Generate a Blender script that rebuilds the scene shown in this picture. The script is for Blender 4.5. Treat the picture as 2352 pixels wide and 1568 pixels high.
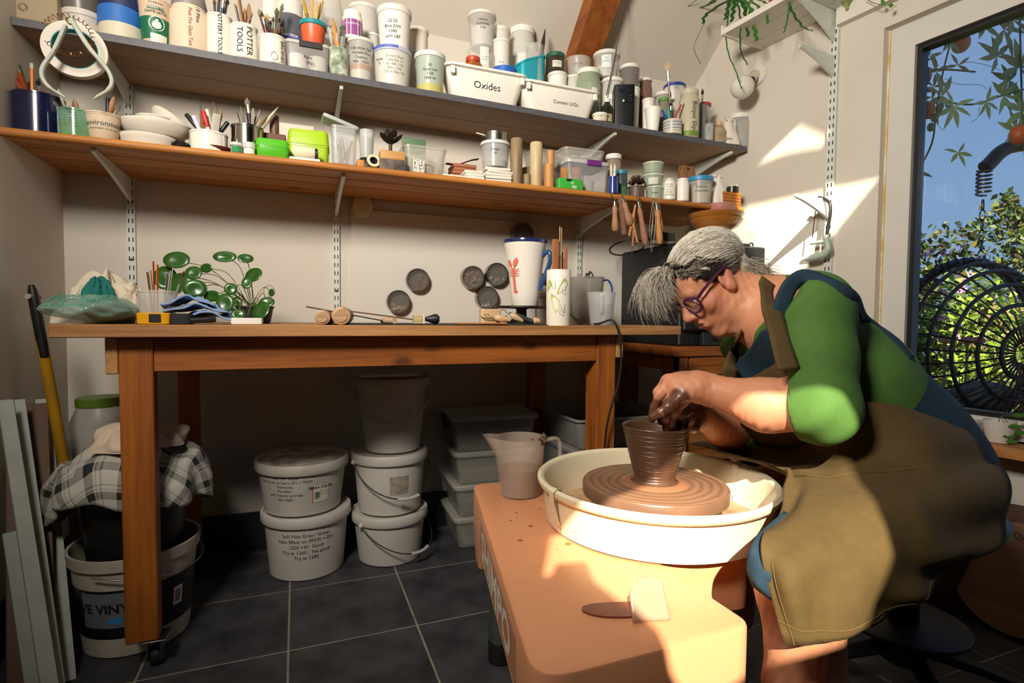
import bpy, bmesh, math, random
import numpy as np
from mathutils import Vector, Matrix
random.seed(7); np.random.seed(7)
for _o in list(bpy.data.objects): bpy.data.objects.remove(_o)
SC = bpy.context.scene; COL = SC.collection
# ---------------------------------------------------------------- camera
FPX = 1260.0; CXP, CYP = 1176.0, 784.0; CAMH = 0.88
_y, _p, _r = map(math.radians, (21.5, 2.44, -0.45))
FW = np.array([math.sin(_y)*math.cos(_p), math.cos(_y)*math.cos(_p), -math.sin(_p)])
_rt = np.array([math.cos(_y), -math.sin(_y), 0.0]); _up = np.cross(_rt, FW)
RT = math.cos(_r)*_rt - math.sin(_r)*_up; UP = math.sin(_r)*_rt + math.cos(_r)*_up
CAM = np.array([0.0, 0.0, CAMH])
cam_d = bpy.data.cameras.new('camera'); cam = bpy.data.objects.new('camera', cam_d); COL.objects.link(cam)
cam_d.sensor_width = 36.0; cam_d.lens = 36.0*FPX/2352.0; cam_d.clip_start = 0.02; cam_d.clip_end = 200
_m = Matrix.Identity(4)
for _i in range(3):
    _m[_i][0] = RT[_i]; _m[_i][1] = UP[_i]; _m[_i][2] = -FW[_i]; _m[_i][3] = CAM[_i]
cam.matrix_world = _m
SC.camera = cam
# ---------------------------------------------------------------- sky, sun, studio light, exposure
SUN = np.array([0.411, 0.718, -0.562]); SUN /= np.linalg.norm(SUN)      # direction the sunlight travels
W = bpy.data.worlds.new('sky'); SC.world = W; W.use_nodes = True
_nt = W.node_tree; _nt.nodes.clear()
_o = _nt.nodes.new('ShaderNodeOutputWorld'); _b = _nt.nodes.new('ShaderNodeBackground')
_tc = _nt.nodes.new('ShaderNodeTexCoord'); _sx = _nt.nodes.new('ShaderNodeSeparateXYZ'); _cr = _nt.nodes.new('ShaderNodeValToRGB')
_cr.color_ramp.elements[0].position = 0.0; _cr.color_ramp.elements[0].color = (.30, .45, .70, 1)
_cr.color_ramp.elements[1].position = 0.7; _cr.color_ramp.elements[1].color = (.10, .22, .52, 1)
_b.inputs['Strength'].default_value = 1.0                      # clear blue sky, paler towards the horizon
_nt.links.new(_tc.outputs['Generated'], _sx.inputs[0]); _nt.links.new(_sx.outputs['Z'], _cr.inputs[0]); _nt.links.new(_cr.outputs[0], _b.inputs[0]); _nt.links.new(_b.outputs[0], _o.inputs[0])
def add_light(name, kind, loc, direction, energy, color, **kw):
    d = bpy.data.lights.new(name, kind); d.energy = energy; d.color = color
    for k, v in kw.items(): setattr(d, k, v)
    o = bpy.data.objects.new(name, d); COL.objects.link(o); o.location = loc
    o.rotation_euler = Vector(direction).to_track_quat('-Z', 'Y').to_euler()
    return o
add_light('sun', 'SUN', (-2, -4, 6), SUN, 13.0, (1.0, 0.88, 0.70), angle=math.radians(.4))
# photographer's softbox, high on the left in front of the bench
add_light('softbox_light', 'AREA', (-0.56, 0.20, 1.95), (0.64, 0.73, -0.12), 34.0, (1.0, 0.925, 0.82), shape='RECTANGLE', size=0.40, size_y=0.40, spread=math.radians(122))
SC.cycles.max_bounces = 5; SC.cycles.diffuse_bounces = 3; SC.cycles.glossy_bounces = 2; SC.cycles.transmission_bounces = 2; SC.cycles.transparent_max_bounces = 8
SC.cycles.caustics_reflective = False; SC.cycles.caustics_refractive = False
SC.view_settings.view_transform = 'Standard'; SC.view_settings.look = 'None'
SC.view_settings.exposure = 0.0; SC.view_settings.gamma = 1.0; SC.view_settings.use_curve_mapping = False
# ---------------------------------------------------------------- helpers: pixel rays on known planes
def ray(x, y): return FW + RT*(x-CXP)/FPX - UP*(y-CYP)/FPX
def onY(x, y, Y): d = ray(x, y); return CAM + d*(Y/d[1])
def onX(x, y, X): d = ray(x, y); return CAM + d*(X/d[0])
def onZ(x, y, Z): d = ray(x, y); return CAM + d*((Z-CAMH)/d[2])
def Wp(x, y, z): return CAM + z*ray(x, y)
def zc(P): return float((np.asarray(P)-CAM)@FW)
# ---------------------------------------------------------------- helpers: materials
def lin(h):
    h = h.lstrip('#'); c = [int(h[i:i+2], 16)/255 for i in (0, 2, 4)]
    return tuple((v/12.92 if v <= .04045 else ((v+.055)/1.055)**2.4) for v in c)+(1.0,)
MATS = {}
def mat(name, col='808080', rough=.5, metal=0.0, spec=.5, noise=None, bump=None, clear=None, sss=0, col2=None, emit=0, coat=0):
    if name in MATS: return MATS[name]
    m = bpy.data.materials.new(name); MATS[name] = m; m.use_nodes = True
    nt = m.node_tree; N = nt.nodes; L = nt.links; b = N['Principled BSDF']; out = N['Material Output']
    b.inputs['Base Color'].default_value = lin(col); b.inputs['Roughness'].default_value = rough
    b.inputs['Metallic'].default_value = metal; b.inputs['Specular IOR Level'].default_value = spec
    if coat: b.inputs['Coat Weight'].default_value = coat; b.inputs['Coat Roughness'].default_value = .08
    if sss:
        b.inputs['Subsurface Weight'].default_value = sss; b.inputs['Subsurface Radius'].default_value = (.012, .005, .003); b.inputs['Subsurface Scale'].default_value = .6
    if emit: b.inputs['Emission Color'].default_value = lin(col); b.inputs['Emission Strength'].default_value = emit
    tc = N.new('ShaderNodeTexCoord')
    if noise:
        sc, amt = noise
        n = N.new('ShaderNodeTexNoise'); n.inputs['Scale'].default_value = sc; n.inputs['Detail'].default_value = 5
        L.new(tc.outputs['Object'], n.inputs['Vector'])
        mx = N.new('ShaderNodeMix'); mx.data_type = 'RGBA'
        c = lin(col); c2 = lin(col2) if col2 else tuple(v*(1-amt) for v in c[:3])+(1,)
        rp = N.new('ShaderNodeMapRange'); rp.inputs[1].default_value = .35; rp.inputs[2].default_value = .68
        L.new(n.outputs['Fac'], rp.inputs[0]); L.new(rp.outputs[0], mx.inputs['Factor'])
        mx.inputs['A'].default_value = c; mx.inputs['B'].default_value = c2
        L.new(mx.outputs['Result'], b.inputs['Base Color'])
    if bump:
        sc, st = bump
        n = N.new('ShaderNodeTexNoise'); n.inputs['Scale'].default_value = sc; n.inputs['Detail'].default_value = 4
        L.new(tc.outputs['Object'], n.inputs['Vector'])
        bp = N.new('ShaderNodeBump'); bp.inputs['Strength'].default_value = st; bp.inputs['Distance'].default_value = .004
        L.new(n.outputs['Fac'], bp.inputs['Height']); L.new(bp.outputs[0], b.inputs['Normal'])
    if clear is not None:      # translucent plastic / thin glass: part of the light goes straight through
        t = N.new('ShaderNodeBsdfTransparent'); ms = N.new('ShaderNodeMixShader'); ms.inputs[0].default_value = clear
        L.new(b.outputs[0], ms.inputs[1]); L.new(t.outputs[0], ms.inputs[2]); L.new(ms.outputs[0], out.inputs[0])
    return m
def wood(name, c1, c2, axis=0, scale=1.0, rough=.55, knots=True):
    if name in MATS: return MATS[name]
    m = bpy.data.materials.new(name); MATS[name] = m; m.use_nodes = True
    nt = m.node_tree; N = nt.nodes; L = nt.links; b = N['Principled BSDF']; b.inputs['Roughness'].default_value = rough
    tc = N.new('ShaderNodeTexCoord'); mp = N.new('ShaderNodeMapping')
    s = [26*scale]*3; s[axis] = 1.6*scale; mp.inputs['Scale'].default_value = s
    L.new(tc.outputs['Object'], mp.inputs['Vector'])
    n1 = N.new('ShaderNodeTexNoise'); n1.inputs['Scale'].default_value = 1.0; n1.inputs['Detail'].default_value = 6; n1.inputs['Distortion'].default_value = .6
    L.new(mp.outputs[0], n1.inputs['Vector'])
    n2 = N.new('ShaderNodeTexNoise'); n2.inputs['Scale'].default_value = 5.5; n2.inputs['Detail'].default_value = 3; L.new(mp.outputs[0], n2.inputs['Vector'])
    ad = N.new('ShaderNodeMath'); ad.operation = 'MULTIPLY_ADD'; ad.inputs[1].default_value = .45; L.new(n2.outputs['Fac'], ad.inputs[0]); L.new(n1.outputs['Fac'], ad.inputs[2])
    rp = N.new('ShaderNodeMapRange'); rp.inputs[1].default_value = .5; rp.inputs[2].default_value = .95; L.new(ad.outputs[0], rp.inputs[0])
    mx = N.new('ShaderNodeMix'); mx.data_type = 'RGBA'; mx.inputs['A'].default_value = lin(c1); mx.inputs['B'].default_value = lin(c2)
    L.new(rp.outputs[0], mx.inputs['Factor']); last = mx
    if knots:
        mp2 = N.new('ShaderNodeMapping'); s2 = [7.0]*3; s2[axis] = 3.2; mp2.inputs['Scale'].default_value = s2; L.new(tc.outputs['Object'], mp2.inputs['Vector'])
        v = N.new('ShaderNodeTexVoronoi'); v.inputs['Scale'].default_value = 1.0; L.new(mp2.outputs[0], v.inputs['Vector'])
        r2 = N.new('ShaderNodeMapRange'); r2.inputs[1].default_value = .05; r2.inputs[2].default_value = .13; r2.inputs[3].default_value = .8; r2.inputs[4].default_value = 0
        L.new(v.outputs['Distance'], r2.inputs[0])
        m2 = N.new('ShaderNodeMix'); m2.data_type = 'RGBA'; L.new(mx.outputs['Result'], m2.inputs['A']); m2.inputs['B'].default_value = tuple(x*.3 for x in lin(c2)[:3])+(1,)
        L.new(r2.outputs[0], m2.inputs['Factor']); last = m2
    L.new(last.outputs['Result'], b.inputs['Base Color'])
    bp = N.new('ShaderNodeBump'); bp.inputs['Strength'].default_value = .25; bp.inputs['Distance'].default_value = .002
    L.new(ad.outputs[0], bp.inputs['Height']); L.new(bp.outputs[0], b.inputs['Normal'])
    return m
# ---------------------------------------------------------------- helpers: objects
def tag(o, label=None, cat=None, group=None, kind=None):
    if label: o['label'] = label
    if cat: o['category'] = cat
    if group: o['group'] = group
    if kind: o['kind'] = kind
    return o
def obj(name, vf, m, parent=None, loc=None, rot=None, smooth=None, label=None, cat=None, group=None, kind=None, mat_idx=None):
    me = bpy.data.meshes.new(name)
    v, f = vf[0], vf[1]
    me.from_pydata([tuple(map(float, p)) for p in v], [], [tuple(map(int, q)) for q in f]); me.validate()
    ms = m if isinstance(m, (list, tuple)) else [m]
    for q in ms: me.materials.append(q)
    if mat_idx is not None: me.polygons.foreach_set('material_index', [int(i) for i in mat_idx])
    if smooth is not False:
        me.polygons.foreach_set('use_smooth', [True]*len(me.polygons))
        if smooth is None or smooth is not True:
            me.set_sharp_from_angle(angle=math.radians(smooth if isinstance(smooth, (int, float)) and smooth else 38))
    me.update()
    o = bpy.data.objects.new(name, me); COL.objects.link(o)
    if parent: o.parent = parent
    if loc is not None: o.location = [float(q) for q in loc]
    if rot is not None: o.rotation_euler = rot
    return tag(o, label, cat, group, kind)
def thing(name, label, cat, loc=(0, 0, 0), rz=0, group=None, rot=None):
    o = bpy.data.objects.new(name, None); COL.objects.link(o); o.empty_display_size = .02
    o.location = [float(q) for q in loc]; o.rotation_euler = rot if rot is not None else (0, 0, rz)
    return tag(o, label, cat, group)
# ---------------------------------------------------------------- helpers: geometry (all return verts, faces)
def join(*vfs):
    V = []; F = []
    for v, f in vfs:
        k = len(V); V += [tuple(p) for p in v]; F += [tuple(i+k for i in q) for q in f]
    return V, F
def xf(vf, loc=(0, 0, 0), rot=(0, 0, 0), sc=(1, 1, 1)):
    from mathutils import Euler
    M = Matrix.Translation(Vector([float(q) for q in loc])) @ Euler(rot).to_matrix().to_4x4() @ Matrix.Diagonal((*sc, 1))
    return [tuple(M @ Vector([float(q) for q in p])) for p in vf[0]], vf[1]
def loft(loops, cap0=True, cap1=True, closed=True):
    V = []; F = []; n = len(loops[0])
    for l in loops: V += [tuple(p) for p in l]
    for i in range(len(loops)-1):
        a = i*n; b = a+n
        for j in range(n if closed else n-1):
            k = (j+1) % n; F.append((a+j, a+k, b+k, b+j))
    if cap0: F.append(tuple(range(n-1, -1, -1)))
    if cap1: F.append(tuple(range((len(loops)-1)*n, len(loops)*n)))
    return V, F
def circ(r, z, n=24, sx=1, sy=1, cx=0, cy=0): return [(cx+sx*r*math.cos(2*math.pi*i/n), cy+sy*r*math.sin(2*math.pi*i/n), z) for i in range(n)]
def lathe(prof, n=24, cap0=True, cap1=True, sx=1, sy=1): return loft([circ(max(r, 1e-5), z, n, sx, sy) for r, z in prof], cap0, cap1)
def rr(w, d, r, z, n=4, cx=0, cy=0):
    L = []; r = min(r, w/2-1e-4, d/2-1e-4)
    for qx, qy, a0 in ((1, 1, 0), (-1, 1, 90), (-1, -1, 180), (1, -1, 270)):
        for i in range(n+1):
            a = math.radians(a0+90*i/n); L.append((cx+qx*(w/2-r)+r*math.cos(a), cy+qy*(d/2-r)+r*math.sin(a), z))
    return L
def rbox(w, d, h, r=.004, taper=1.0, e=.002, n=3):
    """upright box, rounded corners and soft edges, base centre at origin; taper = bottom/top size"""
    a = taper
    return loft([rr(w*a-2*e, d*a-2*e, r*a, 0, n), rr(w*a, d*a, r*a, e, n), rr(w, d, r, h-e, n), rr(w-2*e, d-2*e, r, h, n)])
def opentub(w, d, h, r=.01, taper=.85, t=.002, lip=.006, n=4):
    """open tapered tub with thickness and a flared lip"""
    b = taper; L = [rr(w*b-.006, d*b-.006, r, 0, n), rr(w*b, d*b, r, .004, n), rr(w, d, r, h-.008, n)]
    if lip: L += [rr(w+2*lip, d+2*lip, r+lip, h-.008, n), rr(w+2*lip, d+2*lip, r+lip, h, n)]
    L += [rr(w-2*t, d-2*t, r, h, n), rr(w*b-2*t, d*b-2*t, r, .006, n)]
    return loft(L)
def box(x0, x1, y0, y1, z0, z1, e=.0015):
    w, d, h = x1-x0, y1-y0, z1-z0; e = min(e, w*.3, d*.3, h*.3)
    vf = loft([rr(w-2*e, d-2*e, e*.5, 0, 1), rr(w, d, e, e, 1), rr(w, d, e, h-e, 1), rr(w-2*e, d-2*e, e*.5, h, 1)])
    return xf(vf, ((x0+x1)/2, (y0+y1)/2, z0))
def hexa(p):      # 8 points: bottom 4 ccw, top 4 ccw
    return list(p), [(3, 2, 1, 0), (4, 5, 6, 7), (0, 1, 5, 4), (1, 2, 6, 5), (2, 3, 7, 6), (3, 0, 4, 7)]
def prism(poly, z0, z1):
    n = len(poly); V = [(x, y, z0) for x, y in poly]+[(x, y, z1) for x, y in poly]
    return V, [tuple(range(n-1, -1, -1)), tuple(range(n, 2*n))]+[(i, (i+1) % n, n+(i+1) % n, n+i) for i in range(n)]
def tube(path, r, n=8, cap=True, flat=None):
    P = [np.array(p, float) for p in path]; L = []; prev = None
    for i, p in enumerate(P):
        t = P[min(i+1, len(P)-1)]-P[max(i-1, 0)]; t /= (np.linalg.norm(t)+1e-12)
        if prev is None:
            u = np.cross(t, [0, 0, 1.0]);
            if np.linalg.norm(u) < .1: u = np.cross(t, [1.0, 0, 0])
        else: u = prev-t*(prev@t)
        u /= (np.linalg.norm(u)+1e-12); prev = u; w = np.cross(t, u)
        rad = r[i] if isinstance(r, (list, tuple)) else r
        fl = flat or 1.0
        L.append([p+rad*(u*math.cos(2*math.pi*j/n)+fl*w*math.sin(2*math.pi*j/n)) for j in range(n)])
    return loft(L, cap, cap)
def smooth_path(pts, k=6):
    P = [np.array(p, float) for p in pts]; out = []
    Q = [2*P[0]-P[1]]+P+[2*P[-1]-P[-2]]
    for i in range(1, len(Q)-2):
        for s in range(k):
            t = s/k; a, b, c, d = Q[i-1:i+3]
            out.append(.5*((2*b)+(-a+c)*t+(2*a-5*b+4*c-d)*t*t+(-a+3*b-3*c+d)*t**3))
    out.append(P[-1]); return out
def sphere(r, c=(0, 0, 0), n=16, m=10, sc=(1, 1, 1)):
    prof = [(r*math.sin(math.pi*i/m), -r*math.cos(math.pi*i/m)) for i in range(m+1)]
    return xf(lathe(prof, n), c, (0, 0, 0), sc)
_TX = {}
def text2d(s, size, bold=0.0, sx=1.0):
    key = (s, bold)
    if key not in _TX:
        cu = bpy.data.curves.new('t', 'FONT'); cu.body = s; cu.size = 1; cu.resolution_u = 2; cu.offset = bold; cu.align_x = 'CENTER'
        o = bpy.data.objects.new('t', cu); COL.objects.link(o)
        dg = bpy.context.evaluated_depsgraph_get(); me = bpy.data.meshes.new_from_object(o.evaluated_get(dg))
        _TX[key] = ([tuple(v.co) for v in me.vertices], [tuple(p.vertices) for p in me.polygons])
        bpy.data.objects.remove(o); bpy.data.curves.remove(cu); bpy.data.meshes.remove(me)
    v, f = _TX[key]
    return [(x*size*sx, y*size, 0) for x, y, z in v], f
def scrawl(s, size):
    """an illegible line of tiny writing: a run of small uneven strokes"""
    rn = random.Random(len(s)*7+1); V = []; F = []; x = -len(s)*size*.27
    for c in s:
        w = size*rn.uniform(.2, .5); h = size*rn.uniform(.35, .7)
        if rn.random() > .15: i = len(V); V += [(x, 0, 0), (x+w*.35, 0, 0), (x+w, h, 0), (x+w*.65, h, 0)]; F.append((i, i+1, i+2, i+3))
        x += size*.54
    return V, F
def lines2d(lines, size, gap=1.15, **k):
    vs = []
    for i, s in enumerate(lines):
        v, f = scrawl(s, size) if s.startswith('~') else text2d(s, size, **k); vs.append(([(x, y-i*size*gap, 0) for x, y, z in v], f))
    return join(*vs)
def wrap(vf, R, z0, a0, off=.0006, vert=False, R2=None, H=None):
    """flat lettering wrapped onto a round body; a0 = direction it faces (radians), z0 = baseline height"""
    out = []
    for x, y, z in vf[0]:
        if vert: x, y = y, -x
        zz = z0+y; r = R if R2 is None else R+(R2-R)*max(0, min(1, zz/H))
        a = a0+x/r; out.append(((r+off)*math.cos(a), (r+off)*math.sin(a), zz))
    return out, vf[1]
def patch(R, z0, z1, a0, aw, off=.0004, n=8, R2=None, H=None):
    """paper label on a round body"""
    V = []; F = []
    for k in range(2):
        z = (z0, z1)[k]; r = R if R2 is None else R+(R2-R)*z/H
        for i in range(n+1):
            a = a0-aw/2+aw*i/n; V.append(((r+off)*math.cos(a), (r+off)*math.sin(a), z))
    for i in range(n): F.append((i, i+1, n+2+i, n+1+i))
    return V, F
def face_cam(P): return math.atan2(-P[1], -P[0])     # angle from a thing towards the viewer's side of the room
def sheet(grid, t, nu=6, nv=6):
    """cloth: smooth surface through a control grid of points, given a thickness t"""
    G = np.array(grid, float)
    def up1(A, k):
        out = [smooth_path(list(A[i]), k) for i in range(len(A))]; return np.array(out)
    G = up1(G, nu); G = np.transpose(up1(np.transpose(G, (1, 0, 2)), nv), (1, 0, 2))
    n, m = G.shape[:2]
    du = np.gradient(G, axis=0); dv = np.gradient(G, axis=1); N = np.cross(du, dv); N /= (np.linalg.norm(N, axis=2, keepdims=True)+1e-12)
    return G, N
def sheet_mesh(G, N, t):
    n, m = G.shape[:2]
    V = list(map(tuple, (G+N*t/2).reshape(-1, 3)))+list(map(tuple, (G-N*t/2).reshape(-1, 3))); K = n*m; F = []
    for i in range(n-1):
        for j in range(m-1):
            a = i*m+j; q = (a, a+1, a+m+1, a+m); F.append(q); F.append(tuple(K+x for x in reversed(q)))
    b = [(0, j) for j in range(m)]+[(i, m-1) for i in range(1, n)]+[(n-1, j) for j in range(m-2, -1, -1)]+[(i, 0) for i in range(n-2, 0, -1)]
    for s in range(len(b)):
        p = b[s][0]*m+b[s][1]; q = b[(s+1) % len(b)]; q = q[0]*m+q[1]; F.append((p, p+K, q+K, q))
    return V, F
# ================================================================ the room
YW = 2.25; XL = -0.714; YF = -1.10; ZW = 2.03
P0 = np.array([1.85, YW, 0.0]); DW = np.array([.11, -.994, 0.0]); DW /= np.linalg.norm(DW); NW = np.array([DW[1], -DW[0], 0.0])
if NW[0] > 0: NW = -NW
def RW(s, off, z): return P0 + DW*s + NW*off + np.array([0, 0, z])          # right wall: along, out of the wall, up
def wallray(x, y, off=0.0):
    d = ray(x, y); t = ((P0+NW*off-CAM)@NW)/(d@NW); return CAM+t*d
def ws(P): q = np.asarray(P)-P0; return float(q@DW), float(q@NW), float(P[2])
M_wall = mat('painted_plaster', 'd9d1c3', .75, noise=(3, .06), bump=(60, .08))
M_board = mat('white_board', 'dcd7cb', .55, noise=(2, .04))
M_ceil = mat('painted_ceiling', 'd6cebf', .8, noise=(2, .05), bump=(40, .1))
M_absorb = wood('bounce_absorbing_wood', '4a3422', '332214', axis=0)  # dark finish added to unseen wall and ceiling to cut bounced light
M_white = mat('white_paint', 'e6e0d4', .45, noise=(6, .05))
M_frame = mat('white_window_frame', 'd8d4cc', .35, noise=(5, .06))
M_metal_w = mat('white_coated_metal', 'd9ded4', .35, noise=(30, .08))
M_tile = mat('slate_floor_tile', '4a4a4d', .55, noise=(9, .35), bump=(25, .25), col2='2d2d31')
M_grout = mat('grey_grout', 'a39884', .9, noise=(20, .3))
M_skirt = mat('dark_skirting_tile', '232326', .5, noise=(12, .3))
def struct(name, vf, m, parent=None, **k):
    o = obj(name, vf, m, parent, **k)
    if parent is None: o['kind'] = 'structure'
    return o
floor = struct('floor', box(XL-.1, 2.35, YF-.1, YW+.1, -.10, -.0015, .001), M_grout)
TS = .342; tile_me = None
for i in range(-3, 8):
    for j in range(-9, 3):
        x0 = -.026+TS*i; y0 = 1.867+TS*j
        a, b = max(x0+.003, XL), min(x0+TS-.003, 2.30); c, d = max(y0+.003, YF), min(y0+TS-.003, YW)
        if b-a < .01 or d-c < .01: continue
        if tile_me and b-a > TS-.007 and d-c > TS-.007:
            o = bpy.data.objects.new('floor_tile', tile_me); COL.objects.link(o); o.parent = floor; o.location = ((a+b)/2, (c+d)/2, -.005)
        else:
            vf = xf(box(a, b, c, d, -.0014, 0, .0006), (-(a+b)/2, -(c+d)/2, 0))
            vf = ([(x, y, z+.005) for x, y, z in vf[0]], vf[1])
            o = obj('floor_tile', vf, M_tile, floor, loc=((a+b)/2, (c+d)/2, -.005), smooth=False)
            if b-a > TS-.007 and d-c > TS-.007: tile_me = o.data
struct('wall_back', box(XL-.1, 2.2, YW, YW+.1, 0, ZW+.02, .001), M_wall)
struct('wall_left', box(XL-.1, XL, YF, YW+.1, 0, 4.25, .001), M_wall)
# sloping ceiling, 45 degrees, then flat above the viewer
CZ = lambda Y: ZW+(YW-Y)
cx0, cx1 = XL-.1, 2.35
struct('ceiling', hexa([(cx0, .2, CZ(.2)), (cx1, .2, CZ(.2)), (cx1, YW+.1, CZ(YW+.1)), (cx0, YW+.1, CZ(YW+.1)), (cx0, .2, CZ(.2)+.1), (cx1, .2, CZ(.2)+.1), (cx1, YW+.1, CZ(YW+.1)+.1), (cx0, YW+.1, CZ(YW+.1)+.1)]), M_ceil, smooth=False)
struct('ceiling', box(cx0, cx1, YF-.1, .2, CZ(.2), CZ(.2)+.1, .001), M_absorb)
# rafter under the slope
M_beam = wood('stained_rafter', 'a05a22', '703810', axis=1)
bx0, bx1 = 1.125, 1.245
struct('trim_1', hexa([(bx0, .25, CZ(.25)-.12), (bx1, .25, CZ(.25)-.12), (bx1, YW, CZ(YW)-.12), (bx0, YW, CZ(YW)-.12), (bx0, .25, CZ(.25)), (bx1, .25, CZ(.25)), (bx1, YW, CZ(YW)), (bx0, YW, CZ(YW))]), M_beam, smooth=False)['label'] = 'orange-brown stained timber rafter running up the sloping ceiling'
for a, b, n in ((XL, 1.86, 'baseboard_back'),): struct(n, box(a, b, YW-.012, YW, 0, .145, .001), M_skirt)
struct('baseboard_left', box(XL, XL+.012, YF, YW-.012, 0, .145, .001), M_skirt)
# ---- right wall with the big window
WS0, WS1, WZ0, WZ1 = .885, 2.30, .52, 1.915        # opening in the wall
def rwbox(s0, s1, o0, o1, z0, z1):
    return hexa([RW(s0, o1, z0), RW(s1, o1, z0), RW(s1, o0, z0), RW(s0, o0, z0), RW(s0, o1, z1), RW(s1, o1, z1), RW(s1, o0, z1), RW(s0, o0, z1)])
SEND = 3.40
struct('wall_right', join(rwbox(-.15, WS0, -.12, 0, 0, 4.3), rwbox(WS1, SEND, -.12, 0, 0, 4.3), rwbox(WS0, WS1, -.12, 0, 0, WZ0), rwbox(WS0, WS1, -.12, 0, WZ1, 4.3)), M_wall, smooth=False)
struct('baseboard_right', rwbox(0, SEND, 0, .012, 0, .145), M_skirt, smooth=False)
struct('trim_2', rwbox(.728, SEND, 0, .03, 1.99, 2.16), M_white, smooth=False)['label'] = 'boxed-in white lintel above the window'
win = struct('window_1', join(rwbox(WS0, WS0+.075, -.10, -.035, WZ0, WZ1), rwbox(WS0+.075, WS1, -.10, -.035, WZ1-.075, WZ1), rwbox(WS0+.075, WS1, -.10, -.035, WZ0, WZ0+.05), rwbox(WS1-.07, WS1, -.10, -.035, WZ0+.05, WZ1-.075)), M_frame, smooth=False)
M_gask = mat('black_gasket', '17171a', .4)
g0, g1, h0, h1 = WS0+.075, WS1-.07, WZ0+.05, WZ1-.075
obj('bead', join(rwbox(g0, g0+.012, -.075, -.03, h0, h1), rwbox(g0+.012, g1, -.075, -.03, h1-.012, h1), rwbox(g0+.012, g1, -.075, -.03, h0, h0+.012)), M_frame, win, smooth=False)
obj('gasket', join(rwbox(g0+.012, g0+.027, -.085, -.045, h0+.012, h1-.012), rwbox(g0+.027, g1, -.085, -.045, h1-.027, h1-.012), rwbox(g0+.027, g1, -.085, -.045, h0+.012, h0+.027)), M_gask, win, smooth=False)
M_glass = bpy.data.materials.new('window_glass'); M_glass.use_nodes = True
_nt = M_glass.node_tree; _nt.nodes.clear()
_o = _nt.nodes.new('ShaderNodeOutputMaterial'); _t = _nt.nodes.new('ShaderNodeBsdfTransparent'); _g = _nt.nodes.new('ShaderNodeBsdfGlossy'); _x = _nt.nodes.new('ShaderNodeMixShader'); _fr = _nt.nodes.new('ShaderNodeFresnel')
_t.inputs[0].default_value = (.93, .96, .95, 1); _g.inputs['Roughness'].default_value = .0; _fr.inputs[0].default_value = 1.35
_nt.links.new(_fr.outputs[0], _x.inputs[0]); _nt.links.new(_t.outputs[0], _x.inputs[1]); _nt.links.new(_g.outputs[0], _x.inputs[2]); _nt.links.new(_x.outputs[0], _o.inputs[0])
obj('pane', rwbox(g0+.02, g1, -.072, -.068, h0+.02, h1-.02), M_glass, win, smooth=False)
M_silic = mat('yellowed_sealant', 'd8b152', .6, noise=(20, .4), col2='efe4c6')
obj('sealant', rwbox(WS0-.001, WS0+.006, -.037, -.030, WZ0, WZ1), M_silic, win, smooth=False)
M_sill = wood('pine_sill', 'c98a4c', '8d5222', axis=1)
tag(obj('window_sill', rwbox(WS0+.02, WS1, -.10, .115, WZ0-.028, WZ0), M_sill, win, smooth=False), 'orange pine sill board below the window')
# ---- wall behind the viewer: gable with holes added out of view to shape the sun patches
def back_to_front(P):
    P = np.asarray(P, float); t = (P[1]-YF)/SUN[1]; return (P-SUN*t)
ZT = .445     # top of the wheel table
main = [onZ(1193, 1238, ZT), onZ(1180, 1300, ZT), onZ(1183, 1352, ZT), onZ(1268, 1322, ZT), onZ(1280, 1297, ZT), onZ(1345, 1291, ZT), onZ(1362, 1332, ZT), onZ(1420, 1378, ZT), onZ(1505, 1440, ZT), onZ(1550, 1535, ZT),
        Wp(1600, 1640, .72), Wp(1740, 1545, .78), Wp(1945, 1480, .80), Wp(2000, 1300, .86), Wp(2005, 1190, .86), Wp(2010, 1010, .92), Wp(1930, 905, .95), Wp(1860, 915, 1.0), Wp(1640, 1035, 1.30), Wp(1560, 1035, 1.12), Wp(1480, 1085, 1.08), Wp(1330, 1150, 1.0), Wp(1270, 1200, 1.02)]
wedge = [RW(.20, 0, 1.385), RW(.888, 0, 1.39), RW(.70, 0, 1.18), RW(.55, 0, 1.02), RW(.20, 0, .95)]
small = [RW(.375, 0, 1.561), RW(.5635, 0, 1.674), RW(.683, 0, 1.593), RW(.684, 0, 1.559), RW(.52, 0, 1.575)]
def gable():
    bm = bmesh.new(); edges = []
    outer = [(XL-.1, 0), (2.35, 0), (2.35, 4.3), (XL-.1, 4.3)]
    loops = [outer]+[[(p[0], p[2]) for p in map(back_to_front, L)] for L in (main, wedge, small)]
    for L in loops:
        vs = [bm.verts.new((x, YF, z)) for x, z in L]
        edges += [bm.edges.new((vs[i], vs[(i+1) % len(vs)])) for i in range(len(vs))]
    bmesh.ops.triangle_fill(bm, use_beauty=True, edges=edges)
    bm.verts.index_update()
    vf = [tuple(v.co) for v in bm.verts], [tuple(v.index for v in f.verts) for f in bm.faces]; bm.free(); return vf
gw = struct('wall_front', gable(), M_absorb, smooth=False)
_md = gw.modifiers.new('thickness', 'SOLIDIFY'); _md.thickness = .01; _md.offset = 0
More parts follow.
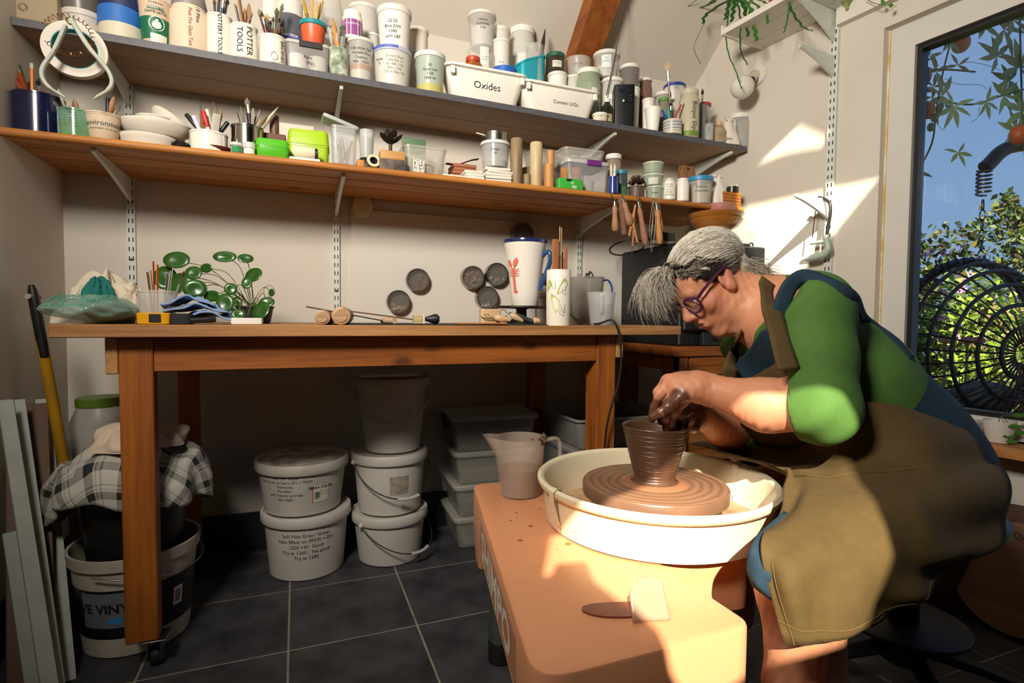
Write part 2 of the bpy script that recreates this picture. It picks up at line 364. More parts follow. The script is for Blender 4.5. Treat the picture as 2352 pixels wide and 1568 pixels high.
# white boards and slotted uprights on the back wall
def bwx(px, py, Y=YW): return onY(px, py, Y)
bl, br = bwx(806, 600)[0], bwx(1229, 600)[0]
tag(obj('magnetic_board', box(bl, br, YW-.012, YW-.001, .80, 1.30, .001), M_board), 'large white magnetic board on the back wall above the bench', 'board')
obj('wall_panel', box(bwx(1340, 600)[0], 1.84, YW-.008, YW-.001, .60, 1.26, .001), M_board, bpy.data.objects['wall_back'])
M_slot = mat('dark_slot', '2b2622', .8)
def upright(name, place, label, z0, z1, slot0, pitch=.032):
    """slotted rail; place(u, out, z) maps local coordinates"""
    t = thing(name, label, 'upright', place(0, 0, z0))
    o = np.array(place(0, 0, z0))
    def L(vf): return [tuple(np.array(place(*p))-o) for p in vf[0]], vf[1]
    obj('rail', join(L(box(-.0125, .0125, .010, .012, z0, z1, .0003)), L(box(-.0125, -.0105, 0, .010, z0, z1, .0003)), L(box(.0105, .0125, 0, .010, z0, z1, .0003))), M_metal_w, t)
    k = 0; z = z0+.02; sl = []
    while z < z1-.02:
        for u in (-.0058, .0058): sl.append(L(box(u-.0017, u+.0017, .0118, .0124, z-.0075, z+.0075, .0001)))
        z += pitch
    obj('slots', join(*sl), M_slot, t, smooth=False, kind='stuff')
    for zz in (z0+.08, z1-.12): obj('screw', L(sphere(.0045, (0, .012, zz), 8, 6)), mat('steel_screw', '6d6a62', .35, 1), t)
    return t
for px, py, lab, z0, z1 in ((303, 530, 'slotted white shelf upright at the left end of the back wall, behind the cloth pile', .99, 1.95), (772, 600, 'slotted white shelf upright beside the kitchen timer, middle of the back wall', .90, 1.95), (1328, 560, 'slotted white shelf upright on the back wall behind the slab vase', .90, 1.95)):
    X = bwx(px, py)[0]
    upright('shelf_upright', lambda u, o, z, X=X: (X+u, YW-.001-o, z), lab, z0, z1, 0)
upright('shelf_upright', lambda u, o, z: tuple(RW(.712+u*1.25, .001+o, z)), 'slotted white upright on the right wall beside the window', .90, 2.18, 0)
UPX = [bwx(303, 530)[0], bwx(772, 600)[0], bwx(1328, 560)[0]]
# shelves: both sag a little to the right
SLF, SLB = 1.83, YW-.004; SUF = 1.92
def zl(X): return 1.366-.0035*(X-XL)          # top of the lower shelf
def zu(X): return 1.688-.0150*(X-XL)          # top of the upper shelf
M_pine = wood('pine_shelf', 'cf8c40', '96571e', axis=0)
M_ply = wood('faced_shelf', 'a5835f', '86664a', axis=0, scale=.7, knots=False)
M_grey = mat('grey_shelf_edge', '56565a', .5, noise=(60, .25))
t = thing('lower_shelf', 'long tongue-and-groove pine shelf just above the bench', 'shelf', (XL, SLF, zl(XL)), rot=(0, .0035, 0))
Ls = 1.775-XL; yb = SLB-SLF
for k, (a, b) in enumerate(((.012, .110), (.1145, .212), (.2165, .314), (.3185, yb))):
    obj('board', box(.001, Ls, a, b, -.020, 0, .003), M_pine, t)
obj('nosing', loft([[(x, .012-.013*max(0, math.cos(a)), -.010+.0115*math.sin(a)) for a in [math.pi*(i/8-.5) for i in range(9)]] for x in (.001, Ls)], closed=True), M_pine, t)
t = thing('upper_shelf', 'long wood-effect shelf with dark grey edge carrying the tubs', 'shelf', (XL, SUF, zu(XL)), rot=(0, .015, 0))
Lu = 1.868-XL
for a, b in ((.003, .163), (.165, SLB-SUF)): obj('board', box(.001, Lu, a, b, -.022, 0, .001), M_ply, t)
obj('edge_strip', box(.001, Lu, 0, .003, -.022, 0, .0008), M_grey, t)
obj('edge_strip', box(Lu, Lu+.003, 0, SLB-SUF, -.022, 0, .0008), M_grey, t)
_P = onY(1123, 277, SUF+.11)
obj('barcode_sticker', join(box(_P[0]-XL-.035, _P[0]-XL+.035, .10, .125, -.0225, -.022, .0001)), mat('sticker_paper', 'b9b2a4', .7), t)
obj('barcode', join(*[box(_P[0]-XL-.02+q*.006, _P[0]-XL-.02+q*.006+.0025, .104, .121, -.0228, -.0225, .0001) for q in range(8)]), mat('ink', '1c1b1c', .7), t, smooth=False)
def bracket(place, label, length, zt, h0=.075, h1=.012):
    t = thing('shelf_bracket', label, 'bracket', place(0, 0, zt)); o = np.array(place(0, 0, zt))
    prof = [(0, 0), (length, 0), (length+.004, -h1*.5), (length, -h1)]+[(length*(1-q/6), -h1-(h0-h1)*(q/6)**1.3) for q in range(1, 7)]
    def L(w):
        n = len(prof); V = [tuple(np.array(place(-w, y, zt+z))-o) for y, z in prof]+[tuple(np.array(place(w, y, zt+z))-o) for y, z in prof]
        return V, [tuple(range(n-1, -1, -1)), tuple(range(n, 2*n))]+[(i, (i+1) % n, n+(i+1) % n, n+i) for i in range(n)]
    obj('arm', L(.0055), M_metal_w, t, smooth=False)
    obj('rivet', [tuple(np.array(place(0, length*.72, zt-.022))-o+np.array(p)) for p in sphere(.0068, (0, 0, 0), 8, 6)[0]], M_slot, t) if False else None
    for q in (.35, .78):
        hz = zt-h1*.5-(h0-h1)*(1-q)**1.3*.5; c = np.array(place(0, length*q, hz))-o
        obj('screw_hole', sphere(.006, c, 8, 6, (1, .5, .5)), M_slot, t)
    return t
backp = lambda X: (lambda u, o, z: (X+u, YW-.013-o, z))
for X, zf, L, lab in ((UPX[0], lambda X: zl(X)-.021, .36, 'white metal bracket under the left end of the pine shelf'), (UPX[1], lambda X: zl(X)-.021, .36, 'white metal bracket under the middle of the pine shelf, above the upright'), (UPX[2], lambda X: zl(X)-.021, .36, 'white metal bracket under the pine shelf beside the hanging tools'),
                      (UPX[0], lambda X: zu(X)-.024, .29, 'white metal bracket behind the hanging calipers and tape roll'), (UPX[1], lambda X: zu(X)-.024, .29, 'white metal bracket under the middle of the wood-effect shelf'), (UPX[2], lambda X: zu(X)-.024, .29, 'white metal bracket under the wood-effect shelf above the purple-clip box'),
                      (1.80, lambda X: zu(X)-.024, .30, 'white metal bracket at the right end of the wood-effect shelf')):
    bracket(backp(X), lab, L, zf(X))
rwp = lambda s: (lambda u, o, z: tuple(RW(s+u, .013+o, z)))
bracket(rwp(.712), 'bare white bracket with a sun streak, high on the right wall', .20, 1.885)
bracket(rwp(.712), 'bare white bracket on the right wall holding the coping saw', .20, 1.345)
# ================================================================ bench
ZB = .858
M_benchtop = wood('bench_top_wood', 'bd8a54', '8f5f33', axis=0, rough=.6)
M_bench = wood('bench_frame_wood', 'a8601f', '6e3809', axis=0, rough=.55)
M_benchz = wood('bench_leg_wood', 'b2661f', '763c0b', axis=2, rough=.55)
M_steel = mat('zinc_steel', '9a9a96', .35, 1, noise=(40, .3))
M_rubber = mat('black_rubber', '161617', .6)
M_ink = mat('ink', '1c1b1c', .7)
bx = (-.509, 1.199)
t = thing('workbench', 'long wooden workbench on castors along the back wall', 'workbench', (0, 1.5, 0))
obj('tabletop', box(bx[0], bx[1], 0, .70, ZB-.030, ZB, .002), M_benchtop, t)
FLY = .045
obj('leg', box(-.392, -.322, FLY, FLY+.048, .080, ZB-.031, .003), M_benchz, t)
obj('leg', box(.905, .975, FLY, FLY+.075, .080, ZB-.031, .003), M_benchz, t)
xb0, xb1 = onY(411, 900, 2.13)[0], onY(458, 900, 2.13)[0]
obj('leg', box(xb0, xb1, .60, .65, .080, ZB-.031, .003), M_benchz, t)
xc0, xc1 = onY(1212, 900, 2.13)[0], onY(1246, 900, 2.13)[0]
obj('leg', box(xc0, xc1, .60, .65, .080, ZB-.031, .003), M_benchz, t)
obj('front_rail', box(-.321, .904, FLY+.004, FLY+.050, ZB-.115, ZB-.031, .002), M_bench, t)
obj('back_rail', box(xb1+.001, xc0-.001, .60, .645, ZB-.115, ZB-.031, .002), M_bench, t)
obj('side_rail', box(-.418, -.393, FLY, .65, ZB-.118, ZB-.031, .002), wood('pale_rail', 'c4975c', '9b6b38', axis=1), t)
obj('side_rail', box(.976, 1.003, FLY, .65, ZB-.105, ZB-.031, .002), wood('pale_rail', 'c4975c', '9b6b38', axis=1), t)
for (x, y) in ((-.335, FLY+.03), (.94, FLY+.04), ((xb0+xb1)/2+.01, .625), ((xc0+xc1)/2, .625)):
    c = obj('castor', join(box(x-.03, x+.03, y-.03, y+.03, .074, .079), xf(box(-.016, -.013, -.014, .020, .018, .075), (x, y, 0)), xf(box(.013, .016, -.014, .020, .018, .075), (x, y, 0))), M_steel, t)
    obj('castor_wheel', xf(lathe([(.004, -.011), (.022, -.011), (.025, -.007), (.025, .007), (.022, .011), (.004, .011)], 20), (x, y+.012, .025), (0, math.pi/2, 0)), M_rubber, c)
# ================================================================ buckets under the bench
M_bucket = mat('white_plastic_bucket', 'cfc9bf', .45, noise=(5, .1))
M_bucket2 = mat('dirty_white_plastic', 'c7c0b4', .5, noise=(9, .22))
M_lidtop = mat('clay_stained_lid', '8f7f70', .7, noise=(25, .5), col2='cfc6b9')
def bucket(label, c, z, r0, r1, h, lid=True, wire=None, lines=None, lsize=.02, la=0, m=None, handle=None, name='lidded_bucket', lz=None, sticker=None):
    t = thing(name, label, 'bucket', (c[0], c[1], z)); m = m or M_bucket; fa = face_cam(c)
    obj('body', lathe([(r0-.006, 0), (r0, .004), (r1, h-.035), (r1+.004, h-.034), (r1+.004, h-.028)] + ([(r1-.01, h-.028)] if lid else [(r1+.003, h), (r1-.003, h), (r0-.004, .005)]), 40), m, t)
    if lid:
        obj('lid', lathe([(r1-.004, h-.03), (r1+.009, h-.034), (r1+.012, h-.028), (r1+.012, h-.006), (r1+.009, h), (r1+.002, h), (r1-.001, h-.007), (.001, h-.007)], 40), m, t)
        obj('lid_face', lathe([(.001, h-.0065), (r1-.002, h-.0065), (r1-.002, h-.0060), (.001, h-.0060)], 32), M_lidtop if m is M_bucket2 else m, t)
    if lines:
        zt = lz if lz is not None else h*.68
        obj('handwriting', wrap(lines2d(lines, lsize), r0, zt, fa+la, R2=r1, H=h-.035), M_ink, t, smooth=False)
    if sticker: sticker(t, r0, r1, h, fa)
    if wire is not None:
        a0, sag, mm = wire; pth = []
        for i in range(25):
            u = i/24; a = fa+a0+(u-.5)*math.pi*.98; rr_ = r1+.012+.02*math.sin(math.pi*u)
            pth.append((rr_*math.cos(a), rr_*math.sin(a), h-.03-sag*math.sin(math.pi*u)))
        hd = obj('handle', tube(pth, .0022 if mm is M_steel else .0045, 6), mm, t)
        for e in (pth[0], pth[-1]): obj('handle_lug', sphere(.009, e, 10, 6), m, t)
        if mm is M_steel: obj('grip', tube([np.array(q)+0 for q in pth[10:15]], .006, 8), m, hd)
    return t
def terra_sticker(t, r0, r1, h, fa):
    a = fa+.42
    obj('paper_label', patch(r0, h*.26, h*.58, a, .42, R2=r1, H=h-.035, off=.0005), mat('label_paper', 'd8d0bd', .7), t)
    obj('label_stripe', join(*[patch(r0, h*.26, h*.58, a-.21+.012*k+.006, .008, R2=r1, H=h-.035, off=.0008, n=1) for k in range(3)]), mat('red_stripe', 'b0402a', .7), t)
    obj('label_picture', patch(r0, h*.31, h*.47, a-.08, .14, R2=r1, H=h-.035, off=.0009), mat('grey_print', 'a8aba0', .6), t)
    for dx in (-.025, .022): obj('gourd_print', patch(r0, h*.34, h*.45, a-.08+dx, .05, R2=r1, H=h-.035, off=.0012), mat('green_print', '4f7350', .5), t)
    obj('label_lettering', wrap(text2d('TERRA COLOR', .0125, .02), r0, h*.52, a, R2=r1, H=h-.035, off=.0012), M_ink, t, smooth=False)
    obj('label_lettering', wrap(lines2d(['~~~~~~~~~~~~', '~~~~~~~~~~~~~~', '~~~~~~~~~~~~'], .006), r0, h*.46, a+.10, R2=r1, H=h-.035, off=.0012), mat('grey_ink', '55534e', .7), t, smooth=False)
cA = (.030, 2.035); cB = (.318, 2.030)
hA1 = onY(705, 1190, cA[1]-.14)[2]; hA2 = onY(700, 1068, cA[1]-.14)[2]-hA1
bucket('squat white lidded bucket at the bottom of the left stack, five handwritten lines', cA, 0, .122, .138, hA1, wire=None, lines=['Soft Matt Grey / Green', 'Halo Effect on PF570 + ES\'s', '1250 +30  Good', 'Try at 1260 / Yes good', 'Try at 1280'], lsize=.0165, la=-.02, lz=hA1*.70)
bucket('white bucket with stained lid, handwriting and a printed glaze label, top of the left stack', (cA[0]-.012, cA[1]), hA1, .124, .143, hA2, lines=['1000 +50   Good', 'Iron Oxide on Scarva ES\'s + PF570', 'Terracotta', 'Porcelain', 'with Texture to break', 'halo slight'], lsize=.0125, la=-.42, lz=hA2*.74, m=M_bucket2, sticker=terra_sticker)
hB1 = onY(890, 1192, cB[1]-.13)[2]; hB2 = onY(890, 1050, cB[1]-.13)[2]-hB1; hB3 = onY(905, 872, cB[1]-.12)[2]-hB1-hB2
bucket('plain white lidded bucket at the bottom of the right stack', cB, 0, .112, .127, hB1, wire=(.75, .10, M_steel))
bucket('white lidded bucket with wire handle and torn label, middle of the right stack', cB, hB1, .112, .127, hB2, wire=(.42, .115, M_steel), sticker=lambda t, r0, r1, h, fa: obj('torn_label', patch(r0, h*.36, h*.66, fa+.28, .55, R2=r1, H=h-.035), mat('torn_paper', 'b5a793', .85, noise=(40, .5)), t))
bucket('tall white bucket with a hanging plastic handle, top of the right stack', (cB[0]+.012, cB[1]+.005), hB1+hB2, .098, .122, hB3, wire=(-.05, .12, M_bucket), m=M_bucket)
# ---- clear storage boxes
M_clear = mat('clear_plastic', 'b9b6ad', .25, clear=.72)
M_clear2 = mat('cloudy_plastic', 'c9c5ba', .35, clear=.5)
M_dark = mat('dark_contents', '37322d', .7, noise=(18, .5))
bz = [0.0]+[onY(1030, y, 1.94)[2] for y in (1200, 1124, 1046, 962)]
def crate(label, c, z, w, d, h, rz=0, fill=None, m=None, lidm=None, clip=None, name='storage_box', taper=.9, lid=True):
    t = thing(name, label, 'box', (c[0], c[1], z), rz); m = m or M_clear
    obj('body', opentub(w-.02, d-.02, h-.012, .02, taper, .002, .008), m, t)
    if lid: obj('lid', loft([rr(w-.004, d-.004, .024, h-.016), rr(w, d, .026, h-.012), rr(w, d, .026, h-.004), rr(w-.008, d-.008, .022, h), rr(w-.03, d-.03, .02, h), rr(w-.034, d-.034, .02, h-.003)]), lidm or M_clear2, t)
    if fill: obj('contents', rbox((w-.05)*.95, (d-.05)*.95, h*fill[0], .02, .92), fill[1], t, loc=(0, 0, .006))
    if clip:
        for s in (-1, 1): obj('clip', box(s*(w/2-.002)-.004, s*(w/2-.002)+.006, -.03, .03, h*.55, h-.006), clip, t)
    return t
for k, (lab, f) in enumerate((('clear lidded box at the bottom of the box stack, pale scraps inside', (.6, mat('pale_scraps', 'b5aa8c', .8, noise=(14, .5), col2='4a4b48'))), ('clear lidded box, second from the bottom of the box stack', (.45, mat('grey_contents', '6d6a66', .8))), ('clear lidded box, second from the top of the box stack', (.35, mat('buff_contents', '7b6a55', .8))), ('big dusty clear lidded box on top of the box stack', (.55, M_dark)))):
    crate(lab, (.715, 2.085), bz[k], .35 if k == 3 else .33, .285 if k == 3 else .27, bz[k+1]-bz[k], rz=-.04, fill=f, clip=mat('black_clip', '1c1c1e', .5) if k == 3 else None)
# ---- grey crates under the kiln stand
M_greyc = mat('grey_plastic_crate', '85837e', .5, noise=(8, .15))
crate('grey lidded crate on the floor between bench and kiln stand', (1.165, 1.91), 0, .46, .36, .20, m=M_greyc, lidm=M_greyc, name='plastic_crate')
crate('grey crate second in the pile between bench and kiln stand', (1.165, 1.91), .20, .46, .36, .20, m=M_greyc, lidm=M_greyc, name='plastic_crate')
crate('open grey washing-up tub on the crates between bench and kiln stand', (1.165, 1.91), .40, .46, .36, .125, m=M_greyc, lid=False, fill=(.5, M_dark), name='plastic_crate')
# ================================================================ left corner
M_black = mat('black_plastic', '121213', .5, noise=(10, .3))
cP = (-.415, 1.765)
t = thing('paint_bucket', 'large white paint bucket with dark printed sleeve, behind the left bench leg', 'bucket', (cP[0], cP[1], 0)); fa = face_cam(cP)
hP = .265
M_pb = mat('paint_bucket_white', 'c9c0ae', .5, noise=(14, .2))
obj('body', lathe([(.118, 0), (.124, .004), (.145, hP-.03), (.152, hP-.03), (.155, hP), (.148, hP), (.143, hP-.03), (.12, .006)], 40), M_pb, t)
sl = (.124, .145, hP-.03)
obj('printed_sleeve', patch(.124, .055, .185, fa, 3.4, R2=.145, H=hP-.03, n=24, off=.0006), mat('sleeve_black', '14171c', .45), t)
obj('printed_panel', patch(.124, .085, .178, fa-.50, .95, R2=.145, H=hP-.03, n=12, off=.0010), mat('sleeve_grey', '70777c', .45), t)
obj('blue_stripe', patch(.124, .09, .182, fa+.02, .12, R2=.145, H=hP-.03, n=3, off=.0012), mat('sleeve_blue', '1f6fae', .45), t)
obj('sleeve_lettering', wrap(text2d('VE VINYL', .034, .03), .124, .125, fa-.52, R2=.145, H=hP-.03, off=.0016), M_ink, t, smooth=False)
obj('badge_ring', patch(.124, .096, .112, fa-.36, .22, R2=.145, H=hP-.03, off=.0014), mat('sleeve_lightblue', '3d8fc9', .45), t)
obj('barcode_label', patch(.124, .10, .150, fa+.72, .20, R2=.145, H=hP-.03, off=.0012), mat('label_white', 'd9d5cc', .6), t)
obj('barcode', join(*[patch(.124, .108, .142, fa+.66+.016*q, .008, R2=.145, H=hP-.03, off=.0016, n=1) for q in range(8)]), M_ink, t, smooth=False)
pth = []
for i in range(19):
    a = fa+.95-math.pi/2+math.pi*i/18; pth.append((.160*math.cos(a), .160*math.sin(a), hP-.035-.03*math.sin(math.pi*i/18)))
obj('handle', tube(pth, .0022, 6), M_steel, t)
t = thing('black_bin', 'black plastic bin standing inside the paint bucket, under the checked cloth', 'bin', (cP[0], cP[1], .008))
obj('body', lathe([(.09, 0), (.095, .003), (.128, .46), (.134, .46), (.134, .475), (.126, .475), (.09, .006)], 36), M_black, t)
# checked cloth thrown over the bin
M_check = bpy.data.materials.new('checked_cloth'); M_check.use_nodes = True; MATS['checked_cloth'] = M_check
def check_mat(m, base, dark, sc):
    nt = m.node_tree; N = nt.nodes; L = nt.links; b = N['Principled BSDF']; b.inputs['Roughness'].default_value = .9
    at = N.new('ShaderNodeAttribute'); at.attribute_name = 'cloth_uv'; sp = N.new('ShaderNodeSeparateXYZ'); L.new(at.outputs['Vector'], sp.inputs[0])
    acc = None
    for ax in (0, 1):
        for off, wd in ((0, .28), (.52, .06), (.66, .04)):
            a = N.new('ShaderNodeMath'); a.operation = 'MULTIPLY_ADD'; a.inputs[1].default_value = sc; a.inputs[2].default_value = off; L.new(sp.outputs[ax], a.inputs[0])
            f = N.new('ShaderNodeMath'); f.operation = 'FRACT'; L.new(a.outputs[0], f.inputs[0])
            l = N.new('ShaderNodeMath'); l.operation = 'LESS_THAN'; l.inputs[1].default_value = wd; L.new(f.outputs[0], l.inputs[0])
            s = N.new('ShaderNodeMath'); s.operation = 'MULTIPLY'; s.inputs[1].default_value = .5 if wd > .1 else .3; L.new(l.outputs[0], s.inputs[0])
            if acc is None: acc = s
            else:
                q = N.new('ShaderNodeMath'); q.operation = 'ADD'; q.use_clamp = True; L.new(acc.outputs[0], q.inputs[0]); L.new(s.outputs[0], q.inputs[1]); acc = q
    mx = N.new('ShaderNodeMix'); mx.data_type = 'RGBA'; mx.inputs['A'].default_value = lin(base); mx.inputs['B'].default_value = lin(dark); L.new(acc.outputs[0], mx.inputs['Factor']); L.new(mx.outputs['Result'], b.inputs['Base Color'])
check_mat(M_check, 'c9c4b8', '20272a', 14)
def add_uv(o, uv):
    a = o.data.attributes.new('cloth_uv', 'FLOAT_VECTOR', 'POINT'); a.data.foreach_set('vector', np.asarray(uv, np.float32).reshape(-1))
def drape(name, c, z, R0, R1, drop, t, m, seed, parent=None, label=None, cat=None, nr=26, na=72, ell=1.0, top=.05, fold=.02, kfold=9):
    """cloth thrown over something round: a domed middle and a wavy hanging skirt"""
    rnd = np.random.RandomState(seed); ph = rnd.rand(6)*6.28; G = np.zeros((nr, na+1, 3)); UV = np.zeros((nr, na+1, 3))
    for i in range(nr):
        u = i/(nr-1)
        for j in range(na+1):
            a = 2*math.pi*j/na
            arc = u*(R0+drop*(1+.35*math.sin(a*2+ph[0])+.25*math.sin(a*3+ph[1])))
            if arc < R0:
                q = arc/R0; r = arc; zz = top*(1-q*q)+.012*math.sin(7*q+3*a+ph[2])*q+.010*math.sin(5*a+ph[3])*q*(1-q)*4
            else:
                e = arc-R0; r = R0+(R1-R0)*min(1, e/.05)+fold*math.sin(kfold*a+ph[4]+2*math.sin(2*a))*min(1, e/.06)*(.6+.4*math.sin(3*a+ph[5])); zz = -e*.93+.006*math.sin(9*a+ph[1])
            G[i, j] = (r*math.cos(a)*ell, r*math.sin(a), zz); UV[i, j] = (arc*math.cos(a), arc*math.sin(a), 0)
    du = np.gradient(G, axis=0); dv = np.gradient(G, axis=1); N = np.cross(du, dv); N /= (np.linalg.norm(N, axis=2, keepdims=True)+1e-9)
    o = obj(name, sheet_mesh(G, N, t), m, parent, loc=(c[0], c[1], z) if parent is None else None, smooth=True, label=label, cat=cat)
    add_uv(o, np.concatenate([UV.reshape(-1, 3)]*2)); return o
drape('checked_cloth', cP, .488, .150, .170, .115, .004, M_check, 5, label='black and cream checked cloth thrown over the bin in the left corner', cat='cloth', ell=1.08, top=.045, fold=.016, kfold=7)
M_cream = mat('cream_cotton', 'd9c4ab', .9, noise=(12, .12), bump=(120, .15))
def rag(name, c, z, R, H, m, seed, label, parent=None, k=5, sx=1, sy=1, cat='cloth', jag=.35):
    """crumpled cloth heap"""
    rnd = np.random.RandomState(seed); n1, n2 = 40, 64; ph = rnd.rand(12)*6.28; V = []; F = []
    for i in range(n1+1):
        th = math.pi*.5*i/n1
        for j in range(n2):
            a = 2*math.pi*j/n2
            w = 1+jag*.30*math.sin(k*a+ph[0]+3*th)+jag*.25*math.sin((k+3)*a+ph[1]-4*th)+jag*.2*math.sin(2*a+ph[2]+6*th)
            hz = 1+jag*.35*math.sin(3*a+ph[3]+2*th)*math.cos(th)+jag*.45*abs(math.sin(4*a*.5+ph[4]+5*th))*math.cos(th)
            V.append((R*sx*w*math.sin(th), 0, 0) if False else (R*sx*w*math.sin(th)*math.cos(a), R*sy*w*math.sin(th)*math.sin(a), max(0, H*hz*math.cos(th)**.75+.006*math.sin(11*a+ph[5])*math.sin(th)*math.cos(th)*3)))
    for i in range(n1):
        for j in range(n2): F.append((i*n2+j, (i+1)*n2+j, (i+1)*n2+(j+1) % n2, i*n2+(j+1) % n2))
    F.append(tuple(n1*n2+j for j in range(n2)))
    return obj(name, (V, F), m, parent, loc=(c[0], c[1], z), smooth=True, label=label, cat=cat if parent is None else None)
rag('cream_rag', (cP[0]+.015, cP[1]-.01), .528, .10, .05, M_cream, 3, 'crumpled cream cotton rag lying on the checked cloth', sx=1.1, k=3)
t = thing('screw_top_jar', 'clear plastic jar with lime green lid behind the checked cloth', 'jar', (onY(232, 950, 2.05)[0], 2.05, .0))
obj('body', lathe([(.07, 0), (.075, .004), (.08, .55), (.065, .585), (.06, .60)], 28), M_clear2, t)
obj('lid', lathe([(.062, .598), (.064, .60), (.064, .622), (.06, .626), (.001, .626)], 28), mat('lime_lid', '5a7a22', .45), t)
# yellow-handled tool leaning in the corner
a_ = onX(74, 664, -.66); b_ = np.array([-.60, 1.62, .0])
a_ = np.array(a_); d_ = (onX(138, 1015, -.615)-a_); d_ /= np.linalg.norm(d_); foot = a_+d_*((0.012-a_[2])/d_[2])
t = thing('long_handled_tool', 'yellow-handled tool with black grip leaning in the left corner', 'tool', foot)
R_ = lambda q: a_+d_*q-foot
obj('shaft', tube([R_(.14), -d_*.002], .0135, 14), mat('yellow_coating', 'b8870f', .45, noise=(12, .25)), t)
obj('grip', tube([R_(-.012), R_(0.0), R_(.02), R_(.06), R_(.15), R_(.185)], [.009, .014, .018, .0185, .018, .017], 14, flat=.7), M_black, t)
obj('hang_hole', tube([R_(.02)+np.array([-.004, -.024, 0]), R_(.02)+np.array([.004, .024, 0])], .007, 10), mat('plaster_through_hole', 'a89c8c', .8), t)
# metal rails and timber leaning against the left wall
def lean_bar(name, label, top, bot, w, d, m, slots=False, cat='rail', group=None):
    top = np.array(top, float); bot = np.array(bot, float); ax = top-bot; Ln = np.linalg.norm(ax); ax /= Ln
    o = thing(name, label, cat, bot, group=group)
    q = Vector(ax).to_track_quat('Z', 'Y'); o.rotation_mode = 'QUATERNION'; o.rotation_quaternion = q
    obj('bar', join(box(-w/2, w/2, -.001, .001, 0, Ln, .0004), box(-w/2, -w/2+.002, -d, 0, 0, Ln, .0004), box(w/2-.002, w/2, -d, 0, 0, Ln, .0004)) if slots is not None else box(-w/2, w/2, -d/2, d/2, 0, Ln), m, o)
    if slots: obj('slots', join(*[box(u-.002, u+.002, .0008, .0016, z-.008, z+.008, .0001) for z in np.arange(.03, Ln-.02, .034) for u in (-.006, .006)]), M_slot, o, smooth=False, kind='stuff')
    return o
M_rail = mat('pale_rail_metal', 'b9bdb3', .4, noise=(14, .15))
lean_bar('metal_rail', 'tall white metal rail with a barcode sticker, leftmost against the left wall', onX(12, 918, -.695), onZ(125, 1640, .002), .030, .014, M_rail)
lean_bar('metal_rail', 'tall narrow white metal rail, second from the left wall end', onX(45, 917, -.695), onZ(140, 1600, .002), .022, .014, M_rail)
lean_bar('metal_rail', 'tall white metal rail nearest the yellow-handled tool', onX(98, 916, -.695), onZ(155, 1565, .002), .034, .014, M_rail)
lean_bar('metal_rail', 'short white rail in front of the tall rails, at the left edge', onX(22, 1222, -.66), onZ(85, 1640, .002), .026, .012, M_rail)
lean_bar('metal_rail', 'short slotted white rail leaning on the tall rails', onX(48, 1205, -.68), onZ(110, 1620, .002), .026, .012, M_rail, slots=True)
lean_bar('timber_offcut', 'plain timber board leaning on the left wall behind the metal rails', onX(62, 930, -.705), onZ(75, 1600, .002), .09, .014, wood('dull_timber', '6b4a2c', '4a301a', axis=2), slots=None, cat='board')
# ================================================================ potter's wheel
M_orange = mat('orange_cover', 'e5a074', .38, noise=(4, .10), bump=(90, .05))
M_leg = mat('grey_green_leg', '4e5950', .45, noise=(14, .35))
M_pan = mat('cream_plastic_pan', 'e9ddbd', .38, noise=(7, .07), coat=.2)
M_clay = mat('wet_brown_clay', '5d4130', .34, noise=(30, .22), bump=(60, .12))
M_slip = mat('clay_slip', '7a5c48', .34)
_nt = M_slip.node_tree; _w = _nt.nodes.new('ShaderNodeTexWave'); _w.wave_type = 'RINGS'; _w.rings_direction = 'Z'; _w.inputs['Scale'].default_value = 16; _w.inputs['Distortion'].default_value = 2.5; _w.inputs['Detail'].default_value = 3
_tc = _nt.nodes.new('ShaderNodeTexCoord'); _nt.links.new(_tc.outputs['Object'], _w.inputs['Vector']); _x = _nt.nodes.new('ShaderNodeMix'); _x.data_type = 'RGBA'; _x.inputs['A'].default_value = lin('755744'); _x.inputs['B'].default_value = lin('8f6a50')
_nt.links.new(_w.outputs['Fac'], _x.inputs['Factor']); _nt.links.new(_x.outputs['Result'], _nt.nodes['Principled BSDF'].inputs['Base Color'])
def rounded_poly(P, r, n=6):
    out = []; k = len(P)
    for i in range(k):
        p = np.array(P[i]); a = np.array(P[i-1])-p; b = np.array(P[(i+1) % k])-p; rr_ = min(r[i], np.linalg.norm(a)*.45, np.linalg.norm(b)*.45)
        A = p+a/np.linalg.norm(a)*rr_; B = p+b/np.linalg.norm(b)*rr_
        for q in range(n+1):
            u = q/n; out.append(tuple((1-u)**2*A+2*u*(1-u)*p+u*u*B))
    return out
def inset(poly, d):
    n = len(poly); out = []
    for i in range(n):
        p = np.array(poly[i]); t = np.array(poly[(i+1) % n])-np.array(poly[i-1]); t /= np.linalg.norm(t)+1e-12
        out.append(tuple(p+d*np.array([-t[1], t[0]])))
    return out
OUT = [(.262, .583), (.606, .583), (.602, .80), (.79, .772), (.965, 1.25), (.428, 1.362)]
pl = rounded_poly(OUT, [.055, .03, .005, .03, .06, .04])
t = thing('pottery_throwing_machine', 'orange electric pottery wheel with cream splash pan', "potter's wheel", (0, 0, 0)); wheel = t
obj('table', loft([[(x, y, ZT-.105) for x, y in pl], [(x, y, ZT-.004) for x, y in pl], [(x, y, ZT-.001) for x, y in inset(pl, .0015)], [(x, y, ZT) for x, y in inset(pl, .004)]]), M_orange, t, smooth=30)
obj('leg_socket', loft([[(x, y, ZT-.178) for x, y in inset(rounded_poly([(.405, 1.245), (.56, 1.225), (.575, 1.325), (.428, 1.360)], [.02, .03, .03, .04]), .004)], [(x, y, ZT-.100) for x, y in inset(rounded_poly([(.398, 1.215), (.57, 1.20), (.585, 1.327), (.428, 1.361)], [.02, .03, .03, .04]), .0005)]]), M_orange, t)
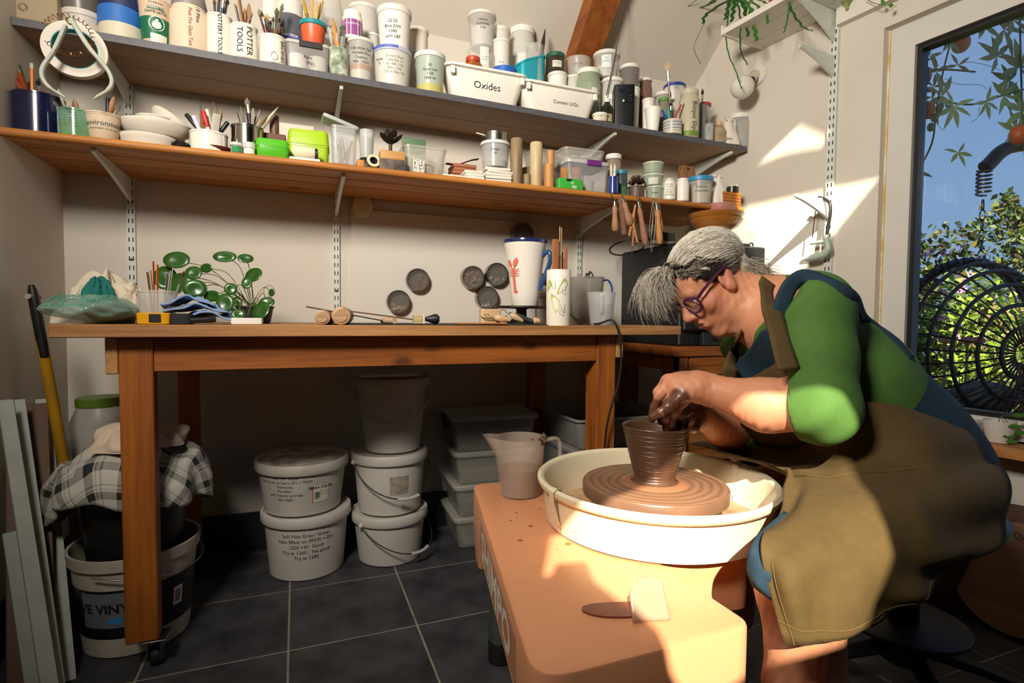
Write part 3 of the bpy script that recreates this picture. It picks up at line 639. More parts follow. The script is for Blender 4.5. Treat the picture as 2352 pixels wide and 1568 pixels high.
for x, y in ((.482, 1.292), (.33, .66), (.90, 1.21), (.70, .86)):
    l = obj('leg', lathe([(.028, .052), (.0285, .054), (.0285, ZT-.104)], 24), M_leg, t, loc=(x, y, 0))
    obj('rubber_foot', lathe([(.026, 0), (.030, .003), (.0305, .05), (.029, .056)], 24), M_rubber, l)
# name plate on the left side
e0 = np.array([.262, .583]); e1 = np.array([.428, 1.362]); ed = (e1-e0)/np.linalg.norm(e1-e0); en = np.array([-ed[1], ed[0]])
ZL0, ZL1 = ZT-.097, ZT-.022
def sideplate(u, v, off): p = e1-ed*u+en*off; return (p[0], p[1], v)
def tosidep(vf, u0, v0, off): return [sideplate(u0+x, v0+y, off) for x, y, z in vf[0]], vf[1]
u0, u1 = .20, .665
M_lab = mat('name_plate', 'c98a63', .45); M_labw = mat('plate_lettering', 'efe3d3', .5)
obj('name_plate', ([sideplate(u0, ZL0, .0006), sideplate(u1, ZL0, .0006), sideplate(u1, ZL1, .0006), sideplate(u0, ZL1, .0006)], [(0, 1, 2, 3)]), M_lab, t, smooth=False)
fr = []
for a, b, c, d in ((u0, u1, ZL0, ZL0+.002), (u0, u1, ZL1-.002, ZL1), (u0, u0+.002, ZL0, ZL1), (u1-.002, u1, ZL0, ZL1)):
    fr.append(([sideplate(a, c, .0010), sideplate(b, c, .0010), sideplate(b, d, .0010), sideplate(a, d, .0010)], [(0, 1, 2, 3)]))
obj('plate_border', join(*fr), M_labw, t, smooth=False)
obj('plate_lettering', tosidep(text2d('SHIMPO', .080, .035, 1.38), (u0+u1)/2, ZL0+.010, .0014), M_labw, t, smooth=False)
# splash pan in two halves
PC = np.array([.724, .985])
prof = [(.226, ZT+.001), (.234, ZT+.004), (.238, ZT+.03), (.243, ZT+.076), (.250, ZT+.078), (.2545, ZT+.085), (.2545, ZT+.092), (.249, ZT+.0965), (.243, ZT+.095), (.2385, ZT+.088), (.234, ZT+.03), (.229, ZT+.008), (.10, ZT+.008)]
def arc_lathe(prof, a0, a1, n=40):
    V = []; F = []; m = len(prof)
    for i in range(n+1):
        a = a0+(a1-a0)*i/n
        for r, z in prof: V.append((r*math.cos(a), r*math.sin(a), z))
    for i in range(n):
        for j in range(m-1): F.append((i*m+j, (i+1)*m+j, (i+1)*m+j+1, i*m+j+1))
    return V, F
aj = math.atan2(*(onZ(1292, 1128, ZT+.09)[:2]-PC)[::-1])
aj2 = math.atan2(*(onZ(1708, 1068, ZT+.09)[:2]-PC)[::-1])
if aj2 < aj: aj2 += 2*math.pi
pan = obj('splash_pan_half', arc_lathe(prof, aj+.004, aj2-.004), M_pan, t, loc=(*PC, 0), smooth=50)
pan2 = obj('splash_pan_half', arc_lathe(prof, aj2+.004, aj+2*math.pi-.004), M_pan, t, loc=(*PC, 0), smooth=50)
for a, pn in ((aj, pan), (aj2, pan2)):
    clip = [(.2385, ZT+.02), (.2565, ZT+.074), (.2575, ZT+.093), (.249, ZT+.099), (.2375, ZT+.094), (.2335, ZT+.02)]
    obj('joint_clip', arc_lathe(clip, a-.035, a+.035, 4), M_pan, pn)
obj('slip_puddle', arc_lathe([(.229, ZT+.0095), (.12, ZT+.0095)], 0, 2*math.pi, 40), mat('muddy_slip', '8a5f42', .35, noise=(18, .5), col2='caa27c'), t, loc=(*PC, 0))
ZH = .525
obj('wheel_head', lathe([(.03, ZT+.012), (.05, ZH-.03), (.148, ZH-.028), (.1545, ZH-.024), (.155, ZH-.003), (.153, ZH), (.149, ZH-.0006), (.147, ZH-.0006), (.146, ZH), (.002, ZH)], 64), M_slip, t, loc=(*PC, 0), smooth=40)
# pot being thrown: ridged wall with a thin rim
pp = [(.062, 0), (.056, .003), (.047, .007), (.0435, .012), (.0445, .02), (.0485, .034), (.0530, .052), (.0580, .072), (.0640, .097), (.0695, .120)]
zs = np.linspace(0, .1205, 84); rs = np.interp(zs, [q[1] for q in pp], [q[0] for q in pp])+np.where(zs > .012, .00055*np.sin(zs*1500)+.0004*np.sin(zs*930+1), 0)
po = list(zip(rs, zs))+[(.0712, .1225), (.0715, .1245), (.0702, .1262), (.0682, .1258), (.0668, .123)]+[(np.interp(z, [q[1] for q in pp], [q[0] for q in pp])-.0045+.0005*math.sin(z*1200), z) for z in np.linspace(.119, .014, 34)]
pot = obj('clay_pot', lathe(po, 64), M_clay, loc=(*PC, ZH), smooth=60, label='wet brown clay pot being thrown on the wheel', cat='pot')
obj('slip_ring', lathe([(.060, .0002), (.073, .0002), (.066, .003), (.058, .005)], 48), mat('wet_slip_ring', '9a6a4c', .12), pot)
# jug of muddy water
JC = onZ(1195, 1150, ZT); JC = JC+np.array([JC[0], JC[1], 0])/np.linalg.norm(JC[:2])*.052
jh = onY(1190, 1003, JC[1])[2]-ZT; ja = math.atan2(-RT[1], -RT[0])+.15
t = thing('measuring_jug', 'clouded plastic measuring jug of muddy water on the wheel table', 'jug', (JC[0], JC[1], ZT))
M_jug = mat('clouded_jug_plastic', 'e2cdb9', .4, clear=.78, noise=(16, .2))
def jugloop(r, z, sp, n=40):
    L = []
    for i in range(n):
        a = 2*math.pi*i/n; d = math.cos(a-ja); e = sp*max(0, (d-.80)/.20)**1.3
        L.append(((r+e)*math.cos(a), (r+e)*math.sin(a), z+e*.18))
    return L
obj('body', loft([jugloop(.046, 0, 0), jugloop(.050, .003, 0), jugloop(.0525, .05, 0), jugloop(.057, jh*.70, .008), jugloop(.060, jh-.003, .032), jugloop(.0605, jh, .034), jugloop(.0585, jh, .033), jugloop(.0555, jh*.70, .008), jugloop(.049, .004, 0)]), M_jug, t)
obj('muddy_water', lathe([(.047, .005), (.0505, .05), (.0525, .068), (.001, .068)], 32), mat('muddy_water', '6e5346', .3), t)
hp = [(.056, jh-.012), (.085, jh-.006), (.098, jh-.016), (.099, jh-.05), (.098, jh-.10)]
obj('handle', tube(smooth_path([(-r*math.cos(ja), -r*math.sin(ja), z) for r, z in hp], 5), .0085, 10, flat=.6), M_jug, t)
sp_ = []
for k in range(9):
    a = ja+math.pi+random.uniform(-.9, .9); sp_.append(sphere(random.uniform(.003, .007), ((.058)*math.cos(a), .058*math.sin(a), jh-random.uniform(-.004, .02)), 8, 6, (1, 1, random.uniform(.7, 1.6))))
obj('clay_blobs', join(*sp_), M_clay, t, kind='stuff')
# ribs on the table
K = onZ(1400, 1408, ZT); L_ = onZ(1336, 1405, ZT); R_2 = onZ(1470, 1400, ZT); wv = (R_2-L_)[:2]; wl = np.linalg.norm(wv); wa = math.atan2(wv[1], wv[0])
kid = [(-wl*.5, 0), (-wl*.47, .010), (-wl*.3, .017), (0, .0195), (wl*.35, .019), (wl*.5, .016), (wl*.5, -.020), (wl*.2, -.0225), (-wl*.15, -.020), (-wl*.38, -.012)]
o = obj('throwing_rib', prism(rounded_poly(kid, [.01]*10, 3), 0, .003), mat('red_rubber_rib', '7e3b30', .45, noise=(30, .15)), loc=(*((L_+R_2)/2)[:2], ZT+.0002), rot=(0, 0, wa), label='flat dark red kidney rib lying on the wheel table', cat='rib')
Pa, Pb = onZ(1457, 1427, ZT), onZ(1535, 1432, ZT)
def ribgrid():
    G = []
    for i in range(5):
        u = i/4; row = []
        for j in range(5):
            v = j/4; x = (u-.5)*.056*(1-.12*v); y = .022*math.sin(math.pi*v*.5)+.010*math.sin(math.pi*u)*v; z = .046*math.sin(math.pi*.5*v)*(.75+.35*math.sin(math.pi*u*.8))
            row.append((x, y, z))
        G.append(row)
    return G
G, N = sheet(ribgrid(), .004, 4, 4)
obj('throwing_rib', sheet_mesh(G, N, .0035), mat('milky_rib', 'c09a80', .25, clear=.25, noise=(20, .15)), loc=(*((Pa+Pb)/2)[:2], ZT+.002), rot=(0, 0, wa+.05), smooth=True, label='milky curved rib propped against the dark red rib', cat='rib')
sp_ = []
for px, py, r in ((1186, 1178, .004), (1188, 1188, .0025), (1173, 1195, .004), (1195, 1241, .006), (1219, 1208, .006), (1305, 1249, .007), (1280, 1262, .002), (1272, 1286, .002), (1225, 1260, .0015), (1238, 1300, .0015), (1242, 1168, .003), (1170, 1262, .0015)):
    p = onZ(px, py, ZT); sp_.append(xf(lathe([(r, 0), (r*.8, .0005), (.0001, .0006)], 10), (p[0], p[1], ZT)))
obj('clay_drips', join(*sp_), mat('dried_clay_drip', 'a8612f', .5), wheel, kind='stuff')
# ================================================================ things on the two shelves
INV = {}
def M(hexcol, rough=.45, **k):
    key = 'col_'+hexcol+('_%d' % int(rough*100))+('_m' if k.get('metal') else '')+('_c%d' % int(k['clear']*100) if k.get('clear') is not None else '')
    return mat(key, hexcol, rough, **k)
def frust(xl, xr, yt, Y, zf, base=None, front=True):
    xm = (xl+xr)/2; P = onY(xm, yt+40, Y); r = (xr-xl)/2*zc(P)/FPX; P = onY(xm, yt+40, Y)
    z0 = base if base is not None else zf(P[0]); z1 = onY(xm, yt, Y-(r if front else 0))[2]
    return P[0], z0, r, max(.012, z1-z0)
def tub(name, label, cat, xl, xr, yt, Y, zf=zu, base=None, style='tub', m=None, lid=None, taper=.86, fill=None, text=None, ts=.011, tz=.62, ta=0.0, vert=False, paper=None, group=None, n=28, ink=None, dx=0, coat=False, rz=0, minh=0):
    X, z0, r, h = frust(xl, xr, yt, Y, zf, base); h = max(h, minh); X += dx
    m = m or M('ddd8cd', .4); t = thing(name, label, cat, (X, Y, z0), group=group); fa = face_cam((X, Y))
    lh = lid[1] if lid else 0; hb = h-lh*.6 if lid else h; ro = lid[2] if lid and len(lid) > 2 else .002
    rb = r-ro if lid else r; R0 = rb*taper
    if style == 'tub':
        body = [(R0-.003, 0), (R0, .003), (rb, hb)]; top = [(rb-.002, hb), (R0-.002, .005)]
        if not lid: body = [(R0-.003, 0), (R0, .003), (rb-.0015, hb-.006), (rb, hb-.005), (rb, hb)]; top = [(rb-.0025, hb), (R0-.002, .005)]
    elif style == 'jar':
        body = [(rb-.004, 0), (rb, .004), (rb, hb*.86), (rb*.86, hb*.95), (rb*.84, hb)]; top = [(rb*.84-.002, hb), (rb-.003, hb*.84), (rb-.004, .005)]; R0 = rb
    elif style == 'bottle':
        body = [(rb-.004, 0), (rb, .004), (rb, hb*.66), (rb*.88, hb*.76), (rb*.50, hb*.88), (rb*.44, hb*.92), (rb*.44, hb)]; top = [(rb*.44-.002, hb)]; R0 = rb
    obj('body', lathe(body+top, n), m, t)
    rt = lambda z: R0+(rb-R0)*min(1, z/hb)
    if lid:
        lr = r if style == 'tub' else (rb*.90 if style == 'jar' else rb*.52)
        if style == 'jar' and len(lid) > 2 and lid[2] < 0: lr = rb*.98
        obj('lid', lathe([(lr-.002, h-lh), (lr, h-lh+.001), (lr, h-.002), (lr-.002, h), (.001, h)], n), M(lid[0], .45), t)
    if fill: obj('contents', lathe([(R0-.006, .005), (rt(hb*fill[1])-.004, hb*fill[1]), (.001, hb*fill[1])], 20), M(fill[0], .8), t)
    if paper: obj('paper_label', patch(R0, hb*paper[1], hb*paper[2], fa+(paper[4] if len(paper) > 4 else 0), paper[3], R2=rb, H=hb, off=.0005), M(paper[0], .7), t)
    if text: obj('handwriting', wrap(lines2d(text, ts), R0, hb*tz, fa+ta, vert=vert, R2=rb, H=hb, off=.0010), ink or M_ink, t, smooth=False)
    INV[name if name not in INV else name+str(len(INV))] = t
    t['_']=0; del t['_']
    return dict(t=t, X=X, Y=Y, z0=z0, r=r, h=h, top=z0+h, R0=R0, fa=fa)
def implement(kind, foot, top, label, group, c1='8a5a30', c2='3b2a20', r=.0035, name=None, cat=None):
    foot = np.array(foot, float); top = np.array(top, float); ax = top-foot; Ln = np.linalg.norm(ax); ax /= Ln
    nm = name or {'brush': 'paintbrush', 'pencil': 'pencil', 'stick': 'wooden_stick', 'marker': 'marker_pen', 'tool': 'modelling_tool', 'loop': 'loop_tool', 'knife': 'potters_knife', 'fan': 'fan_brush'}[kind]
    o = thing(nm, label, cat or nm.replace('_', ' '), foot, group=group); o.rotation_mode = 'QUATERNION'; o.rotation_quaternion = Vector(ax).to_track_quat('Z', 'Y')
    if kind in ('brush', 'fan'):
        obj('handle', lathe([(r*.5, 0), (r*.8, .01), (r, Ln*.5), (r*1.1, Ln*.74)], 8), M(c1, .35), o)
        obj('ferrule', lathe([(r*1.15, Ln*.74), (r*1.2, Ln*.88)], 8), M('b9b4a6', .3, metal=1), o)
        if kind == 'fan': obj('bristles', join(*[tube([(0, 0, Ln*.88), (math.sin(a)*Ln*.10, 0, Ln*.88+math.cos(a)*Ln*.12)], [.0018, .0012], 4) for a in np.linspace(-.8, .8, 9)]), M(c2, .9), o)
        else: obj('bristles', lathe([(r*1.2, Ln*.88), (r*1.5, Ln*.93), (r*.2, Ln)], 8), M(c2, .9), o)
    elif kind == 'pencil':
        obj('barrel', lathe([(r*.2, 0), (r, .012), (r, Ln-.016)], 6), M(c1, .4), o); obj('eraser', lathe([(r, Ln-.016), (r*1.05, Ln-.008), (r, Ln), (.0005, Ln)], 8), M(c2, .5), o)
    elif kind == 'marker':
        obj('barrel', lathe([(r, 0), (r, Ln*.62)], 10), M(c1, .4), o); obj('cap', lathe([(r*1.12, Ln*.62), (r*1.12, Ln-.003), (r*.8, Ln), (.0005, Ln)], 10), M(c2, .4), o)
    elif kind == 'stick': obj('blade', rbox(r*2.6, r*.9, Ln, .001), M(c1, .7), o)
    elif kind == 'tool':
        obj('handle', lathe([(r*.8, 0), (r*1.2, Ln*.3), (r, Ln*.66)], 8), M(c1, .5), o); obj('tip', loft([circ(r, Ln*.66, 8), circ(r*1.6, Ln*.85, 8, 1, .5), circ(r*.4, Ln, 8, 1, .4)]), M(c2, .5), o)
    elif kind == 'knife':
        obj('handle', lathe([(r, 0), (r*1.3, Ln*.4), (r, Ln*.6)], 8), M(c1, .5), o); obj('blade', loft([rr(r*2, .0012, .0004, Ln*.6, 1), rr(r*2.2, .0012, .0004, Ln*.85, 1), rr(r*.4, .001, .0003, Ln, 1)]), M(c2, .3, metal=1), o)
    elif kind == 'loop':
        obj('handle', lathe([(r, 0), (r*1.2, Ln*.4), (r, Ln*.7)], 8), M(c1, .5), o)
        obj('wire', tube([(r*1.9*math.sin(a)*(1 if 0 < a < 6.28 else 0), 0, Ln*.70+Ln*.15*(1-math.cos(a))) for a in np.linspace(0, 2*math.pi, 15)], .0008, 5), M('8d8a84', .3, metal=1), o)
    return o
def fill_pot(d, specs, label, group, Y=None):
    ORD = ['leftmost', 'second from the left', 'third from the left', 'fourth from the left', 'fifth from the left', 'sixth from the left', 'seventh from the left', 'eighth from the left', 'ninth from the left', 'rightmost']
    rank = {id(q): i for i, q in enumerate(sorted(specs, key=lambda q: q[1]))}
    for k, spec in enumerate(specs):
        kind, px, py, c1, c2, r = spec; i = rank[id(spec)]; od = 'rightmost' if i == len(specs)-1 and i else ORD[min(i, 8)]
        Yt = (Y or d['Y'])+random.uniform(-.6, .8)*d['r']; top = onY(px, py, Yt)
        a = random.uniform(0, 6.28); q = d['R0']*.55
        cx, cy = d['X']+q*math.cos(a)*.6-(top[0]-d['X'])*.25, d['Y']+q*math.sin(a)*.6
        implement(kind, (cx, cy, d['z0']+.008), top, label(kind).replace(' standing', ', '+od) if callable(label) else label, group, c1, c2, r)
MC = M('dcd9d0', .3, clear=.68); MCl = M('e6e3da', .35, clear=.42); MW = M('e9e4d8', .4); MCer = mat('white_glazed_ceramic', 'ece6d8', .22, coat=.4)
F = SUF   # front of upper shelf
U = lambda *a, **k: tub(*a, zf=zu, **k)
Lw = lambda *a, **k: tub(*a, zf=zl, **k)
# ---- upper shelf, from the left wall
X, z0, r, h = frust(44, 116, -40, F+.09, zu); t = thing('cardboard_box', 'buff cardboard box with a small sun stamp, far left of the upper shelf', 'box', (X+.012, F+.115, z0))
obj('carton', rbox(.115, .16, .22, .002), M('a8977a', .8), t); obj('flap', box(-.056, .056, -.0815, -.0805, .10, .214, .0003), M('b5a487', .8), t)
obj('sun_stamp', join(*[box(-.0008+0, .0008, -.0822, -.0816, 0, .006, .0001) if 0 else ([(math.cos(a)*q-.02-w*math.sin(a), -.0817, .045+math.sin(a)*q+w*math.cos(a)) for q in (.006, .012) for w in (-.0006, .0006)], [(0, 1, 3, 2)]) for a in np.linspace(0, 5.8, 12)]), M_ink, t, smooth=False)
a = U('lidded_tub', 'white lidded tub between the sun-stamp carton and the tape rolls', 'tub', 150, 234, 18, F+.10, lid=('d8d3c8', .018), m=M('cfc9be', .5))
U('lidded_tub', 'dark smoky tub standing on the white tub beside the tape rolls', 'tub', 140, 232, -45, F+.11, base=a['top'], m=M('77726a', .3, clear=.2), lid=('8a857c', .012))
def tape_roll(label, X, Y, z, R, ri, h, col, rot=None, core=None):
    t = thing('tape_roll', label, 'tape roll', (X, Y, z), rot=rot or (0, 0, 0))
    obj('tape', lathe([(ri+.002, 0), (R, 0), (R, h), (ri+.002, h)], 40, False, False), M(col, .55), t); obj('core', lathe([(ri+.002, 0), (ri, 0), (ri, h), (ri+.002, h)], 32, False, False), M(core or 'b9a27c', .8), t); return t
P = onY(281, 80, F+.075); z = zu(P[0]); Rr = 46*zc(P)/FPX
tape_roll('cream masking tape roll at the bottom of the tape stack', P[0], F+.08, z, Rr, Rr*.72, .048, 'd9d2b8')
tape_roll('bright blue masking tape roll in the middle of the tape stack', P[0]-.003, F+.08, z+.048, Rr*.98, Rr*.7, .050, '2f6fc0')
tape_roll('navy tape roll on top of the tape stack', P[0]+.002, F+.082, z+.098, Rr, Rr*.7, .045, '1c2c55')
U('glass_jar', 'clear jar half hidden between the tape rolls and the paper coffee cup', 'jar', 296, 330, -30, F+.16, style='jar', m=MC, lid=('b5b0a5', .015))
c = U('paper_cup', 'tall green and kraft paper coffee cup on the upper shelf', 'cup', 322, 390, -8, F+.045, taper=.74, m=M('d9bfa4', .6))
H = c['h']; t = c['t']; R0, R1, fa = c['R0'], c['r'], c['fa']
obj('green_sleeve', patch(R0, H*.10, H*.58, fa, 5.0, R2=R1, H=H, n=24, off=.0005), M('0f6b46', .5), t)
obj('white_swoosh', patch(R0, H*.02, H*.22, fa+.30, 1.3, R2=R1, H=H, n=8, off=.0008), M('ece7da', .5), t)
obj('round_logo', wrap(([(.021*math.cos(q), .021*math.sin(q), 0) for q in np.linspace(0, 2*math.pi, 25)[:-1]], [tuple(range(24))]), R0, H*.44, fa+.10, R2=R1, H=H, off=.0010), M('f0ebe0', .5), t, smooth=False)
obj('round_logo_disc', wrap(([(.018*math.cos(q), .018*math.sin(q), 0) for q in np.linspace(0, 2*math.pi, 25)[:-1]], [tuple(range(24))]), R0, H*.44, fa+.10, R2=R1, H=H, off=.0013), M('0f6b46', .5), t, smooth=False)
fig = [(0, .013), (.004, .010), (.004, .006), (.009, .004), (.012, -.004), (.010, -.012), (.005, -.014), (0, -.016), (-.005, -.014), (-.010, -.012), (-.012, -.004), (-.009, .004), (-.004, .006), (-.004, .010)]
obj('logo_figure', wrap(([(x, y, 0) for x, y in fig], [tuple(range(len(fig)))]), R0, H*.44, fa+.10, R2=R1, H=H, off=.0016), M('f0ebe0', .5), t, smooth=False)
obj('cup_lettering', wrap(text2d('CAFFE LATTE', .010, .01), R0, H*.66, fa+.05, R2=R1, H=H, off=.001), M('0f5a3c', .5), t, smooth=False)
obj('cup_banner', patch(R0, H*.74, H*.80, fa+.05, 1.1, R2=R1, H=H, off=.0008), M('0f5a3c', .5), t); obj('cup_lettering', wrap(text2d('GRANDE CUP', .008, .01), R0, H*.752, fa+.05, R2=R1, H=H, off=.0012), M('f0ebe0', .5), t, smooth=False)
obj('cup_lettering', wrap(text2d('STARBUCKS', .007), R0, H*.86, fa+.05, R2=R1, H=H, off=.001), M('0f5a3c', .5), t, smooth=False)
c = U('plastic_bottle', 'wide cream bottle marked 10 Mins Peat Pot Glaze Test', 'bottle', 393, 478, 4, F+.06, style='jar', m=mat('peach_plastic', 'e2cfb6', .5, noise=(8, .12)), text=['10 Mins'], ts=.015, tz=.78, ta=.30, vert=True)
obj('handwriting', wrap(text2d('Peat Pot Glaze Test', .014), c['R0'], c['h']*.47, c['fa']-.05, vert=True, off=.001), M('9a4a24', .7), c['t'], smooth=False)
obj('foil_cap', lathe([(c['r']*.8, c['h']), (c['r']*.86, c['h']+.01), (c['r']*.7, c['h']+.05), (c['r']*.4, c['h']+.055)], 20), M('8e8880', .5), c['t'])
brl = lambda where: (lambda k: {'brush': 'fine paintbrush', 'fan': 'fan brush', 'pencil': 'pencil', 'stick': 'flat wooden stick', 'marker': 'marker pen', 'tool': 'wooden modelling tool', 'loop': 'wire loop tool', 'knife': 'metal-bladed pottery tool'}[k]+' standing in the '+where)
c = U('tool_pot', 'wavy white ceramic pot lettered POTTERY TOOLS', 'pot', 477, 531, 28, F+.035, taper=.98, m=MCer, text=['POTTERY TOOLS'], ts=.0165, tz=.50, ta=-.12, vert=True)
fill_pot(c, [('brush', 492, -4, '2f3a55', '6a4a2a', .0035), ('brush', 505, -25, '3a4a63', '8a6a3a', .004), ('brush', 515, -20, '1f2f50', '4a3020', .004), ('brush', 524, -3, '27406a', '30251c', .004), ('stick', 484, 22, 'c9b48a', 'c9b48a', .003)], brl('POTTERY TOOLS pot'), 'tools in the wavy white pot')
c = U('tool_pot', 'white ceramic pot lettered POTTER TOOLS in tall capitals', 'pot', 532, 590, 51, F+.035, taper=.98, m=MCer, text=['POTTER', 'TOOLS'], ts=.024, tz=.50, ta=.18, vert=True)
fill_pot(c, [('stick', 547, -12, 'a9805a', 'a9805a', .006), ('tool', 562, 18, 'b08862', '9a7350', .005), ('tool', 572, 8, 'b58d6a', 'a07a55', .006), ('stick', 540, 10, '8f8a7a', '8f8a7a', .005), ('knife', 581, 30, '6a5a45', '9a958a', .004)], brl('POTTER TOOLS pot'), 'tools in the tall-capitals pot')
c = U('brush_pot', 'white slab pot with a drawn face, lettered BRUSHES', 'pot', 598, 655, 76, F+.035, taper=1.0, m=mat('white_bisque', 'e6e0d0', .6, bump=(30, .5)), text=['BRUSHES'], ts=.017, tz=.45, ta=.62, vert=True)
obj('face_drawing', wrap(([(.010*math.cos(q)*s, .013*math.sin(q)*s, 0) for s in (1, .92) for q in np.linspace(0, 2*math.pi, 21)[:-1]], [(i, (i+1) % 20, 20+(i+1) % 20, 20+i) for i in range(20)]), c['R0'], c['h']*.22, c['fa']+.12, off=.001), M_ink, c['t'], smooth=False)
fill_pot(c, [('brush', 600, 25, '6a2a1c', '3a2a20', .003), ('brush', 607, 32, '8a3a1c', 'c09a50', .003), ('brush', 613, 30, '2a5a7a', 'c9a45a', .003), ('brush', 621, 45, '1f1f22', '2a2018', .003), ('brush', 628, 38, '7a2018', '55401f', .003), ('brush', 636, 18, '3a5a3a', '55603a', .005), ('brush', 650, 8, '4a6a3a', '6a7a4a', .004), ('brush', 643, 40, '8a4a1c', '2a2018', .003), ('brush', 648, 50, '2a2a2c', '1c1a18', .003), ('brush', 594, 20, '4a3a2a', '8a8070', .005)], brl('white face-drawn BRUSHES pot'), 'brushes in the face-drawn pot')
U('lidded_tub', 'narrow white tub marked Aubergine behind the brush pot', 'tub', 601, 640, -25, F+.15, m=MW, lid=('2a2a2c', .02), text=['Aubergine'], ts=.011, tz=.7)
c = U('screw_jar', 'grey powder jar with white lid and blue printed label', 'jar', 638, 694, -6, F+.15, style='jar', m=M('5d5f66', .35), lid=('e0dcd0', .05, -.001), paper=('5766a0', .28, .62, 1.5), minh=.1)
obj('label_band', patch(c['R0'], c['h']*.30, c['h']*.40, c['fa'], .8, off=.0009), M('d9d6cc', .6), c['t'])
obj('label_lettering', wrap(text2d('SPECTRUM', .010, .02), c['R0'], c['h']*.53, c['fa'], off=.001), M('e9e6dc', .6), c['t'], smooth=False)
U('glass_jar', 'big clear jar marked Decorat behind the coral beaker', 'jar', 712, 788, -25, F+.20, style='jar', m=MC, text=['Opera', 'Decorat'], ts=.020, tz=.62, fill=('8d8a80', .35))
# box with black clip + the things stacked on it
def slabbox(name, label, xl, xr, yt, Y, depth, zf, m, base=None, taper=.93, lidm=None, open_=False, rz=0.0, cat='box', r=.012, lip=.004):
    P1, P2 = onY(xl, yt+40, Y), onY(xr, yt+40, Y); w = P2[0]-P1[0]; X = (P1[0]+P2[0])/2; z0 = base if base is not None else zf(X); h = onY((xl+xr)/2, yt, Y)[2]-z0
    t = thing(name, label, cat, (X, Y+depth/2, z0), rz)
    if open_: obj('body', opentub(w-2*lip, depth-2*lip, h, r, taper, .002, lip), m, t)
    else: obj('body', rbox(w, depth, h*.88, r, taper), m, t); obj('lid', rbox(w+.003, depth+.003, h*.12, r), lidm or m, t, loc=(0, 0, h*.88))
    return dict(t=t, X=X, Y=Y+depth/2, z0=z0, w=w, h=h, top=z0+h, d=depth)
c = slabbox('clip_box', 'clear box with a black clip lid holding white tubs, under the coral beaker', 656, 757, 95, F+.012, .13, zu, M('bdb8b2', .3, clear=.55), lidm=M('c9c5bd', .35, clear=.2))
obj('clip', box(-.026, .045, -.069, -.064, c['h']*.78, c['h']*1.0), M_black, c['t'])
for q, nm in ((-.032, 'inner_tub'), (.030, 'inner_tub')): obj(nm, lathe([(.020, .003), (.026, .006), (.028, c['h']*.55), (.026, c['h']*.6), (.001, c['h']*.6)], 18), MW, c['t'], loc=(q, -.03, 0))
obj('handwriting', xf(lines2d(['Pana', '    Slips'], .014), (0, -.0655, c['h']*.40), (math.pi/2, 0, 0)), M_ink, c['t'], smooth=False)
cb = U('beaker', 'coral plastic beaker with teal rim holding sticks, on the clip-lid box', 'beaker', 690, 748, 42, F+.075, base=c['top'], taper=.72, m=mat('coral_plastic', 'e0643c', .4, noise=(14, .12)))
obj('rim', lathe([(cb['r']-.0005, cb['h']-.014), (cb['r']+.0015, cb['h']-.013), (cb['r']+.0015, cb['h']), (cb['r']-.002, cb['h'])], 28), M('1f8d92', .4), cb['t'])
fill_pot(cb, [('tool', 695, -8, '8a6a30', 'c99a2c', .006), ('stick', 718, -20, 'd0a865', 'd0a865', .004), ('stick', 728, 3, 'd6b274', 'd6b274', .003), ('stick', 736, 6, 'c9a060', 'c9a060', .003), ('stick', 742, 2, 'd0a865', 'd0a865', .003), ('stick', 733, 12, 'be9250', 'be9250', .003)], brl('coral beaker'), 'sticks in the coral beaker')
cg = U('brush_pot', 'dark green dripped-glaze pot with chunky brushes', 'pot', 756, 799, 106, F+.028, taper=.95, m=mat('green_drip_glaze', '4f6a52', .2, noise=(32, .6), col2='d9dcc8', coat=.5))
fill_pot(cg, [('tool', 754, 60, '9a938a', 'b5b0a5', .004), ('tool', 765, 42, 'c98a45', 'd09650', .008), ('brush', 790, 58, '8a8f88', '4a5248', .009), ('tool', 776, 72, '8a6a45', 'b5a58a', .004), ('knife', 798, 88, '8a5a30', '55504a', .003), ('tool', 770, 65, 'a8763a', 'd8b074', .005)], brl('green dripped-glaze pot'), 'tools in the green dripped pot')
U('clear_tub', 'large clear lidded tub behind the purple-labelled bottle', 'tub', 800, 870, 2, F+.21, m=MCl, lid=('dcd7cc', .014), text=['~~~~~~~~', '~~~~~~~~~~'], ts=.009, tz=.7, ta=.1, ink=M('2a8a96', .6))
c = U('clear_tub', 'clear tub marked Vampire Red Clayman 960-1070, half full of cream slip', 'tub', 798, 858, 82, F+.05, m=MC, lid=('d9d3c8', .012), fill=('d9cdb4', .28), text=['318 white Oak', 'Vampire Red', 'Clayman', '960 - 1070'], ts=.0125, tz=.74, ta=.05)
obj('rust_band', lathe([(c['R0']*1.02, c['h']*.27), (c['R0']*1.05, c['h']*.38), (.001, c['h']*.38)], 20), M('a8602c', .7), c['t'])
c2 = U('supplement_bottle', 'white pill bottle with purple label standing on the Vampire Red tub', 'bottle', 786, 833, 17, F+.055, base=c['top'], style='jar', m=MW, lid=('e9e5da', .014), paper=('8c4a86', .10, .70, 3.2))
obj('label_lettering', wrap(text2d('foundations', .010), c2['R0'], c2['h']*.45, c2['fa'], off=.001), M('e9dfe4', .6), c2['t'], smooth=False)
U('clear_tub', 'small clear tub between the purple-labelled bottle and the Blue E/W tub', 'tub', 836, 872, 72, F+.15, m=MCl, lid=('d9d5cb', .01))
c = U('clear_tub', 'cream tub with blue-rimmed lid and faded recipe notes', 'tub', 857, 945, 100, F+.06, m=MCl, lid=('b5b4c8', .016), fill=('d6d0b4', .9), text=['E/worn Glaze', '1000 Rec 12', 'LB  660 1120', '860 - 1240', 'China Clay 150'], ts=.011, tz=.74, ta=.14, ink=M('8a866f', .7))
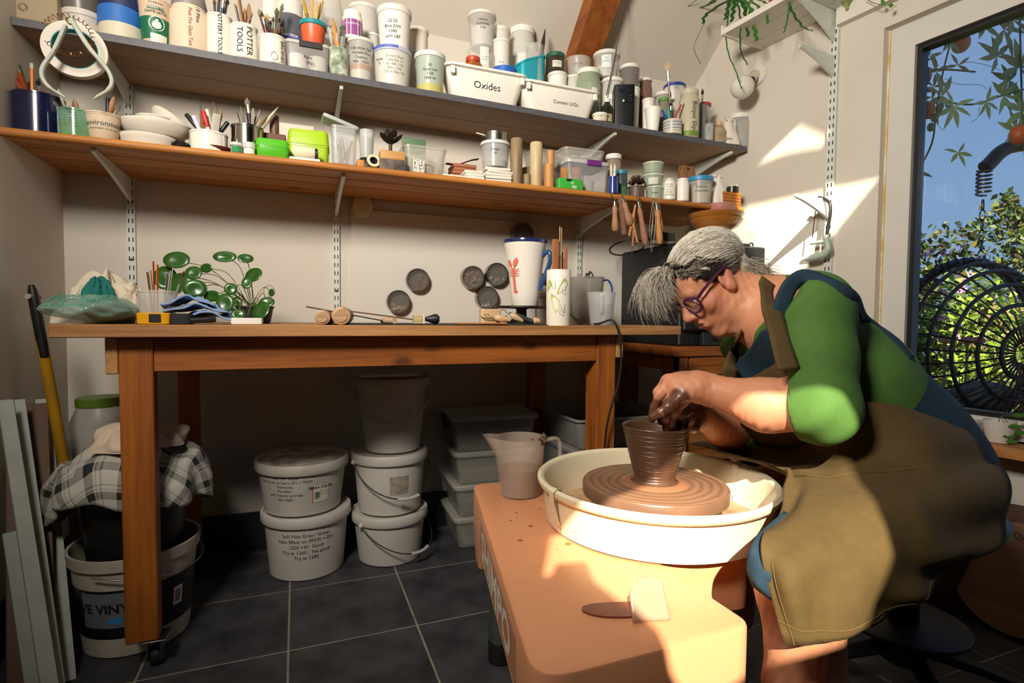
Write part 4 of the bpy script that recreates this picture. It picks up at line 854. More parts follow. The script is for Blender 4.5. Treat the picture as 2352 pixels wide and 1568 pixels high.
obj('blue_rim', arc_lathe([(c['r']+.0008, c['h']-.010), (c['r']+.0008, c['h']-.001)], c['fa']-1.2, c['fa']+.3, 12), M('5566b5', .5), c['t'])
obj('handwriting', wrap(lines2d(['Mocha', '21'], .011), c['R0'], c['h']*.62, c['fa']-.75, R2=c['r'], H=c['h'], off=.001), M_ink, c['t'], smooth=False)
U('lidded_tub', 'white lidded tub marked 22-50 Blue E/W 1040, stacked on the blue-rimmed tub', 'tub', 866, 945, 5, F+.06, base=c['top'], m=M('e3ddd2', .4), lid=('dcd6cc', .022, .003), text=['22.50', 'Blue E/W', '1040', 'with LBF'], ts=.0145, tz=.62, ta=-.1)
U('lidded_tub', 'cream tub with printed pottery label behind the grey-green tub', 'tub', 933, 984, 57, F+.17, m=M('dcd4c2', .4), lid=('e2dac6', .016), paper=('d6d3ca', .35, .75, .9, -.3), text=['POTTERY', 'PRINTS'], ts=.008, tz=.66, ta=-.3, ink=M('3a7a8a', .6))
c = U('clear_tub', 'clear tub of grey-green glaze marked Good one 1120', 'tub', 952, 1023, 112, F+.05, m=M('c3cdbf', .3, clear=.45), lid=('d3d6cc', .018, .003), fill=('aeb9a6', .95), text=['30', 'Good one', '1120', '1064 ok'], ts=.0125, tz=.66, ta=.0)
obj('yellow_sediment', lathe([(c['R0']-.001, .003), (c['R0']+.0006, .004), (c['R0']+.002, c['h']*.2), (.001, c['h']*.2)], 24), M('b5ad62', .6), c['t'])
c = U('glass_jar', 'clear lidded jar at the back with a turquoise printed label', 'jar', 1070, 1139, 97, F+.18, style='jar', m=MC, paper=('d9d9d2', .35, .95, .6, .25), text=['~~~~~~~', '~~~~~'], ts=.009, tz=.8, ta=.25, ink=M('2a8aa0', .6))
U('clear_tub', 'clear tub of white powder marked Lithium Carbonate, topmost at the back', 'tub', 1074, 1140, 18, F+.18, base=c['top'], m=MC, lid=('dcd8ce', .012), fill=('e6e3da', .6), text=['Lithium', 'Carbonate', '2 kg'], ts=.012, tz=.72, ta=.05)
U('lidded_tub', 'leaning white tub marked Barium behind the lithium tubs', 'tub', 1126, 1172, 55, F+.21, m=M('d6cfc2', .5), lid=('ddd7ca', .018), text=['Barium'], ts=.014, tz=.8)
U('lidded_tub', 'white tub low down behind the Oxides tray', 'tub', 1130, 1172, 84, F+.16, m=M('d9d4c8', .5), lid=('e0dbd0', .012), text=['10 m'], ts=.010, tz=.7)
U('screw_jar', 'round-shouldered white jar with white screw lid above the turquoise caddy', 'jar', 1166, 1232, 50, F+.272, style='jar', m=MCl, lid=('e9e5da', .026), fill=('e2dfd6', .7), paper=('dcdad2', .3, .75, .9, .1), text=['POTTERY', 'CRAFTS'], ts=.008, tz=.62, ta=.1, ink=M('3a7a8a', .6))
# white trays
def tray(label, xl, xr, yt, Y, depth, word, ws_, fx=0):
    c = slabbox('storage_tray', label, xl, xr, yt, Y, depth, zu, MW, taper=.80, open_=True, lip=.014, r=.03, cat='tray'); w, d, h = c['w'], c['d'], c['h']
    obj('handwriting', xf(text2d(word, ws_), (fx, -d/2*.80-.0085-.010*.55-.002, h*.42), (math.pi/2-.10, 0, 0)), M_ink, c['t'], smooth=False)
    for s in (-1, 1): obj('handle_rib', rbox(.016, .014, h*.22, .003), MW, c['t'], loc=(s*(w*.40), -d*.455, h*.68))
    return c
ox = tray('white plastic tray marked Oxides at the shelf edge', 1020, 1220, 155, F+.008, .14, 'Oxides', .036)
ug = tray("white plastic tray marked Contem U/Gs at the shelf edge", 1195, 1387, 194, F+.008, .135, "Contem U/Gs", .019, .02)
# the tray's lettering sits on its sloping face
for c in (ox, ug):
    for o in c['t'].children:
        if o.name.startswith('handwriting'):
            sl = (c['w']-.028, c['d']-.028, c['h']); ang = math.atan2((sl[1]*(1-.80))/2, sl[2]-.012)
            o.location.y = 0
            vs = o.data.vertices
            for v in vs:
                zz = v.co.z; yy = -(sl[1]*.80/2+(sl[1]*.20/2)*max(0, min(1, (zz-.004)/(sl[2]-.012))))-.0012; v.co.y = yy
def inbox(label, name, cat, xl, xr, yt, Y, base, **k): return U(name, label, cat, xl, xr, yt, Y, base=base, **k)
P = onY(1092, 140, ox['Y']-.03); t = thing('square_bottle', 'square orange bottle with red lid standing in the Oxides tray', 'bottle', (P[0], ox['Y'], ox['z0']+.006), .35)
hq = onY(1092, 119, ox['Y']-.05)[2]-ox['z0']-.006
obj('body', loft([rr(.056, .056, .008, 0), rr(.060, .060, .008, .004), rr(.062, .062, .008, hq*.78), rr(.045, .045, .01, hq*.90), rr(.04, .04, .01, hq*.92)]), mat('amber_plastic', 'a8571c', .4, noise=(6, .2)), t)
obj('lid', lathe([(.026, hq*.90), (.027, hq*.91), (.027, hq-.002), (.025, hq), (.001, hq)], 24), M('b5402f', .45), t); obj('paper_label', box(.0312, .0316, -.026, .026, hq*.3, hq*.76, .0001), M('b9b7a8', .6), t)
inbox('white pot with ridged blue screw lid standing in the Oxides tray', 'screw_jar', 'jar', 1128, 1188, 147, ox['Y'], ox['z0']+.006, style='tub', m=MW, lid=('1c5ab0', .022, .002), taper=.96, paper=('a82f38', .2, .7, .5, .5))
# turquoise caddy behind the trays
P = onY(1224, 160, F+.16); t = thing('utensil_caddy', 'turquoise plastic caddy with angled rim behind the trays', 'caddy', (P[0], F+.205, zu(P[0])), .25); hq = onY(1235, 122, F+.17)[2]-zu(P[0])
vt, ft = opentub(.125, .085, hq, .02, .8, .002, .003)
obj('body', ([(x, y, z-(.055*max(0, (-x+.02)/.09) if z > hq*.5 else 0)) for x, y, z in vt], ft), mat('turquoise_plastic', '23a3b3', .35), t)
inbox('clear scoop tub tipped into the turquoise caddy', 'clear_tub', 'tub', 1206, 1250, 96, F+.205, zu(P[0])+.05, m=MC, taper=.8)
implement('tool', (P[0]+.015, F+.205, zu(P[0])+.05), onY(1252, 68, F+.205), 'blue scraper with black handle standing in the turquoise caddy', None, '1f3f9a', '17171a', .009, name='scraper', cat='scraper')
a = U('lidded_tub', 'white tub marked 1270 behind the Contem tray, under the green-lidded jar', 'tub', 1257, 1303, 160, F+.18, m=MW, lid=('dcd8ce', .014), text=['Sn', '1270', '1240 ok'], ts=.012, tz=.62)
U('glass_jar', 'dark glass jar with green lid and cream label at the back', 'jar', 1254, 1297, 115, F+.18, base=a['top'], style='jar', m=M('3a332c', .2), lid=('1f5a42', .018, -.001), paper=('cfc8b5', .2, .6, 1.0, .2), text=['~~~~~~~'], ts=.008, tz=.42, ta=.2)
a = U('clear_tub', 'squat clear tub with blue mark behind the Contem tray', 'tub', 1295, 1338, 168, F+.19, m=MCl, lid=('dcd8ce', .012), paper=('3a5ab0', .6, .8, .25))
U('clear_tub', 'wide empty clear bowl tub at the back below the rafter', 'tub', 1297, 1358, 123, F+.20, base=a['top'], m=MC, taper=.78, text=['0.5 / 14'], ts=.010, tz=.55, ink=M('6a6258', .7))
U('screw_jar', 'clear jar of bright green powder with white lid and label', 'jar', 1323, 1379, 150, F+.14, style='jar', m=M('b5c3a5', .2, clear=.62), lid=('dfe0d2', .020, -.001), fill=('3f7a34', .4), paper=('d6d8cf', .15, .7, .55, .55), text=['POTTERY'], ts=.006, tz=.62, ta=.55, ink=M('3a7a8a', .6))
a = U('screw_jar', 'white-lidded jar lettered TIN OXIDE CLAYMAN beside the radio aerial', 'jar', 1378, 1432, 172, F+.15, style='jar', m=M('cfcbc4', .3, clear=.2), lid=('e4e0d6', .016, -.001), fill=('8d7f7a', .8), paper=('dedbd3', .12, .72, 1.3), text=['TIN OXIDE', 'CLAYMAN'], ts=.009, tz=.58)
U('clear_tub', 'clear lidded tub of white powder with turquoise Tin Oxide label', 'tub', 1362, 1424, 108, F+.16, base=a['top'], m=MC, lid=('d9d6cd', .016), fill=('e2dfd6', .5), paper=('e0e2dc', .35, .85, .75), text=['TIN', 'OXIDE'], ts=.011, tz=.70, ink=M('2a8aa0', .6))
a = U('lidded_tub', 'white-lidded pot just behind the black radio', 'tub', 1424, 1470, 194, F+.13, m=MW, lid=('e6e2d8', .012))
U('screw_jar', 'clear jar of dark charcoal powder with white lid behind the radio', 'jar', 1422, 1468, 141, F+.135, base=a['top'], style='jar', m=M('9a938c', .2, clear=.62), lid=('e2ded4', .016, -.001), fill=('2b2624', .66))
U('screw_jar', 'small jar of dark red-brown powder with white lid', 'jar', 1467, 1497, 175, F+.17, style='jar', m=M('8a6a5a', .2, clear=.3), lid=('e2ded4', .012, -.001), fill=('5a2418', .9))
# radio
P = onY(1452, 250, F+.02); t = thing('table_radio', 'black upright table radio with a silver dial', 'radio', (P[0]-.012, F+.075, zu(P[0])), -.42); hq = onY(1440, 197, F+.03)[2]-zu(P[0])
obj('case', rbox(.082, .125, hq, .006), mat('black_speckled', '101011', .35, noise=(90, .1)), t)
obj('display', box(-.022, .022, -.0640, -.0626, hq*.80, hq*.89, .0003), M('1c2430', .15), t)
obj('dial', xf(lathe([(.009, 0), (.009, .005), (.007, .006), (.001, .006)], 18), (.0, -.0625, hq*.62), (math.pi/2, 0, 0)), M('8a8a8a', .25, metal=1), t)
for qx in (-.026, -.018, .018, .026):
    for qz in (.60, .66, .72): obj('button', box(qx-.0022, qx+.0022, -.0638, -.0626, hq*qz, hq*qz+.004, .0003), M('3a3a3c', .4), t)
obj('speaker_grille', join(*[xf(lathe([(.0014, 0), (.0001, .0006)], 5), (qx, -.0627, hq*qz), (math.pi/2, 0, 0)) for qx in np.linspace(-.03, .03, 11) for qz in np.linspace(.08, .5, 15)]), M('050505', .6), t, kind='stuff')
Pa = onY(1393, 219, F+.10); Pb = onY(1441, -6, F+.10)
_ae = obj('aerial', tube([Vector(Pa)-Vector(t.location), Vector((Pa+Pb)/2)-Vector(t.location), Vector((Pa+Pb)/2)-Vector(t.location), Vector(Pb)-Vector(t.location)], [.0022, .0022, .0015, .0015], 8), M('a8a8a6', .25, metal=1), t); _ae.rotation_euler = (0, 0, .42)
U('sauce_bottle', 'small dark sauce bottle with white cap beside the radio', 'bottle', 1379, 1409, 220, F+.035, style='bottle', m=M('23211c', .2), lid=('dedad0', .016), paper=('a89a7a', .08, .40, 2.0), text=['~~~~~~', '~~~~~~~~'], ts=.008, tz=.34)
U('screw_jar', 'small cream pot with white lid in front of the sauce bottle', 'jar', 1360, 1396, 255, F+.022, style='tub', m=M('d6cdb4', .4), lid=('e6e2d6', .009), taper=.96, text=['Uranu', '15 1'], ts=.009, tz=.55)
a = U('lidded_tub', 'white pot with black label right of the radio', 'pot', 1474, 1504, 222, F+.09, m=MW, lid=('e6e2d8', .010), paper=('2a2a2c', .5, .7, .7))
U('paper_cup', 'plain tapering white cup at the shelf edge right of the radio', 'cup', 1480, 1518, 241, F+.025, taper=.66, m=M('efeae0', .5))
a = U('screw_jar', 'clear jar with white lid behind the striped cup', 'jar', 1503, 1541, 205, F+.13, style='jar', m=MC, lid=('e2ded4', .016, -.001), fill=('9a958a', .5))
U('screw_jar', 'small jar with bright green lid behind the striped cup', 'jar', 1512, 1538, 221, F+.085, style='jar', m=M('8f8d7a', .25, clear=.25), lid=('4f8f34', .014, -.001), fill=('7a6a4a', .7))
U('lidded_tub', 'white tub with royal blue lid at the back near the right wall', 'tub', 1524, 1574, 184, F+.19, m=MW, lid=('2a48a8', .014), taper=.9)
c = U('striped_cup', 'blue and cream banded cup holding pens and a fan brush', 'cup', 1522, 1566, 269, F+.025, taper=.97, m=M('d6cbb2', .35))
for q in range(4): obj('stripe', lathe([(c['R0']*(.972+.008*q)+.0008, c['h']*(.12+.21*q)), (c['R0']*(.972+.008*q)+.0012, c['h']*(.21+.21*q))], 28, False, False), M('7d93a8', .35), c['t'])
fill_pot(c, [('fan', 1532, 142, '5a2a20', 'c9b285', .0042), ('marker', 1521, 252, '1f3f8a', '1f4fa0', .0045), ('marker', 1535, 248, '2aa08a', '20a89a', .0042), ('pencil', 1568, 232, 'b02f2a', 'd6c3b5', .0038), ('brush', 1541, 235, '4a1f18', '2a1a14', .0045)], brl('blue and cream banded cup'), 'pens in the banded cup')
c = U('slip_bottle', 'tall cloudy bottle marked Bisque Slip with green residue at the base', 'bottle', 1560, 1607, 197, F+.035, style='jar', m=M('c9bfa5', .35, clear=.12), lid=('c3bda8', .022), fill=('b5a98a', .8), text=['Bisque Slip'], ts=.028, tz=.46, ta=.35, vert=True)
obj('green_residue', lathe([(c['R0']+.0003, .004), (c['R0']+.0006, .005), (c['R0']+.0006, c['h']*.13)], 24, False, False), M('6f8a2e', .5), c['t'])
U('glass_jar', 'clear jar with red lid near the right wall', 'jar', 1601, 1632, 231, F+.12, style='jar', m=MC, lid=('b53a2f', .014, -.001))
U('clear_tub', 'grey translucent beaker between the Bisque Slip bottle and the red-lidded jar', 'beaker', 1598, 1622, 236, F+.07, m=M('8f9090', .3, clear=.3), taper=.9)
implement('brush', (onY(1608, 300, F+.07)[0], F+.07, zu(1.7)+.01), onY(1614, 203, F+.075), 'black brush standing in the grey translucent beaker', None, '1c1c1e', '141414', .004)
U('measuring_glass', 'small clear shot glass with printed scale at the shelf edge', 'glass', 1617, 1639, 281, F+.022, m=M('c9c9c4', .15, clear=.55), taper=.9, text=['15', '10', '5'], ts=.009, tz=.7)
U('honey_bottle', 'small glass bottle half full of amber liquid with a cork', 'bottle', 1635, 1667, 273, F+.028, style='bottle', m=M('b5a584', .2, clear=.3), lid=('c9a878', .016), fill=('c07a1c', .55), text=['~~~~~', '~~~~~', '~~~~'], ts=.008, tz=.4, ta=.3)
U('screw_jar', 'tall clear jar of pale powder at the right end of the upper shelf', 'jar', 1672, 1723, 254, F+.055, style='jar', m=M('c6c6c0', .2, clear=.62), lid=('e4e0d6', .020, -.001), fill=('c9c7be', .40))
def bag(label, xl, xr, yt, Y, zf, m, seed, word=None, base=None, name='paper_bag'):
    X, z0, r, h = frust(xl, xr, yt, Y, zf, base); rnd = np.random.RandomState(seed); L = []
    for i in range(12):
        u = i/11; n = 28; row = []
        for j in range(n):
            a = 2*math.pi*j/n; sq = 1/max(abs(math.cos(a)), abs(math.sin(a)))**.6
            rr_ = r*sq*.86*(1-.25*u**2)*(1+.10*math.sin(3*a+5*u+seed)+.07*math.sin(7*a-6*u)*u)
            row.append((rr_*math.cos(a), rr_*math.sin(a)*(1-.72*u**1.5), h*u+(.012*math.sin(5*a+seed)*u**3)))
        L.append(row)
    t = thing(name, label, 'bag', (X, Y, z0)); obj('bag_body', loft(L), m, t, smooth=50)
    if word: obj('handwriting', wrap(text2d(word, .014), r*1.0, h*.15, face_cam((X, Y)), off=.002), M_ink, t, smooth=False)
    obj('folded_top', rbox(r*1.2, r*.35, .012, .003), m, t, loc=(0, 0, h-.004)); return t
bag('crumpled white paper bag marked Zinc in front of the tall clear jar', 1654, 1697, 266, F+.03, zu, M('e0d8ca', .8), 4, 'Zinc')
# ================================================================ lower shelf
G_ = SLF
c = Lw('pen_pot', 'large dark blue glazed pot of pencils at the left wall', 'pot', 40, 139, 208, G_+.10, taper=.98, m=mat('cobalt_glaze', '171d42', .18, noise=(20, .4), coat=.6))
fill_pot(c, [('brush', 27, 122, '8a3a1c', '2a1c18', .007), ('pencil', 73, 146, 'd0741c', 'c9b5a0', .0045), ('tool', 22, 165, '5a2f22', '8a4a2c', .008), ('knife', 38, 170, 'a8a49a', 'c9c5ba', .006), ('marker', 68, 190, '1c1c20', '202024', .005), ('brush', 88, 180, '241c18', '1c1512', .004)], brl('dark blue glazed pot'), 'pencils in the dark blue pot')
c = Lw('glazed_cup', 'green and turquoise glazed cup with tiny stamped text', 'cup', 139, 211, 247, G_+.055, taper=.95, m=mat('green_turquoise_glaze', '7fa59a', .15, noise=(5, .5), col2='5f8f4a', coat=.6), text=['~'*18, '~'*17, '~'*18, '~'*16, '~'*18, '~'*17], ts=.006, tz=.8, ta=-.55)
fill_pot(c, [('stick', 133, 205, 'b5aa96', 'b5aa96', .006), ('tool', 170, 228, '6a4a2c', '8a6a45', .006), ('brush', 122, 232, '3a2a20', '8a8070', .004)], brl('green and turquoise cup'), 'tools in the turquoise cup')
c = Lw('paper_cup', 'small kraft paper cup printed with the word environment', 'cup', 203, 273, 257, G_+.05, taper=.76, m=M('dcc7ac', .65))
obj('cup_lettering', wrap(text2d('environment', .019), c['R0'], c['h']*.52, c['fa']+.05, R2=c['r'], H=c['h'], off=.0008), M('4a5a52', .6), c['t'], smooth=False)
obj('cup_lettering', wrap(text2d('all passengers on the planet', .007), c['R0'], c['h']*.38, c['fa']+.05, R2=c['r'], H=c['h'], off=.0008), M('4a5a52', .6), c['t'], smooth=False)
obj('rim', lathe([(c['r']-.001, c['h']-.002), (c['r']+.002, c['h']-.001), (c['r']+.002, c['h']+.002), (c['r']-.001, c['h']+.002)], 28), M('e2d2bb', .6), c['t'])
fill_pot(c, [('marker', 248, 224, '17171a', '17171a', .005), ('tool', 262, 222, 'a05a3a', 'c08a5a', .005), ('knife', 285, 236, '55564f', 'b0aea6', .004), ('brush', 272, 245, '6a6a66', '9a968c', .005)], brl('environment paper cup'), 'pens in the environment cup')
P = onY(300, 222, G_+.16); t = thing('hake_brush', 'wide flat wooden brush with dark bristles behind the white moulds', 'brush', (P[0], G_+.17, zl(P[0])), rot=(0, -.5, .3))
obj('handle', rbox(.075, .018, .075, .004), M('7d6248', .6), t); obj('bristles', rbox(.070, .016, .03, .003, .95), M('2a211a', .9), t, loc=(0, 0, .075))
# white plaster dishes and moulds
M_plas = mat('white_plaster', 'e0d8c8', .7, noise=(9, .06))
def dish(label, xl, xr, ytop, Y, z, h, base=.62, rot=None, sx=1.0):
    P1, P2 = onY(xl, ytop+20, Y), onY(xr, ytop+20, Y); r = (P2[0]-P1[0])/2
    t = thing('plaster_mould', label, 'mould', ((P1[0]+P2[0])/2, Y, z), rot=rot or (0, 0, 0))
    obj('dish', lathe([(r*base, 0), (r*base+.004, .002), (r*.96, h*.7), (r, h-.004), (r*.985, h), (r*.93, h-.003), (r*.5, h*.55), (.001, h*.5)], 44, sy=.8), M_plas, t); return r
P = onY(340, 320, G_+.09); z = zl(P[0])
dish('wide white plaster dish at the bottom of the mould pile', 271, 412, 300, G_+.085, z, .036, .8)
dish('wider white plaster dish second from the bottom of the mould pile', 271, 441, 272, G_+.085, z+.036, .040, .72)
dish('small domed white plaster mould nested on the dish pile', 312, 392, 262, G_+.085, z+.077, .020, .9)
dish('oval white plaster mould leaning on the dish pile', 322, 432, 232, G_+.15, z+.085, .035, .6, rot=(-.25, .62, 0))
t = thing('hair_tie', 'black ruffled hair tie on the shelf edge beside the moulds', 'hair tie', (onY(415, 325, G_+.03)[0], G_+.03, zl(-.1)))
obj('ruffle', tube([(.016*math.cos(a)*(1+.12*math.sin(7*a)), .010*math.sin(a), .010+.006*math.sin(5*a)) for a in np.linspace(0, 6.28, 60)], [.006+.0025*math.sin(17*a) for a in np.linspace(0, 6.28, 60)], 8), M('17161a', .9), t)
c = Lw('pen_dish', 'low white ceramic dish full of marker pens', 'dish', 440, 520, 297, G_+.06, taper=1.0, m=MCer)
fill_pot(c, [('marker', 427, 262, '1c1c1e', '1c1c1e', .006), ('marker', 444, 265, 'e0e0e0', 'dadae6', .006), ('marker', 466, 254, 'd6d0c6', 'c02a2a', .006), ('marker', 475, 252, 'd9d8b8', 'd9d8b8', .006), ('loop', 459, 226, '8a5a3a', '8a5a3a', .005), ('loop', 493, 234, '55504a', '8a857c', .004), ('marker', 524, 280, '1c1c1e', '1c1c1e', .006), ('tool', 508, 252, '9a7550', 'a88560', .009), ('stick', 498, 262, 'cfcabf', 'cfcabf', .008)], brl('low white pen dish'), 'pens in the low white dish')
P = onY(493, 338, G_+.018); t = thing('jar_lid', 'shallow brown glazed lid in front of the white pen dish', 'lid', (P[0], G_+.04, zl(P[0]))); obj('saucer', lathe([(.018, 0), (.020, .001), (.045, .014), (.046, .016), (.043, .016), (.02, .005), (.001, .004)], 32, sy=.7), M('5a2a1c', .3), t)
c = Lw('metal_tin', 'shiny silver tin holding rubber-tipped shapers', 'tin', 533, 603, 283, G_+.075, taper=.97, m=mat('polished_tin', 'c9c7c0', .12, 1.0))
fill_pot(c, [('tool', 552, 245, '1c1c1e', '8a857c', .005), ('brush', 567, 225, '1a1a1c', '7a7670', .006), ('tool', 581, 248, '1c1c1e', '8f8a80', .005), ('tool', 597, 253, '1a1a1c', '8d8880', .005), ('tool', 614, 265, '8a6a4c', '9a7a55', .006), ('loop', 545, 258, 'b08a60', 'b08a60', .008), ('tool', 639, 246, 'b5b0a0', 'cfc6b0', .006)], brl('shiny silver tin'), 'shapers in the silver tin')
P = onY(630, 290, G_+.11); t = thing('rolled_rod', 'thick brown rolled rod standing behind the green box', 'rod', (P[0], G_+.115, zl(P[0]))); hq = onY(630, 262, G_+.10)[2]-zl(P[0]); obj('rod', lathe([(.013, 0), (.014, .002), (.014, hq-.002), (.012, hq), (.006, hq), (.006, hq-.004), (.001, hq-.004)], 18), M('6a4a3c', .5), t)
def brick(name, label, xl, xr, yt, Y, d, zf, m, base=None, rz=0, cat='block', r=.004, yb=None):
    P1, P2 = onY(xl, yt+10, Y), onY(xr, yt+10, Y); X = (P1[0]+P2[0])/2; z0 = base if base is not None else zf(X); h = onY((xl+xr)/2, yt, Y)[2]-z0
    if yb is not None: h = onY((xl+xr)/2, yt, Y)[2]-onY((xl+xr)/2, yb, Y)[2]
    t = thing(name, label, cat, (X, Y+d/2, z0), rz); obj('block', rbox(P2[0]-P1[0], d, h, r), m, t); return dict(t=t, X=X, Y=Y+d/2, z0=z0, h=h, w=P2[0]-P1[0], top=z0+h, d=d)
brick('clay_block', 'brown cardboard block behind the bright green box', 600, 657, 306, G_+.10, .05, zl, M('6d4a3a', .7))
brick('clay_block', 'long grey-white plaster block at the back of the pine shelf', 640, 722, 285, G_+.27, .05, zl, M_plas)
Lw('small_jar', 'tiny clear jar with a square green label at the shelf edge', 'jar', 529, 558, 325, G_+.022, style='tub', m=MC, lid=('cfccc2', .010), taper=.98, paper=('1f8a4a', .1, .75, 1.6))
Lw('small_jar', 'tiny white jar with clear cap beside the green-labelled jar', 'jar', 559, 587, 325, G_+.022, style='tub', m=MW, lid=('c9c9bf', .018), taper=.98)
def lunchbox(label, xl, xr, yt, Y, d, hexc, rz, base=None):
    P1, P2 = onY(xl, yt+15, Y), onY(xr, yt+15, Y); X = (P1[0]+P2[0])/2; w = P2[0]-P1[0]; z0 = base or zl(X); h = onY((xl+xr)/2, yt, Y)[2]-z0; t = thing('plastic_case', label, 'case', (X, Y+d/2, z0), rz); m = mat('case_'+hexc, hexc, .35, noise=(12, .1))
    obj('base_shell', loft([rr(w*.86, d*.86, .012, 0), rr(w*.92, d*.92, .014, .003), rr(w*.97, d*.97, .015, h*.55), rr(w*1.0, d*1.0, .015, h*.56), rr(w*1.0, d, .015, h*.60)]), m, t)
    obj('lid_shell', loft([rr(w, d, .015, h*.61), rr(w*.98, d*.98, .015, h*.66), rr(w*.95, d*.95, .015, h*.92), rr(w*.88, d*.88, .012, h)]), m, t); return z0+h
lunchbox('bright green plastic case at the shelf edge', 585, 664, 318, G_+.010, .075, '55b825', .05)
lunchbox('lime yellow plastic case tilted behind the thread spool', 660, 758, 297, G_+.085, .085, 'a5c81c', -.06)
P = onY(700, 350, G_+.02); t = thing('thread_spool', 'cream thread spool lying in a clear wrapper', 'spool', (P[0], G_+.035, zl(P[0])+.004)); obj('base_card', box(-.045, .045, -.022, .022, -.004, .005), MW, t)
obj('thread', xf(lathe([(.018, -.030), (.0195, -.028), (.0195, .028), (.018, .030)], 24), (0, 0, .025), (0, math.pi/2, 0)), M('d9cfae', .85, ), t); obj('spool_end', xf(lathe([(.017, .030), (.017, .038), (.005, .040)], 20), (0, 0, .025), (0, math.pi/2, 0)), M_black, t)
c = slabbox('clear_box', 'clear box with its lid ajar, full of rusty tools', 761, 822, 288, G_+.010, .075, zl, M('c9cac6', .25, clear=.66), taper=.90, open_=True, r=.01, lip=.002)
obj('loose_lid', xf(rbox(.115, .085, .012, .008), (-.012, .018, c['h']+.012), (.05, .28, .05)), M('c5c9c6', .25, clear=.3), c['t'])
for q in range(7):
    a = random.uniform(-.5, .5); obj('rusty_tool', tube([(random.uniform(-.02, .02), random.uniform(-.025, .02), .006), (random.uniform(-.03, .03), random.uniform(-.025, .02), c['h']*random.uniform(.5, .8))], .003, 6), M(random.choice(['8a4a2c', '6a6560', 'a8683a']), .6), c['t'])
P = onY(842, 330, G_+.05); t = thing('pepper_grinder', 'clear plastic grinder with a black base', 'grinder', (P[0], G_+.05, zl(P[0]))); hq = onY(842, 296, G_+.03)[2]-zl(P[0])
obj('base_collar', lathe([(.030, 0), (.033, .003), (.034, .018), (.026, .03), (.022, .036)], 24), M_black, t); obj('clear_body', lathe([(.020, .036), (.022, .06), (.0255, hq-.004), (.024, hq), (.022, hq), (.019, .04)], 24), M('d0d0ca', .1, clear=.5), t); obj('inner_cone', lathe([(.012, .038), (.018, hq*.8)], 16), M('b5b2aa', .2, metal=1), t)
P = onY(826, 372, G_+.02); brick('wood_block', 'little orange wood cube at the shelf edge', 820, 838, 366, G_+.012, .02, zl, wood('orange_wood', 'c98a3c', '9a5f20', axis=0, knots=False))
tape_roll('small cream tape ring lying at the shelf edge', onY(856, 374, G_+.03)[0], G_+.036, zl(.3)+.0218, .0215, .011, .018, 'd8cba0', rot=(math.pi/2-.25, 0, .1), core='2a2420')
w1 = brick('wood_block', 'scored old wooden stamping block with dark front', 872, 936, 366, G_+.012, .05, zl, mat('worn_dark_wood', '6f6459', .7, noise=(30, .6), col2='2c2622'))
brick('wood_block', 'pale pine block stacked on the scored dark block', 874, 932, 346, G_+.018, .045, zl, wood('pale_pine', 'c99a5c', 'a26f35', axis=0), base=w1['top'])
t = thing('metal_flower', 'dark metal flower with pointed petals behind the stamping blocks', 'ornament', (onY(898, 345, G_+.12)[0], G_+.13, zl(.4)))
hq = onY(898, 330, G_+.12)[2]-zl(.4)
obj('stalk', lathe([(.02, 0), (.006, .01), (.006, hq)], 12), M('3a302a', .5), t)
for k in range(12):
    a = k*2*math.pi/12; ti = (.5, .95)[k % 2]; R_ = .055
    pts = [(0, -.006), (.4, -.017), (.8, -.013), (1, 0), (.8, .013), (.4, .017), (0, .006)]
    V = [((u*R_*math.sin(ti))*math.cos(a)-v*math.sin(a), (u*R_*math.sin(ti))*math.sin(a)+v*math.cos(a), hq+u*R_*math.cos(ti)+dz) for dz in (0, .0012) for u, v in pts]
    obj('petal', (V, [tuple(range(6, -1, -1)), tuple(range(7, 14))]+[(i, (i+1) % 7, 7+(i+1) % 7, 7+i) for i in range(7)]), mat('dark_bronze', '30261f', .45, noise=(30, .3)), t, smooth=False)
brick('sanding_card', 'flat green and clear card leaning behind the metal flower', 925, 978, 318, G_+.20, .012, zl, M('5f7a58', .5))
slb = slabbox('clear_box', 'wide clear tub holding a roll of tape', 926, 1030, 335, G_+.03, .11, zl, M('bdb8ac', .3, clear=.66), taper=.9, open_=True, r=.02, lip=.004)
P = onY(990, 375, G_+.07); tape_roll('masking tape roll standing inside the wide clear tub', P[0]-.003, G_+.105, zl(P[0])+.036, .032, .016, .02, 'd8cda8', rot=(math.pi/2, 0, .1), core='4a453c')
t = thing('cutout_bundle', 'bundle of lacy white paper cut-outs leaning on the clear tub', 'cut-outs', (onY(962, 390, G_+.015)[0], G_+.018, zl(.5)))
for k in range(9):
    x = (k-4)*.004; hh = .052-.012*abs(math.sin(k*1.7)); obj('cutout_strip', join(tube(smooth_path([(x, 0, .002), (x+.004*math.sin(k), .002, hh*.5), (x+.006*math.sin(k*2), .003, hh)], 4), .0013, 5), *[sphere(.0028, (x+.005*math.sin(k*2+q), .002, hh*q/4), 6, 4) for q in range(1, 5)]), M('e2ddd0', .7), t)
